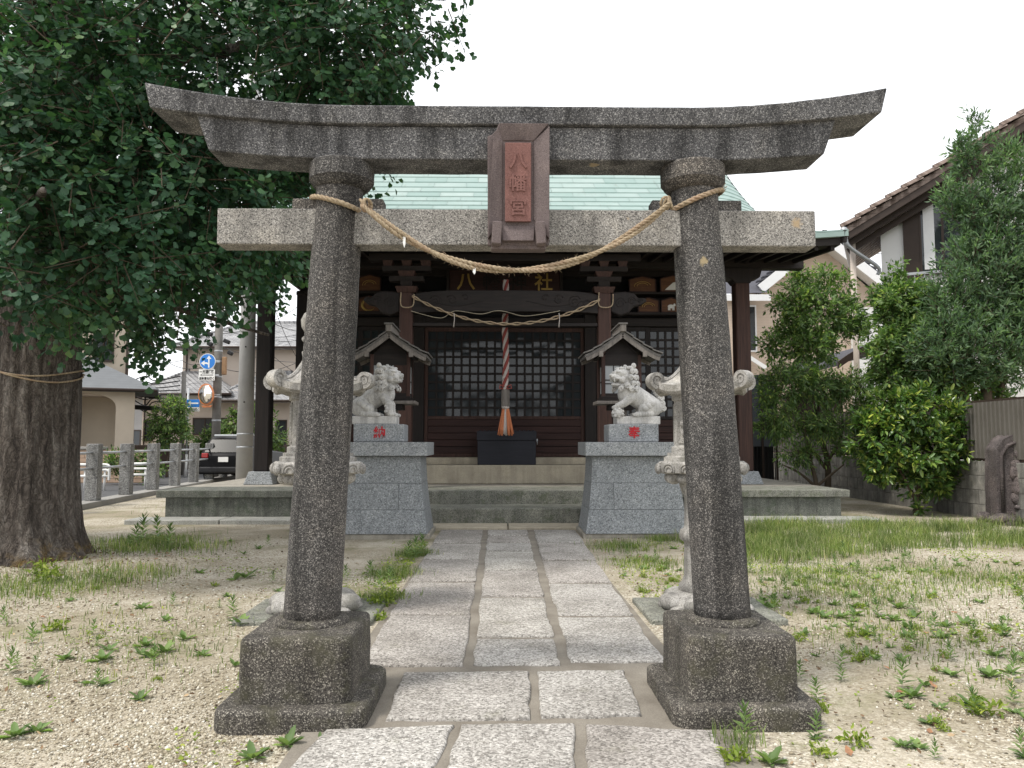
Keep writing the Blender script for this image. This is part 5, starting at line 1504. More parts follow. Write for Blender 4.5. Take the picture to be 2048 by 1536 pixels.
MB().tube([(ex - .05, Yp - Y - .42, ez0 - .06), (px0 - 2, Yp - Y - .42, ez0 - .06)], .06, 8).build('gutter', M['brown_trim'], hA, True)
window(hA, at(172, 850, Y).x - oX, at(190, 850, Y).x - oX, bz(855), bz(832), -.02, 1)
MB().prism([(-12, 0), (bx(247) - oX + .5, 0), (-6, 2.6)], 'y', -.6, 9.5).build('roof', M['slate_grey'], hA)
hA.children[-1].location.z = 9.0
# brick garden wall
gw = thing('garden_wall', 'tan brick garden wall with stone coping before the beige house', 'wall', (at(150, 900, 26.8).x, 26.8, 0))
wl_ = at(250, 900, 26.8).x - at(150, 900, 26.8).x
bm_ = MB().box(0, .385, -.1, .1, 0, .125).mesh('brick'); bm_.materials.append(M['brick'])
MB().box(-.5, wl_ + .9, -.08, .08, -.02, 1.14).build('core', M['mortar'], gw)
for r_ in range(8):
    for k in range(-2, int(wl_ / .4) + 2):
        o = put('brick', bm_, None, gw); o.location = (k * .4 + (.2 if r_ % 2 else 0), 0, .02 + r_ * .14); 
MB().box(-.9, wl_ * .62, -.16, .16, 1.145, 1.24).build('coping', M['kerb'], gw, bevel=.02)
MB().box(-.35, .05, -.13, -.1, .98, 1.08).build('name_plate', M['sign_black'], gw)
# tiled-roof house in the centre
Y = 44.0
hB = thing('tiled_house', 'two-storey beige house with grey tiled roofs behind the poles', 'house', (at(430, 850, Y).x, Y, 0)); oX = at(430, 850, Y).x
gx = lambda px, Yv=Y: at(px, 850, Yv).x - oX
gzz = lambda py, Yv=Y: at(430, py, Yv).z
MB().box(gx(284), gx(640), 0, 7, -.05, gzz(780)).build('ground_floor_wall', M['beige_wall2'], hB)
MB().box(gx(335), gx(640), 1.8, 8, gzz(780), gzz(690)).build('upper_floor_wall', M['beige_wall2'], hB)
def hip(x0, x1, y0, y1, z0, z1, in_, name, parent, over=.0, mat='tile_grey'):
    yc = (y0 + y1) / 2
    m = MB().add([(x0, y0, z0), (x1, y0, z0), (x1, y1, z0), (x0, y1, z0), (x0 + in_, yc, z1), (x1 - in_, yc, z1), (x0, y0, z0 - .12), (x1, y0, z0 - .12), (x1, y1, z0 - .12), (x0, y1, z0 - .12)],
                 [(0, 1, 5, 4), (1, 2, 5), (2, 3, 4, 5), (3, 0, 4), (0, 6, 7, 1), (1, 7, 8, 2), (3, 9, 6, 0), (6, 9, 8, 7)])
    o = m.build(name, M[mat], parent)
    MB().tube([(x0 + in_, yc, z1), (x1 - in_, yc, z1)], .13, 8).build('ridge', M[mat], o, True)
    for (a, b) in (((x0, y0, z0), (x0 + in_, yc, z1)), ((x1, y0, z0), (x1 - in_, yc, z1))): MB().tube([a, b], .1, 6).build('hip_ridge', M[mat], o, True)
    MB().tube([(x0, y0 - .06, z0 - .06), (x1, y0 - .06, z0 - .06)], .07, 8).build('gutter', M['brown_trim'], o, True)
    return o
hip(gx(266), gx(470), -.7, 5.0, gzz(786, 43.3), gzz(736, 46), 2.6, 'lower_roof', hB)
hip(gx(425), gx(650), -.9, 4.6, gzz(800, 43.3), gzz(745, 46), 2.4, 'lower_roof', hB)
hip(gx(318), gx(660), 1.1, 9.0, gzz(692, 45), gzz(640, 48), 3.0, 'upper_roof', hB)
MB().box(gx(284), gx(640), -.05, -.01, gzz(800), gzz(786)).build('fascia', M['white_trim'], hB)
window(hB, gx(388), gx(455), gzz(868), gzz(838), 0, 3)
window(hB, gx(284) + .15, gx(305), gzz(880), gzz(842), 0, 1)
window(hB, gx(382), gx(402), gzz(755, 45.8), gzz(722, 45.8), 1.8, 1, pane='green_glass') if 'green_glass' in M else None
M['green_glass'] = glassy('green_curtained_glass', (.03, .14, .08), .1, .5)
window(hB, gx(380), gx(402), gzz(755, 45.8), gzz(722, 45.8), 1.8, 1, pane='green_glass')
MB().bar((gx(381), 1.6, gzz(739, 45.8)), (gx(406), 1.6, gzz(738, 45.8)), .3, .35).build('awning', M['white_trim'], hB, bevel=.1)
for px in (290, 515): MB().tube([(gx(px), -.1, 0), (gx(px), -.1, gzz(790))], .05, 8).build('downpipe', M['brown_trim'], hB, True)
MB().tube([(gx(345), 1.7, gzz(780)), (gx(345), 1.7, gzz(692))], .05, 8).build('downpipe', M['brown_trim'], hB, True)
window(hB, gx(555), gx(572), gzz(890), gzz(842), 0, 1)
# grey neighbours in the gaps
def plainhouse(px0, px1, Y, ztop, wall, roofm, rh, label, wins=()):
    a, b = at(px0, 850, Y).x, at(px1, 850, Y).x
    t = thing('distant_house', label, 'house', ((a + b) / 2, Y, 0)); h_ = (b - a) / 2
    MB().box(-h_, h_, 0, 8, -.05, ztop).build('wall', M[wall], t)
    hip(-h_ - .5, h_ + .5, -.6, 8.6, ztop + .05, ztop + rh, 2.0, 'roof', t, mat=roofm)
    for (u0, u1, z0, z1) in wins: window(t, -h_ + 2 * h_ * u0, -h_ + 2 * h_ * u1, z0, z1, 0, 2)
    return t
plainhouse(236, 300, 56, 4.6, 'grey_wall', 'tile_brown', 1.4, 'small grey house with a brown roof seen in the gap between the beige houses', ((.3, .7, 1.0, 2.2),))
plainhouse(560, 700, 62, 5.6, 'beige_wall2', 'tile_grey', 1.8, 'distant house with grey roof behind the dark eave post', ((.2, .4, 3.6, 4.8),))
gwl = tag(MB().box(at(262, 900, 40).x, at(600, 900, 40).x, 40, 40.2, -.03, 1.25).build('street_wall', M['brown_trim'], None, bevel=.02), 'low dark garden wall in front of the tiled house', 'wall')
# ------------------------------------------------------------------ concrete block wall with corrugated sheets
WX, WY0, WY1 = 8.75, 9.6, 25.0
bw = thing('block_wall', 'concrete block wall topped with dark corrugated sheets', 'wall', (WX, WY0, 0))
BL, BH = .54, .265
MB().box(.03, .17, 0, WY1 - WY0, -.05, 1.045).build('mortar_core', M['mortar'], bw)
bme = MB().box(0, .2, .004, BL - .004, 0, BH - .007).mesh('block'); bme.materials.append(M['block'])
for r_ in range(4):
    for k in range(int((WY1 - WY0) / BL)):
        o = put('block', bme, None, bw, .006); o.location = (random.uniform(-.003, .003), k * BL + (.27 if r_ % 2 else 0), -.01 + r_ * BH)
MB().box(.04, .14, 0, WY1 - WY0, 1.06, 1.10).build('lower_rail', M['brown_trim'], bw)
MB().box(.03, .15, 0, WY1 - WY0, 2.13, 2.17).build('top_rail', M['brown_trim'], bw)
for k in range(9): MB().box(.07, .13, k * 1.9, k * 1.9 + .06, 1.03, 2.14).build('stud', M['brown_trim'], bw)
SH = .96; poly = []; nr = 8
sheet = MB(); V = []; Fs = []
for i in range(nr):
    y = SH * i / nr; dy = SH / nr
    for (f_, x) in ((0, 0), (.62, 0), (.70, -.022), (.92, -.022), (1.0, 0)): V.append((x, y + f_ * dy, 0)); V.append((x, y + f_ * dy, 1.03))
for i in range(len(V) // 2 - 1): Fs.append((2 * i, 2 * i + 2, 2 * i + 3, 2 * i + 1))
sme = sheet.add(V, Fs).mesh('corrugated_sheet'); sme.materials.append(M['corrugated'])
for k in range(int((WY1 - WY0) / SH)):
    o = put('corrugated_sheet', sme, None, bw); o.location = (.028 + .003 * (k % 2), k * SH, 1.10)
    so = o.modifiers.new('s', 'SOLIDIFY'); so.thickness = .004
# back return of the wall, beyond the hall
# ------------------------------------------------------------------ carved stele
c = gp(2044, 1048)
st = thing('stone_stele', 'weathered brown stone stele with a carved standing figure by the block wall', 'stele', (c.x, c.y, 0), R(-6))
st.scale = (1.15, 1.15, 1.06)
mb = MB(); N = 26; V = []; Fs = []
outl = [(-.34, .10), (-.335, .5), (-.325, .95), (-.31, 1.2), (-.22, 1.36), (-.06, 1.45), (.1, 1.43), (.26, 1.32), (.33, 1.15), (.345, .6), (.35, .10)]
mb.prism(outl, 'y', 0, .34); b_ = mb.build('slab', M['stele'], st, bevel=.03, seg=2); roughen(b_, .05, 6, 3)
fg = MB()
fg.ell((0, -.01, 1.12), (.075, .06, .1)).ell((0, -.005, .95), (.13, .06, .1)).cap((0, 0, .95), (0, 0, .55), .1, .13, 6).ell((0, -.01, .42), (.15, .07, .13)).ell((-.1, -.02, .82), (.05, .05, .12)).ell((.1, -.02, .82), (.05, .05, .12))
fg.cap((-.1, -.04, .78), (.02, -.07, .84), .035, .03, 5).cap((.1, -.04, .78), (0, -.07, .84), .035, .03, 5).ell((-.05, -.03, .27), (.06, .06, .04)).ell((.06, -.03, .27), (.06, .06, .04))
roughen(fg.build('carved_figure', M['stele'], st, True), .02, 12)
nb_ = MB().tube([(-.26, -.005, .2), (-.25, -.01, 1.1), (-.16, -.01, 1.26), (0, -.012, 1.33), (.16, -.01, 1.26), (.25, -.01, 1.1), (.26, -.005, .2)], .028, 8); roughen(nb_.build('niche_rim', M['stele'], st, True), .015, 12)
rk = MB()
for k in range(16):
    a = random.random() * 6.28; rk.ell((random.uniform(-.45, .45), random.uniform(-.2, .35), random.uniform(-.02, .1)), (random.uniform(.08, .17), random.uniform(.08, .14), random.uniform(.06, .13)), 9, 6, Matrix.Rotation(a, 3, 'Z'))
roughen(rk.build('rock_base', M['stele'], st, True), .05, 9)
# ------------------------------------------------------------------ white house with brown timbers
Y = 20.0
TH = R(27)                                           # the gable front turns towards the yard
cw = at(1762, 500, Y); ud = Vector((math.cos(TH), -math.sin(TH), 0)); nd = Vector((math.sin(TH), math.cos(TH), 0))
def onface(px, py, off=0.0):                         # photo pixel -> (x along the gable front, z), off = distance in front of it
    d = _FW + _RT * ((px - CX) / F_PX) + _UP * ((CY - py) / F_PX); o_ = Vector((cw.x, cw.y, 0)) - nd * off
    p = EYE + d * ((o_ - EYE).dot(nd) / d.dot(nd)); return (p - o_).dot(ud), p.z
ex_, ez_ = onface(1694, 446, .8); fx_, fz_ = onface(2048, 222, .8); sl = (fz_ - ez_) / (fx_ - ex_)
hC = thing('white_house', 'tall white plastered house with brown timbers and tiled gable roof', 'house', tuple(Vector((cw.x, cw.y, 0)) + ud * ex_), -TH); oX = ex_
e0 = Vector((ex_, 0, ez_)); XR = 6.0; wx0 = 0 - oX
rz = lambda x: e0.z + sl * (x if x < XR else 2 * XR - x)
MB().prism([(wx0, -.05), (2 * XR - wx0, -.05), (2 * XR - wx0, rz(wx0) - .42), (XR, rz(XR) - .42), (wx0, rz(wx0) - .42)], 'y', 0, 3.4).build('wall', M['white_wall'], hC)
rf = MB().add([(0, -.8, e0.z - .1), (XR, -.8, rz(XR) - .1), (2 * XR, -.8, e0.z - .1), (2 * XR, 3.7, e0.z - .1), (XR, 3.7, rz(XR) - .1), (0, 3.7, e0.z - .1), (0, -.8, e0.z - .26), (XR, -.8, rz(XR) - .26), (2 * XR, -.8, e0.z - .26), (2 * XR, 3.7, e0.z - .26), (XR, 3.7, rz(XR) - .26), (0, 3.7, e0.z - .26)],
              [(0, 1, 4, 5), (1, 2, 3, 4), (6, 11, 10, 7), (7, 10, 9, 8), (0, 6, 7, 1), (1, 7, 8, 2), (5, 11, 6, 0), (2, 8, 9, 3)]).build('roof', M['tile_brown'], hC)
mt_ = MB(); V = []; Fs = []
for i in range(9):
    a = math.pi * i / 8
    for x in (-.25, .25): V.append((x, -.17 * math.cos(a) + .0, .17 * math.sin(a) * .8 - .03 + (x < 0) * .06))
for i in range(8): Fs.append((2 * i, 2 * i + 2, 2 * i + 3, 2 * i + 1))
Fs += [tuple(2 * i for i in range(9)), tuple(2 * i + 1 for i in range(8, -1, -1))]
tme = mt_.add(V, Fs).mesh('rake_tile', True); tme.set_sharp_from_angle(angle=R(40)); tme.materials.append(M['tile_brown'])
ang = math.atan(sl); nt_ = int(XR / math.cos(ang) / .42)
for k in range(nt_):
    x = (k + .3) * .42 * math.cos(ang)
    o = put('rake_tile', tme, None, rf); o.location = (x, -.72, rz(x) - .08); o.rotation_euler = (0, -ang, 0)
for d_, y_, h_, m_ in ((.36, -.74, .20, 'brown_trim'), (.52, -.5, .14, 'brown_trim'), (.66, -.25, .16, 'brown_trim')):
    MB().bar((-.02, y_, e0.z - d_ + .02), (XR, y_, rz(XR) - d_), .08, h_).build('barge_board', M[m_], rf)
MB().prism([(0, e0.z - .27), (XR, rz(XR) - .27), (XR, rz(XR) - .36), (0, e0.z - .36)], 'y', -.7, 0).build('verge_soffit', M['brown_trim'], rf)
MB().tube([(-.08, -.9, e0.z - .2), (-.08, 3.7, e0.z - .2)], .09, 8).build('gutter', M['metal_grey'], hC, True)
MB().tube(densify([(-.02, -.72, e0.z - .22), (.02, -.72, e0.z - .6), (wx0 - .1, -.2, e0.z - 1.1), (wx0 - .1, -.1, e0.z - 1.3)], 16), .05, 8).build('drain_elbow', M['metal_grey'], hC, True)
MB().tube([(.10, -.3, 0), (.10, -.3, e0.z - .35)], .075, 10).build('downpipe', M['beige_wall2'], hC, True)
cx0, cx1 = onface(1806, 470)[0] - oX, onface(1838, 470)[0] - oX
MB().box(cx0, cx1, -.06, .02, onface(1806, 560)[1], rz(cx0) - .5).build('timber', M['brown_trim'], hC)
window(hC, cx1 + .05, cx1 + 1.5, onface(1850, 545)[1], onface(1850, 400)[1], 0, 3, pane='window_glass')
MB().box(cx1 + .1, cx1 + .35, -.05, -.035, onface(1850, 540)[1], onface(1850, 405)[1]).build('curtain', M['white_trim'], hC)
window(hC, 4.6, 5.8, 7.2, 8.0, 0, 2)
bz0, bz1 = onface(1860, 585)[1], onface(1860, 552)[1]
for z in (bz1, bz0):
    MB().bar((cx0, -.5, z), (cx1 + 3.2, -.5, z), .06, .06).build('balcony_rail', M['metal_grey'], hC)
for k in range(16):
    x = cx0 + .22 * k; MB().bar((x, -.5, bz0), (x, -.5, bz1), .02, .02).build('baluster', M['metal_grey'], hC)
# ------------------------------------------------------------------ pinkish-beige house with white barge boards
Y = 31.0
ap = at(1648, 462, Y); rr_ = at(1800, 580, Y); lr_ = at(1520, 565, Y)
hD = thing('sided_house', 'pinkish beige sided house with white barge boards and dark slate roof', 'house', (ap.x, Y, 0)); oX = ap.x
xr, xl = rr_.x - oX, lr_.x - oX; zr, zl = rr_.z, lr_.z
MB().prism([(at(1475, 600, Y).x - oX, -.05), (xr - .6, -.05), (xr - .6, zr - .1), (0, ap.z - .35), (xl + .6, zl - .1), (at(1475, 600, Y).x - oX, zl - .3)], 'y', .7, 9).build('wall', M['pink_siding'], hD)
for x1_, z1_ in ((xr, zr), (xl, zl)):
    r0 = MB().add([(0, 0, ap.z), (x1_, 0, z1_), (x1_, 9, z1_), (0, 9, ap.z), (0, 0, ap.z - .1), (x1_, 0, z1_ - .1), (x1_, 9, z1_ - .1), (0, 9, ap.z - .1)], [(0, 1, 2, 3), (7, 6, 5, 4), (0, 4, 5, 1), (1, 5, 6, 2)]).build('roof', M['slate'], hD)
    MB().bar((0, -.05, ap.z - .28), (x1_, -.05, z1_ - .28), .1, .38).build('barge_board', M['white_trim'], r0)
    MB().add([(0, -.02, ap.z - .5), (x1_, -.02, z1_ - .5), (x1_, .72, z1_ - .42), (0, .72, ap.z - .42)], [(0, 1, 2, 3)]).build('verge_soffit', M['soffit_white'], r0)
    for k in range(12):
        f_ = (k + .5) / 12; MB().bar((x1_ * f_ - .2 * (1 if x1_ > 0 else -1), .1, ap.z + (z1_ - ap.z) * (f_ - .03) + .04), (x1_ * f_ + .2 * (1 if x1_ > 0 else -1), .1, ap.z + (z1_ - ap.z) * (f_ + .03) + .03), .35, .06).build('verge_tile', M['slate'], r0)
w0, w1 = at(1499, 650, Y).x - oX, at(1521, 650, Y).x - oX
window(hD, w0, w1, at(1510, 697, Y).z, at(1510, 608, Y).z, .7, 1, 'white_trim')
lw = MB().add([(at(1440, 588, Y - .3).x - oX, -.3, at(1440, 588, Y - .3).z), (at(1535, 588, Y - .3).x - oX, -.3, at(1535, 585, Y - .3).z), (at(1560, 530, Y + 3).x - oX, 3, at(1560, 530, Y + 3).z), (at(1400, 530, Y + 3).x - oX, 3, at(1400, 530, Y + 3).z)], [(0, 1, 2, 3)]).build('wing_roof', M['slate'], hD)
zz = at(1440, 588, Y - .3).z
MB().box(at(1440, 588, Y).x - oX, at(1535, 588, Y).x - oX, -.36, -.26, zz - .28, zz - .02).build('wing_fascia', M['white_trim'], hD)
MB().box(at(1440, 588, Y).x - oX, at(1470, 588, Y).x - oX, .0, 6, -.03, zz - .1).build('wing_wall', M['pink_siding'], hD)
MB().box(at(1716, 650, Y).x - oX, xr + 1.5, .3, .68, -.03, at(1716, 612, Y).z).build('white_bay', M['white_siding'], hD)
MB().bar((at(1490, 706, Y).x - oX, .2, at(1490, 706, Y).z), (at(1535, 735, Y).x - oX, .2, at(1535, 735, Y).z), .1, .16).build('stair_stringer', M['white_trim'], hD)
# dark shed roof behind the shrubs
Y = 22.0
s0, s1 = at(1655, 700, Y), at(1800, 700, Y)
shd = thing('dark_shed', 'dark open shed with a low curved roof behind the shrubs', 'shed', ((s0.x + s1.x) / 2, Y, 0))
hw_ = (s1.x - s0.x) / 2; zt = at(1740, 686, Y).z
pf = [(-hw_ + 2 * hw_ * i / 12, zt - .5 * (i / 12 - .75) ** 2 * 2.2) for i in range(13)]
MB().prism(pf + [(x, z - .12) for x, z in pf[::-1]], 'y', -.6, 4).build('roof', M['slate'], shd)
MB().prism(pf + [(x, z - .2) for x, z in pf[::-1]], 'y', -.66, -.6).build('roof_edge', M['brown_trim'], shd)
MB().box(-hw_ + .1, hw_ - .1, 3.8, 3.9, -.03, zt - 1.3).build('back_wall', M['brown_trim'], shd)
for x in (-hw_ + .15, hw_ - .15):
    for y in (0, 3.7): MB().box(x - .05, x + .05, y - .05, y + .05, -.03, zt - 1.25).build('post', M['brown_trim'], shd)
# dark sheet fence piece and railings next to the hall's side
M['screen_grey'] = plain('dark_grey_panel', (.09, .1, .115), .5, .4)
sfn = thing('side_screen', 'grey panel screen with black railings beside the hall post', 'screen', (at(1525, 850, 21.5).x, 21.5, 0))
q0, q1 = at(1496, 850, 21.5).x - at(1525, 850, 21.5).x, at(1552, 850, 21.5).x - at(1525, 850, 21.5).x
MB().box(q0, q1, 0, .05, at(1525, 893, 21.5).z, at(1525, 750, 21.5).z).build('panel', M['screen_grey'], sfn)
MB().box(q0, q1, .25, .3, -.03, at(1525, 880, 21.5).z).build('dark_backing', M['black_plastic'], sfn)  # dark sheet added behind the bars so the lit ground stays hidden
for f_ in (0, .5, 1): MB().box(q0 + (q1 - q0) * f_ - .03, q0 + (q1 - q0) * f_ + .03, -.03, .0, .0, at(1525, 750, 21.5).z).build('frame_post', M['brown_trim'], sfn)
MB().box(q0, q1, -.02, .03, at(1525, 858, 21.5).z, at(1525, 852, 21.5).z).build('frame_rail', M['brown_trim'], sfn)
for k in range(8): MB().box(q0 + (q1 - q0) * (k + .5) / 8 - .012, q0 + (q1 - q0) * (k + .5) / 8 + .012, 0, .024, .0, at(1525, 893, 21.5).z).build('bar', M['black_plastic'], sfn)
# ------------------------------------------------------------------ leaves
def unit(a): return a / np.maximum(np.linalg.norm(a, axis=1, keepdims=True), 1e-9)
GINKGO = (np.array([(0, -.35, 0), (0, 0, 0), (-.50, .50, .06), (-.30, .78, .0), (-.06, .86, .03), (.0, .70, .02), (.06, .86, .03), (.30, .78, .0), (.50, .50, .06), (.025, -.35, 0)]),
          np.array([(1, 2, 3), (1, 3, 4), (1, 4, 5), (1, 5, 6), (1, 6, 7), (1, 7, 8), (0, 9, 1)])[:, ::-1])
OVAL = (np.array([(0, 0, 0), (-.2, .35, .05), (0, .4, -.03), (.2, .35, .05), (-.14, .75, .03), (.14, .75, .03), (0, 1, -.06)]),
        np.array([(0, 2, 1), (0, 3, 2), (1, 2, 4), (2, 3, 5), (2, 6, 4), (2, 5, 6)]))
SLIM = (np.array([(0, 0, 0), (-.14, .4, .04), (0, .45, -.02), (.14, .4, .04), (0, 1, -.05)]), np.array([(0, 2, 1), (0, 3, 2), (1, 2, 4), (2, 3, 4)]))
def leaves_mesh(name, P, A, N_, S, shape):
    A = unit(A); N_ = unit(N_ - A * np.sum(A * N_, 1, keepdims=True)); X_ = np.cross(A, N_)
    sv, sf = shape; n, k = len(P), len(sv)
    V = P[:, None, :] + S[:, None, None] * (sv[None, :, 0, None] * X_[:, None, :] + sv[None, :, 1, None] * A[:, None, :] + sv[None, :, 2, None] * N_[:, None, :])
    Fc = (sf[None] + (np.arange(n) * k)[:, None, None]).reshape(-1, 3)
    return npmesh(name, V.reshape(-1, 3), Fc)
def sprays(lobes, n, per, L, size, seed=1, shell=(.5, 1.05), droop=.2, up=.6, lat=.06, upbias=0.0, bottom=None):
    """shoots with leaves spread over a set of ellipsoidal lobes (c, (rx,ry,rz))"""
    g_ = np.random.default_rng(seed)
    w_ = np.array([(r[0] * r[1] * r[2]) ** (2 / 3) for c, r in lobes]); w_ /= w_.sum()
    li = g_.choice(len(lobes), n, p=w_); C_ = np.array([c for c, r in lobes])[li]; R_ = np.array([r for c, r in lobes])[li]
    d = unit(g_.normal(size=(n, 3)) + np.array([0, 0, upbias])); fr = shell[0] + (shell[1] - shell[0]) * g_.random(n) ** .6
    base = C_ + d * R_ * fr[:, None]
    outw = unit(d / R_ * R_.mean(1, keepdims=True))
    sd = unit(outw * .9 + g_.normal(size=(n, 3)) * .55 + np.array([0, 0, -droop]))
    ln = L * (.6 + .8 * g_.random(n))
    t_ = (np.arange(per)[None] + g_.random((n, per))) / per
    P = base[:, None] + sd[:, None] * (ln[:, None] * (t_ - .3))[..., None]
    P = P + np.array([0, 0, -1]) * (droop * .35 * ln[:, None] * t_ ** 2)[..., None]
    side = g_.normal(size=(n, per, 3)); side /= np.linalg.norm(side, axis=2, keepdims=True)
    P = P + side * lat * (.4 + .6 * g_.random((n, per, 1)))
    A = sd[:, None] * .8 + side * .9 + np.array([0, 0, -droop])
    Nn = np.array([0, 0, 1.0]) * up + outw[:, None] * .55 + g_.normal(size=(n, per, 3)) * .38
    S = size * (.65 + .6 * g_.random((n, per)))
    tw = [(base[i] - sd[i] * ln[i] * .35, base[i] + sd[i] * ln[i] * .6 - np.array([0, 0, droop * .12 * ln[i]])) for i in range(n)]
    return P.reshape(-1, 3), A.reshape(-1, 3), Nn.reshape(-1, 3), S.ravel(), tw
def twigs_mesh(name, tw, r, mat, parent):
    tw = np.array(tw); n = len(tw); a, b = tw[:, 0], tw[:, 1]; d = unit(b - a)
    u = unit(np.cross(d, np.array([.3, .2, 1.0]))); v = np.cross(d, u); V = np.empty((n, 6, 3))
    for k in range(3):
        o = u * math.cos(k * 2.094) + v * math.sin(k * 2.094); V[:, k] = a + o * r; V[:, 3 + k] = b + o * r * .4
    f_ = np.array([(0, 1, 4, 3), (1, 2, 5, 4), (2, 0, 3, 5)])
    o = put(name, npmesh(name, V.reshape(-1, 3), (f_[None] + (np.arange(n) * 6)[:, None, None]).reshape(-1, 4), True), mat, parent)
    o['kind'] = 'stuff'; return o
def lobe(px, py, Y, rpx, ry=1.0, rz=1.0, dY=None):
    c = at(px, py, Y); r = rpx * Y / F_PX
    return (np.array(c), np.array((r, dY if dY else r * ry, r * rz)))

# ------------------------------------------------------------------ the big ginkgo
TX, TYY = -5.52, 8.95
gk = thing('ginkgo_tree', 'huge old ginkgo tree with a thick furrowed trunk and dense fan-leaf crown', 'tree', (TX, TYY, 0))
seg, rings = 120, 70; V = np.zeros((rings + 1, seg, 3)); zz = np.concatenate([np.linspace(-.12, 1.0, 36), np.linspace(1.06, 8.5, rings - 35)])
aa = np.linspace(0, 2 * math.pi, seg, endpoint=False)
lob = np.zeros(seg)
for ang_, amp, wd in ((-.25, .34, .30), (-.95, .42, .26), (-1.65, .30, .3), (-2.5, .36, .3), (.6, .25, .3), (1.6, .3, .4), (2.6, .3, .35)):
    dd = (aa - ang_ + math.pi) % (2 * math.pi) - math.pi; lob += amp * np.exp(-(dd / wd) ** 2)
for i, z in enumerate(zz):
    r = .47 + .14 * math.exp(-max(z, 0) / .8) - .022 * max(z - 2, 0)
    fl = math.exp(-max(z, 0) / .20)
    nz = fbm(np.stack([np.cos(aa) * 9, np.sin(aa) * 9, np.full(seg, z * 1.1)], 1), 4) - .47
    nz2 = fbm(np.stack([np.cos(aa) * 2.2, np.sin(aa) * 2.2, np.full(seg, z * .5)], 1), 2) - .4
    rr = r + .10 * nz + .10 * nz2 + lob * fl * .85 + lob * .08 * math.exp(-max(z, 0) / .8)
    V[i] = np.stack([rr * np.cos(aa) + .02 * z, rr * np.sin(aa), np.full(seg, z)], 1)
idx = np.arange((rings + 1) * seg).reshape(rings + 1, seg)
Fq = np.stack([idx[:-1].ravel(), np.roll(idx[:-1], -1, 1).ravel(), np.roll(idx[1:], -1, 1).ravel(), idx[1:].ravel()], 1)
tr = put('trunk', npmesh('trunk', V.reshape(-1, 3), Fq, True), M['bark'], gk)
O = np.array((TX, TYY, 0.0))
for (a, b, c, r0) in (((0, 0, 2.6), (1.4, -.5, 3.3), (3.2, -.8, 3.9), .16), ((0, 0, 3.2), (.9, -1.5, 3.7), (1.6, -2.6, 3.5), .13), ((.1, 0, 4.0), (2.0, .3, 5.3), (4.4, -.3, 6.0), .17), ((0, 0, 3.4), (-1.5, -1, 4.2), (-2.6, -1.8, 4.3), .14),
                      ((0, 0, 5.0), (.8, -1.6, 6.2), (1.4, -3.0, 6.6), .15), ((.1, 0, 5.5), (2, 1.5, 7), (3.5, 2.0, 8.4), .15), ((.1, 0, 7), (.5, .3, 9), (.8, .2, 10.6), .2), ((0, 0, 2.9), (1.2, .6, 3.1), (2.6, .4, 2.7), .08), ((0, 0, 4.6), (1.6, -.9, 4.9), (2.7, -1.4, 4.7), .1)):
    pts = densify([a, ((a[0] + b[0]) / 2, (a[1] + b[1]) / 2, (a[2] + b[2]) / 2 + .1), b, c], 20)
    MB().tube(pts, [r0 * (1 - .8 * i / 20) for i in range(21)], 10).build('limb', M['bark'], tr, True)
lobes = [lobe(430, 110, 8.4, 370, .7, .8), lobe(690, 70, 8.0, 175, .8, .95), lobe(850, 15, 8.2, 85, .9, .7), lobe(120, 230, 7.6, 300, .6, .9), lobe(455, 420, 8.2, 185, .8, .8), lobe(320, 545, 7.9, 140, .8, .7), lobe(60, 330, 6.9, 170, .6, 1.0), lobe(60, 120, 7.0, 200, .6, 1.0), lobe(230, 480, 7.2, 150, .6, .8),
         lobe(70, 540, 7.0, 160, .7, .7), lobe(515, 540, 8.8, 95, .9, .65), lobe(560, 380, 9.2, 90, 1, .8), lobe(300, 330, 7.4, 190, .6, .7), lobe(700, 175, 8.6, 100, .9, .7), lobe(620, 250, 9.2, 160, .8, .7), lobe(295, 675, 8.3, 40, .9, .9), lobe(180, 600, 8.0, 100, .8, .5),
         lobe(250, -330, 9.0, 520, .7, .8), lobe(700, -260, 9.2, 300, .8, .8), lobe(-350, 200, 9, 380, .8, 1.0), lobe(200, 380, 10.6, 380, .5, .9), lobe(560, 150, 11, 260, .5, .9), lobe(230, 540, 10.4, 210, .5, .45), lobe(480, 440, 10.6, 150, .6, .8)]
lobes = [(c - O, r) for c, r in lobes]
P, A, Nn, S, tw = sprays(lobes, 4700, 26, .5, .08, 5, (.35, 1.06), .24, .8, .085)
keep = (P[:, 1] + TYY > 4.9) & (P[:, 2] > 1.95)
cam_l = np.array((EYE.x, EYE.y, EYE.z)) - O
dist = np.linalg.norm(P - cam_l, axis=1)
cr = bpy.data.objects.new('crown', None); col.objects.link(cr); cr.parent = gk
order = np.argsort(np.where(keep, dist, 1e9))[:2400]
vis = []
for i in order:                                       # the leaves that show largest become parts of their own
    w_ = P[i] + O; v = Vector(w_) - EYE; D = v.dot(_FW)
    if D > 0 and abs(v.dot(_RT) / D) < .66 and abs(v.dot(_UP) / D) < .49: vis.append(i)
    if len(vis) >= 300: break
mask = keep.copy(); mask[vis] = False
lm = leaves_mesh('leaf_mass', P[mask], A[mask], Nn[mask], S[mask], GINKGO)
o = put('leaf_mass', lm, M['ginkgo'], cr); o['kind'] = 'stuff'
one = npmesh('leaf', GINKGO[0], GINKGO[1]); one.materials.append(M['ginkgo1'] if 'ginkgo1' in M else M['ginkgo'])
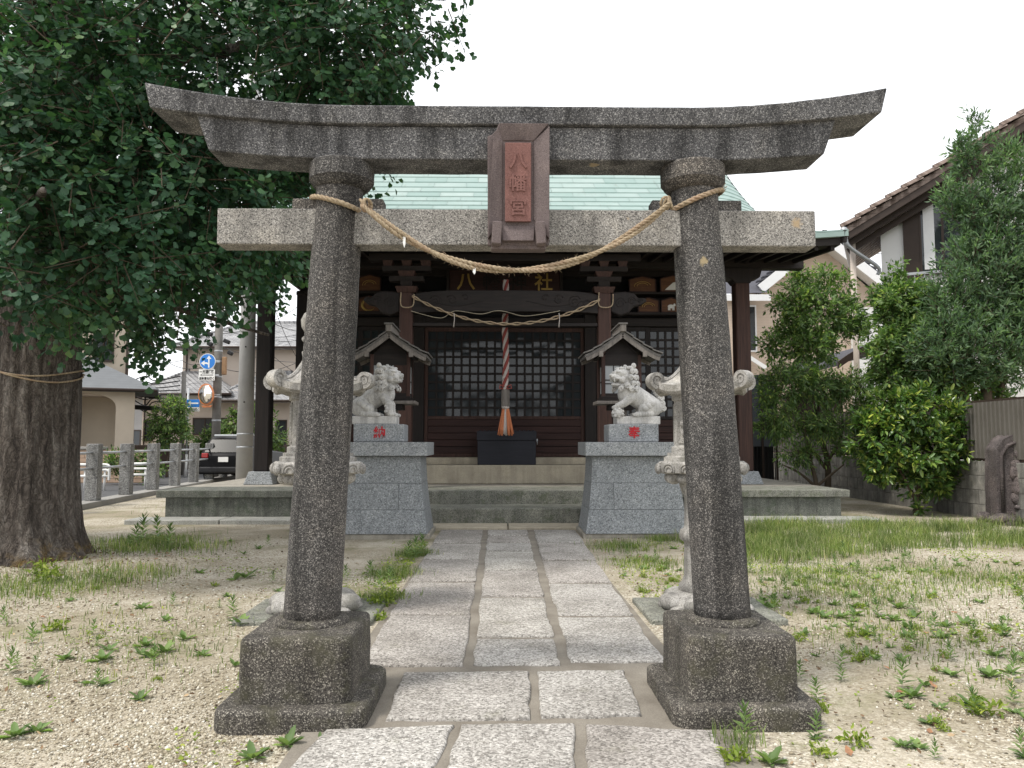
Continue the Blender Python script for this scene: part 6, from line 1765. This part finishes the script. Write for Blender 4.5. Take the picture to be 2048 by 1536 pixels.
for i in vis:
    a = Vector(A[i]).normalized(); n = Vector(Nn[i]); n = (n - a * n.dot(a)).normalized(); x = a.cross(n)
    o = bpy.data.objects.new('leaf', one); col.objects.link(o); o.parent = cr
    o.matrix_local = Matrix.Translation(P[i]) @ Matrix((x, a, n)).transposed().to_4x4() @ Matrix.Scale(S[i], 4)
twigs_mesh('twigs', [tw[i] for i in range(len(tw)) if tw[i][0][1] + TYY > 5.0 and tw[i][0][2] > 2.2], .008, M['twig'], cr)
# thin straw rope tied round the trunk
tz_ = at(50, 742, TYY - .5).z
tp = thing('trunk_rope', 'thin straw rope tied loosely around the ginkgo trunk', 'rope', (TX, TYY, tz_))
def girth(a, z):
    i = int(np.argmin(np.abs(zz - z))); k = int(a % (2 * math.pi) / (2 * math.pi) * seg) % seg
    return float(np.hypot(V[i, k, 0] - .02 * z, V[i, k, 1]))
for k in range(2):
    pts = []
    for i in range(121):
        a = 2 * math.pi * i / 120; dz = .05 * math.sin(a * 2 + k) + .05 * k - .06 * math.cos(a + .6)
        r = max(girth(a + o_, tz_ + dz) for o_ in (-.1, -.05, 0, .05, .1)) + .012
        pts.append((r * math.cos(a) + .02 * tz_, r * math.sin(a), dz))
    MB().tube(pts, .011, 6).build('cord', M['straw'], tp, True)
# ------------------------------------------------------------------ shrubs and trees on the wall side
def shrub(name, label, cat, base, lobes, n, per, L, size, shape, mat, seed, stems, shell=(.4, 1.05), droop=.15, up=.6, lat=.05, group=None, upbias=.25, tr_=.006):
    t = thing(name, label, cat, base, 0, group); O_ = np.array(base)
    lb = [(c - O_, r) for c, r in lobes]
    P, A, Nn, S, tw = sprays(lb, n, per, L, size, seed, shell, droop, up, lat, upbias)
    k = P[:, 2] > .03
    o = put('foliage', leaves_mesh('foliage', P[k], A[k], Nn[k], S[k], shape), M[mat], t); o['kind'] = 'stuff'
    twigs_mesh('twigs', tw, tr_, M['twig'], t)
    for (pts, r0) in stems:
        MB().tube(densify(pts, 14), [r0 * (1 - .7 * i / 14) for i in range(15)], 8).build('trunk', M['twig'], t, True)
    return t
b = gp(1832, 1030)
shrub('glossy_shrub', 'rounded shrub with glossy yellow-green leaves in front of the block wall', 'shrub', tuple(b), [lobe(1820, 900, b.y, 88, .8, .7), lobe(1760, 880, b.y, 55, .9, .8), lobe(1890, 890, b.y, 60, .9, .8), lobe(1840, 955, b.y, 56, .8, .6), lobe(1850, 830, b.y, 65, .9, .7), lobe(1790, 830, b.y, 45), lobe(1775, 935, b.y, 36), lobe(1915, 845, b.y, 24), lobe(1735, 850, b.y, 22), lobe(1830, 800, b.y, 26), lobe(1925, 920, b.y, 22), lobe(1880, 960, b.y, 26), lobe(1835, 1015, b.y, 22, 1.2, .5)],
      760, 14, .22, .135, OVAL, 'leaf_gloss', 11, [([(0, 0, 0), (.05, 0, .35), (.1, 0, .8), (.2, 0, 1.2)], .06), ([(0, 0, .3), (-.2, 0, .7), (-.4, 0, 1.1)], .04), ([(.03, 0, .4), (.3, -.1, .8), (.6, -.1, 1.2)], .04)], (.55, 1.05), .0, .8, .04)
b2 = at(1652, 960, 17.8); b2.z = 0
shrub('light_tree', 'slender light green tree between the hall corner and the sided house', 'tree', tuple(b2), [lobe(1635, 640, 17.8, 62, 1, 1.0), lobe(1600, 600, 17.8, 34, 1, 1.2), lobe(1690, 630, 17.8, 36), lobe(1650, 560, 17.8, 22, 1, 1.5), lobe(1690, 560, 17.8, 13, 1, 1.6), lobe(1545, 690, 17.8, 24), lobe(1562, 610, 17.8, 22), lobe(1600, 555, 17.8, 14, 1, 1.5), lobe(1715, 660, 17.8, 18), lobe(1620, 700, 17.6, 48, 1, .6), lobe(1585, 655, 17.8, 26)],
      760, 14, .3, .11, OVAL, 'leaf_light', 12, [([(0, 0, 0), (.05, 0, .9), (-.15, 0, 1.9), (-.1, 0, 3.6)], .09), ([(0, 0, .8), (-.4, 0, 1.4), (-.7, 0, 2.4)], .05), ([(0, 0, .9), (.4, 0, 1.6), (.4, 0, 2.8)], .05)], (.3, 1.08), .1, .6, .05)
shrub('nandina_bush', 'airy dark green bush with fine drooping leaves below the light tree', 'bush', (at(1600, 950, 17.2).x, 17.2, 0), [lobe(1575, 765, 17.2, 52, 1, .7), lobe(1640, 775, 17.2, 45, 1, .8), lobe(1560, 845, 17.2, 40, 1, .6), lobe(1700, 770, 17.2, 42, 1, .6), lobe(1640, 850, 17.2, 48, 1, .45), lobe(1735, 820, 17.2, 34, 1, .7), lobe(1600, 910, 17.2, 34, 1, .4), lobe(1530, 800, 17.2, 18), lobe(1690, 900, 17.2, 30, 1, .4)],
      850, 16, .34, .12, SLIM, 'leaf_dark2' if 'leaf_dark2' in M else 'leaf_light', 13, [([(.3, 0, 0), (.35, 0, .5), (.2, 0, 1.2), (.1, 0, 2.0)], .07), ([(.35, 0, .4), (.0, 0, .7), (-.4, 0, .9)], .04), ([(.35, 0, .4), (.8, 0, .75), (1.0, 0, .9)], .04)], (.2, 1.08), .35, .5, .06)
b3 = Vector((at(1960, 600, 15.8).x, 15.8, 0))
shrub('tall_evergreen', 'tall dense dark evergreen rising in front of the white house', 'tree', tuple(b3), [lobe(1985, 575, 15.8, 110, .7, 1.1), lobe(1950, 430, 15.8, 48, .8, 1.1), lobe(2035, 480, 15.8, 90, .8, 1.2), lobe(1948, 320, 15.8, 30, .9, 1.5), lobe(1950, 262, 15.8, 13, 1, 2.6), lobe(2020, 330, 15.8, 25, 1, 2.0), lobe(1905, 610, 15.6, 48, .8, 1.0), lobe(1990, 700, 15.6, 110, .7, .8), lobe(2080, 640, 15.8, 110, .7, 1.2), lobe(1900, 700, 15.5, 80, .8, .8), lobe(1900, 400, 15.8, 20, 1, 1.8), lobe(1985, 375, 15.8, 22, 1, 1.8), lobe(1925, 300, 15.8, 14, 1, 2.0), lobe(2045, 380, 15.8, 30, 1, 1.6)],
      2700, 18, .36, .125, SLIM, 'leaf_dark', 14, [([(0, 0, 0), (.05, 0, 2), (0, 0, 4), (-.1, 0, 7)], .14), ([(0, 0, 1.5), (.5, 0, 3), (.8, 0, 5)], .08), ([(0, 0, 1.4), (-.5, 0, 2.6), (-.9, 0, 3.6)], .07)], (.3, 1.06), -.35, .35, .05)
b4 = Vector((at(1800, 640, 16.6).x + .2, 16.6, 0))
shrub('broadleaf_shrub', 'bushy mid-green broadleaf shrub with a few yellow tips beside the tall evergreen', 'shrub', tuple(b4), [lobe(1810, 640, 16.6, 70, .9, 1.1), lobe(1780, 600, 16.6, 35), lobe(1845, 605, 16.6, 38), lobe(1795, 545, 16.6, 14, 1, 2.0), lobe(1850, 700, 16.4, 75), lobe(1790, 710, 16.4, 50), lobe(1800, 770, 16.4, 55), lobe(1880, 770, 16.2, 60), lobe(1950, 770, 16.2, 60, 1, .6)],
      1500, 14, .26, .12, OVAL, 'leaf_light', 15, [([(0, 0, 0), (.05, 0, 1.2), (-.1, 0, 2.4), (-.1, 0, 3.6)], .09), ([(0, 0, 1), (.5, 0, 1.8), (.8, 0, 2.6)], .05)], (.35, 1.06), .05, .6, .05)
# garden plants over the road
def far_bush(px, py, Y, lb, n, label, mat='leaf_far', size=.16, seed=20):
    b_ = at(px, py, Y); b_.z = 0
    return shrub('garden_bush', label, 'bush', tuple(b_), lb, n, 12, .35, size, OVAL, mat, seed, [([(0, 0, 0), (0, 0, .6), (.1, 0, 1.2)], .06)], (.4, 1.05), .15, .6, .07, None, .2, .012)
far_bush(336, 880, 31, [lobe(336, 840, 31, 36, 1, 1.15), lobe(350, 870, 31, 28), lobe(322, 870, 31, 24), lobe(350, 815, 31, 18)], 330, 'round dense green bush in front of the tiled house', 'leaf_light', .14, 21)
far_bush(480, 880, 33, [lobe(455, 870, 33, 20), lobe(475, 845, 33, 20), lobe(520, 835, 33, 28), lobe(510, 890, 33, 34), lobe(545, 880, 33, 26)], 330, 'bright leafy bush behind the thick concrete pole', 'leaf_far', .18, 22)
far_bush(430, 890, 35, [lobe(420, 880, 35, 18), lobe(440, 862, 35, 14), lobe(405, 890, 35, 14)], 130, 'small yellowish bush beside the parked car', 'leaf_far', .16, 23)
far_bush(225, 930, 27.5, [lobe(225, 925, 25.5, 16), lobe(262, 930, 25.5, 13), lobe(300, 940, 25.5, 16), lobe(285, 915, 25.5, 10)], 130, 'straggly yellow-green bush behind the stone fence posts', 'leaf_far', .13, 24)
# ------------------------------------------------------------------ grass (nobody could count it)
def blades(n, fx, hgt, seed, lean=.5, w0=.0028):
    g_ = np.random.default_rng(seed); P = fx(g_, n); m = len(P)
    h = hgt * (.4 + .9 * g_.random(m)); d = g_.normal(size=(m, 2)); d /= np.linalg.norm(d, axis=1, keepdims=True); ln = lean * (.2 + g_.random(m))
    s = np.stack([-d[:, 1], d[:, 0], 0 * ln], 1) * (w0 * (.7 + .7 * g_.random(m)))[:, None]
    D = np.stack([d[:, 0], d[:, 1], 0 * ln], 1); up = np.array([0, 0, 1.0])
    p1 = P + up * (h * .55)[:, None] + D * (h * ln * .25)[:, None]; p2 = P + up * (h * (1 - .2 * ln))[:, None] + D * (h * ln * .9)[:, None]
    P = P - up * .01
    V = np.stack([P - s, P + s, p1 + s * .8, p1 - s * .8, p2], 1)
    f_ = np.array([(0, 1, 2), (0, 2, 3), (3, 2, 4)])
    return V.reshape(-1, 3), (f_[None] + (np.arange(m) * 5)[:, None, None]).reshape(-1, 3)
def in_px(polys):
    pass
def right_grass(g_, n):
    x = g_.uniform(2.4, 9.0, n); y = g_.uniform(8.3, 13.6, n)
    nn = fbm(np.stack([x * .9, y * .9, 0 * x + 4], 1), 3)
    edge = np.clip((y - (9.4 + .55 * np.sin(x * 1.3) + (nn - .45) * 3.0)) / 1.2, 0, 1) * np.clip((13.4 - y) / .5, 0, 1)
    k = g_.random(n) < edge * np.clip((fbm(np.stack([x * 2.3, y * 2.3, 0 * x + 9], 1), 3) - .28) * 3.2, .06, 1)
    x, y = x[k], y[k]; return np.stack([x, y, gz(x, y)], 1)
def spots_grass(spots):
    def f(g_, n):
        out = []
        for (px, py, r, wgt) in spots:
            c = gp(px, py); m = int(n * wgt); q_ = g_.normal(size=(m, 2)) * r
            out.append(np.stack([c.x + q_[:, 0], c.y + q_[:, 1]], 1))
        q_ = np.concatenate(out); return np.stack([q_[:, 0], q_[:, 1], gz(q_[:, 0], q_[:, 1])], 1)
    return f
VV, FF = [], []; off = 0
for (n, fx, h, sd, ln) in ((70000, right_grass, .19, 31, .95),
    (3000, spots_grass([(300, 1085, .36, .35), (380, 1100, .3, .15), (250, 1110, .35, .25), (120, 1170, .4, .25), (250, 1160, .3, .2), (30, 1190, .3, .15), (400, 1020, .5, .1)]), .12, 32, .8),
    (2200, spots_grass([(830, 1110, .12, .3), (790, 1150, .15, .25), (770, 1200, .12, .25), (1240, 1095, .25, .35), (1320, 1080, .12, .2), (1300, 1130, .25, .3), (1470, 1490, .07, .05)]), .09, 33, .8),
    (6500, spots_grass([(1700, 1180, .5, .3), (1850, 1150, .6, .3), (1980, 1160, .5, .2), (1620, 1150, .3, .2), (1750, 1250, .5, .1), (1950, 1300, .5, .1), (150, 1250, .5, .06), (350, 1300, .4, .06)]), .06, 34, .9)):
    v, f_ = blades(n, fx, h, sd, ln); VV.append(v); FF.append(f_ + off); off += len(v)
go = put('grass', npmesh('grass', np.concatenate(VV), np.concatenate(FF)), M['grass'])
tag(go, 'green grass growing in front of the platform and along the path', 'grass', None, 'stuff')
# ------------------------------------------------------------------ weeds, each a plant of its own
def weed_mesh(kind, seed):
    g_ = np.random.default_rng(seed)
    if kind == 'rosette':
        n = g_.integers(8, 13); a = np.arange(n) * 2.4 + g_.random(n) * .5; el_ = g_.uniform(.15, .8, n)
        P = np.stack([.004 * np.cos(a), .004 * np.sin(a), np.full(n, .004)], 1); A = np.stack([np.cos(a) * np.cos(el_), np.sin(a) * np.cos(el_), np.sin(el_)], 1)
        N_ = np.stack([-np.cos(a) * np.sin(el_), -np.sin(a) * np.sin(el_), np.cos(el_)], 1); S = g_.uniform(.06, .11, n); sh = OVAL
    elif kind == 'upright':
        n = 26; a = np.arange(n) * 2.4; z = np.linspace(.02, .15, n); el_ = np.linspace(.2, 1.0, n)
        P = np.stack([0 * a, 0 * a, z], 1); A = np.stack([np.cos(a) * np.cos(el_), np.sin(a) * np.cos(el_), np.sin(el_)], 1); N_ = np.stack([-np.cos(a) * np.sin(el_), -np.sin(a) * np.sin(el_), np.cos(el_)], 1)
        S = np.linspace(.075, .05, n) * g_.uniform(.8, 1.2, n); sh = SLIM
    else:
        n = 80; q_ = np.clip(g_.normal(size=(n, 2)), -1.15, 1.15) * .03; z = np.abs(g_.normal(size=n)) * .022 + .01
        P = np.stack([q_[:, 0], q_[:, 1], z], 1); A = unit(g_.normal(size=(n, 3)) + np.array([0, 0, .4])); N_ = unit(g_.normal(size=(n, 3)) * .5 + np.array([0, 0, 1])); S = g_.uniform(.02, .035, n); sh = OVAL
    me = leaves_mesh('weed', P, A, N_, S, sh)
    me.materials.append(M['weed_yellow' if kind == 'clump' else 'weed']); return me
WM = {k: [weed_mesh(k, 50 + i) for i in range(4)] for k in ('rosette', 'upright', 'clump')}
WL = {'rosette': ('broad-leaved rosette weed', 'weed', 'rosette weeds on the gravel'), 'upright': ('upright narrow-leaved weed', 'weed', 'upright weeds in the gravel'), 'clump': ('low yellow-green clump of tiny leaves', 'weed', 'yellow-green clumps on the gravel')}
def weed(kind, x, y, sc):
    o = bpy.data.objects.new({'rosette': 'rosette_weed', 'upright': 'upright_weed', 'clump': 'clump_weed'}[kind], random.choice(WM[kind])); col.objects.link(o)
    o.location = (x, y, float(gz(np.array([x]), np.array([y]))[0]) - .003); o.rotation_euler = (random.uniform(-.1, .1), random.uniform(-.1, .1), random.random() * 6.28); o.scale = (sc, sc, sc * random.uniform(.8, 1.15))
    lb, ct, gr = WL[kind]
    if x < -1.05: zn = 'in front of the gate on the ginkgo side' if y < 4.2 else 'between the ginkgo and the gate footing' if y < 6.6 else 'near the foot of the ginkgo' if x < -2.8 else 'along the ginkgo-side edge of the path'
    else: zn = 'just beside the gate footing on the wall side' if x < 2.0 and y < 5 else 'around the wall-side stone lantern' if x < 2.3 else 'among the grass before the platform' if y > 8.6 else 'out on the open gravel on the wall side' if y < 5.2 else 'between the wall-side lantern and the grass'
    tag(o, ('small ' if sc < .72 else 'large ' if sc > 1.15 else '') + lb + ' ' + zn, ct, gr)
def clear(x, y):
    return not (abs(x) < 1.15 and y < 12.6 or abs(x) < 1.1 and y < 3.9 or abs(abs(x) - 1.125) < .43 and 3.85 < y < 4.75 or abs(abs(x) - 1.62) < .5 and 6.0 < y < 6.9 or y > 11.2 and abs(x) < 2.6 or (x + 5.5) ** 2 + (y - 8.95) ** 2 < 1.0)
for kind, px, py, sc in (('rosette', 575, 1490, .95), ('rosette', 505, 1515, 1.0), ('rosette', 628, 1452, .8), ('rosette', 640, 1480, .5), ('rosette', 1540, 1525, 1.0), ('upright', 1492, 1478, 1.0), ('clump', 1470, 1525, 1.4), ('upright', 1635, 1400, .9), ('clump', 1640, 1420, 1.0), ('clump', 1710, 1490, 1.2), ('rosette', 1805, 1490, .7), ('rosette', 1850, 1370, .7), ('rosette', 1905, 1350, .8), ('clump', 1965, 1430, 1.7), ('rosette', 1735, 1310, 1.0), ('rosette', 1800, 1320, .7),
                         ('rosette', 490, 1155, 1.6), ('rosette', 470, 1160, 1.2), ('upright', 285, 1090, 2.3), ('upright', 315, 1085, 2.2), ('upright', 270, 1095, 2.0), ('upright', 335, 1100, 1.8), ('upright', 830, 1115, 1.7), ('upright', 845, 1110, 1.6), ('upright', 815, 1120, 1.4), ('upright', 690, 1160, 1.0), ('upright', 740, 1150, 1.2), ('upright', 760, 1180, 1.2), ('upright', 780, 1165, 1.2), ('clump', 770, 1210, 1.8), ('clump', 750, 1215, 1.6), ('clump', 790, 1195, 1.5), ('clump', 760, 1240, 1.3), ('clump', 95, 1170, 2.4), ('clump', 80, 1160, 2.2),
                         ('upright', 465, 1235, 1.1), ('rosette', 480, 1250, 1.2), ('upright', 345, 1210, .8), ('rosette', 300, 1310, .9), ('rosette', 330, 1300, 1.0), ('rosette', 370, 1275, 1.0), ('rosette', 205, 1320, 1.0), ('rosette', 220, 1300, .9), ('rosette', 130, 1320, .8), ('rosette', 65, 1365, 1.0), ('rosette', 30, 1470, .9), ('rosette', 75, 1460, .7), ('upright', 185, 1270, .7), ('upright', 65, 1290, .9), ('rosette', 290, 1290, .8), ('rosette', 210, 1365, .6), ('clump', 110, 1260, 1.5), ('rosette', 470, 1330, .7), ('upright', 1930, 1025, 2.0)):
    p = gp(px, py); weed(kind, p.x, p.y, sc)
cnt = 0; rw_ = random.Random(9)
while cnt < 190:
    px, py = rw_.uniform(1490, 2080), rw_.uniform(1120, 1520) if rw_.random() < .25 else rw_.uniform(1110, 1330)
    p = gp(px, py)
    if not clear(p.x, p.y): continue
    if fbm([[p.x * .8, p.y * .8, 2.2]], 2)[0] < rw_.uniform(.1, .42): continue
    k = rw_.choices(('rosette', 'upright', 'clump'), (5, 3.2, 2))[0]; weed(k, p.x, p.y, rw_.uniform(.45, 1.05)); cnt += 1
cnt = 0
while cnt < 60:
    px, py = rw_.uniform(1180, 1480), rw_.uniform(1085, 1230); p = gp(px, py)
    if not clear(p.x, p.y): continue
    weed(rw_.choices(('rosette', 'upright', 'clump'), (3, 3, 4))[0], p.x, p.y, rw_.uniform(.5, .95)); cnt += 1
cnt = 0
while cnt < 42:
    px, py = rw_.uniform(0, 560), rw_.uniform(1080, 1400); p = gp(px, py)
    if not clear(p.x, p.y): continue
    weed(rw_.choices(('rosette', 'upright', 'clump'), (4, 2, 2))[0], p.x, p.y, rw_.uniform(.4, .9)); cnt += 1
# big-leaved seedling by the stele, creeper at the foot of the shrub
p = gp(1938, 1025); sd_ = thing('seedling', 'young plant with five broad pale leaves by the block wall', 'plant', (p.x, p.y, 0))
a_ = np.arange(7) * 1.05; LP = np.stack([.03 * np.cos(a_), .03 * np.sin(a_), np.linspace(.22, .36, 7)], 1); LA = np.stack([np.cos(a_), np.sin(a_), np.full(7, .25)], 1); LN = np.tile([0, -.35, 1.0], (7, 1)); 
BROAD = (OVAL[0] * np.array([1.9, 1, 1]), OVAL[1])
for i in range(7): put('leaf', leaves_mesh('leaf', LP[i:i + 1], LA[i:i + 1], LN[i:i + 1], np.array([.24]), BROAD), M['weed'], sd_)
MB().tube([(0, 0, -.01), (.01, 0, .18), (0, 0, .36)], .008, 6).build('stem', M['weed'], sd_, True)
# fallen leaves
fl = npmesh('fallen_leaf', np.array([(0, 0, 0), (-.3, .35, .1), (0, .45, .02), (.3, .3, .12), (-.15, .8, .16), (.18, .8, .1), (0, 1, .2)]), OVAL[1]); fl.materials.append(M['fallen'])
for k in range(46):
    px, py = random.choice(((random.uniform(1500, 2040), random.uniform(1150, 1530)), (random.uniform(1230, 1330), random.uniform(1110, 1260)), (random.uniform(20, 420), random.uniform(1110, 1240)), (random.uniform(1500, 2040), random.uniform(1130, 1400))))
    p = gp(px, py)
    if not clear(p.x, p.y) : continue
    o = bpy.data.objects.new('fallen_leaf', fl); col.objects.link(o); s_ = random.uniform(.04, .065); o.scale = (s_, s_, s_)
    o.location = (p.x, p.y, float(gz(np.array([p.x]), np.array([p.y]))[0]) + .004); o.rotation_euler = (random.uniform(-.3, .3), random.uniform(-.3, .3), random.random() * 6.28)
    tag(o, 'orange-brown fallen leaf lying on the gravel', 'leaf', 'fallen leaves on the gravel')
# tiny creeping cover and dry leaf bits, too many and too small to count
def scatter_flat(name, n, fx, size, mat, seed, label, cat):
    g_ = np.random.default_rng(seed); P_ = fx(g_, n); m = len(P_)
    P_[:, 2] += .004 + .012 * g_.random(m); A_ = unit(g_.normal(size=(m, 3)) * np.array([1, 1, .35])); N2 = unit(g_.normal(size=(m, 3)) * .35 + np.array([0, 0, 1.0]))
    tag(put(name, leaves_mesh(name, P_, A_, N2, size * (.5 + g_.random(m)), (OVAL[0] * np.array([1.5, 1, 1]), OVAL[1])), M[mat]), label, cat, None, 'stuff')
def cover_pts(g_, n):
    x = g_.uniform(1.15, 8.4, n); y = g_.uniform(3.2, 11.5, n)
    nn = fbm(np.stack([x * 1.4, y * 1.4, 0 * x + 21], 1), 4); k = g_.random(n) < np.clip((nn - .47) * 5, 0, 1) * np.clip((y - 3.0) / 4.5, .12, 1)
    k &= ~((np.abs(x - 1.125) < .4) & (np.abs(y - 4.25) < .5)) & ~((np.abs(x - 1.62) < .6) & (np.abs(y - 6.45) < .5)) & ~((y > 11.2) & (x < 2.7))
    x1 = g_.uniform(-6.5, -1.1, n // 2); y1 = g_.uniform(3.2, 9.5, n // 2)
    n1 = fbm(np.stack([x1 * 1.4, y1 * 1.4, 0 * x1 + 21], 1), 4); k1 = (g_.random(n // 2) < np.clip((n1 - .52) * 4, 0, .7)) & ~((np.abs(x1 + 1.125) < .4) & (np.abs(y1 - 4.25) < .5)) & ~((np.abs(x1 + 1.62) < .6) & (np.abs(y1 - 6.45) < .5)) & ((x1 + 5.5) ** 2 + (y1 - 8.95) ** 2 > 1)
    xe = np.concatenate([x[k], x1[k1], -1.1 - np.abs(g_.normal(size=n // 14)) * .16]); ye = np.concatenate([y[k], y1[k1], g_.uniform(4.8, 11, n // 14)])
    return np.stack([xe, ye, gz(xe, ye)], 1)
scatter_flat('ground_cover', 42000, cover_pts, .022, 'weed_yellow', 61, 'tiny creeping green plants spreading over the gravel', 'ground cover')
def litter_pts(g_, n):
    a = g_.random(n) * 6.28; r = .7 + np.abs(g_.normal(size=n)) * 1.3
    x = np.concatenate([-5.5 + r * np.cos(a), g_.uniform(1.15, 8.3, n), g_.uniform(-6, -1.1, n // 3)]); y = np.concatenate([8.95 + r * np.sin(a) * .9, g_.uniform(3, 12.5, n), g_.uniform(3, 9, n // 3)])
    k = (y < 13) & ~((np.abs(np.abs(x) - 1.125) < .42) & (np.abs(y - 4.25) < .5)) & ~((np.abs(np.abs(x) - 1.62) < .6) & (np.abs(y - 6.45) < .5)) & ~((y > 11.2) & (np.abs(x) < 2.7))
    return np.stack([x[k], y[k], gz(x[k], y[k])], 1)
scatter_flat('leaf_litter', 3200, litter_pts, .026, 'litter', 62, 'small dry brown leaf bits scattered on the ground', 'leaf litter')
# ------------------------------------------------------------------ loose pebbles
def pebbles(n, seed):
    g_ = np.random.default_rng(seed)
    px = g_.uniform(-60, 2110, n); py = 1110 + 470 * g_.random(n) ** .75
    a = (px - CX) / F_PX; b_ = (CY - py) / F_PX
    d = np.array(_FW)[None] + a[:, None] * np.array(_RT)[None] + b_[:, None] * np.array(_UP)[None]; t_ = -EYE.z / d[:, 2]
    x = EYE.x + t_ * d[:, 0]; y = t_ * d[:, 1]
    k = ~((np.abs(x) < 1.05) & (y < 12.5)) & ~((np.abs(x) < 1.07) & (y < 3.95)) & ~((np.abs(np.abs(x) - 1.125) < .37) & (np.abs(y - 4.3) < .37)) & ((x + 5.5) ** 2 + (y - 8.95) ** 2 > .8)
    nn = fbm(np.stack([x * 1.1, y * 1.1, 0 * x + 7], 1), 4); k &= g_.random(n) < np.clip((nn - .36) * 4.5, .06, 1)
    x, y = x[k], y[k]; m = len(x); z = gz(x, y)
    s = g_.lognormal(-5.42, .42, m) * (1 + .05 * y); s = np.clip(s, .002, .012)
    base = np.array([(1, 0, 0), (.3, .9, 0), (-.8, .6, 0), (-.8, -.6, 0), (.3, -.9, 0), (.1, 0, .75), (0, 0, -.6)])
    f_ = np.array([(0, 1, 5), (1, 2, 5), (2, 3, 5), (3, 4, 5), (4, 0, 5), (1, 0, 6), (2, 1, 6), (3, 2, 6), (4, 3, 6), (0, 4, 6)])
    r = base[None] * (1 + .35 * g_.normal(size=(m, 7, 1))) * s[:, None, None]
    an = g_.random(m) * 6.28; c_, s_ = np.cos(an)[:, None], np.sin(an)[:, None]
    V = np.stack([r[..., 0] * c_ - r[..., 1] * s_ + x[:, None], r[..., 0] * s_ + r[..., 1] * c_ + y[:, None], r[..., 2] + z[:, None] + s[:, None] * .15], 2)
    return npmesh('gravel', V.reshape(-1, 3), (f_[None] + (np.arange(m) * 7)[:, None, None]).reshape(-1, 3))
tag(put('gravel', pebbles(105000, 77), M['pebble']), 'loose pale pebbles scattered over the yard', 'gravel', None, 'stuff')
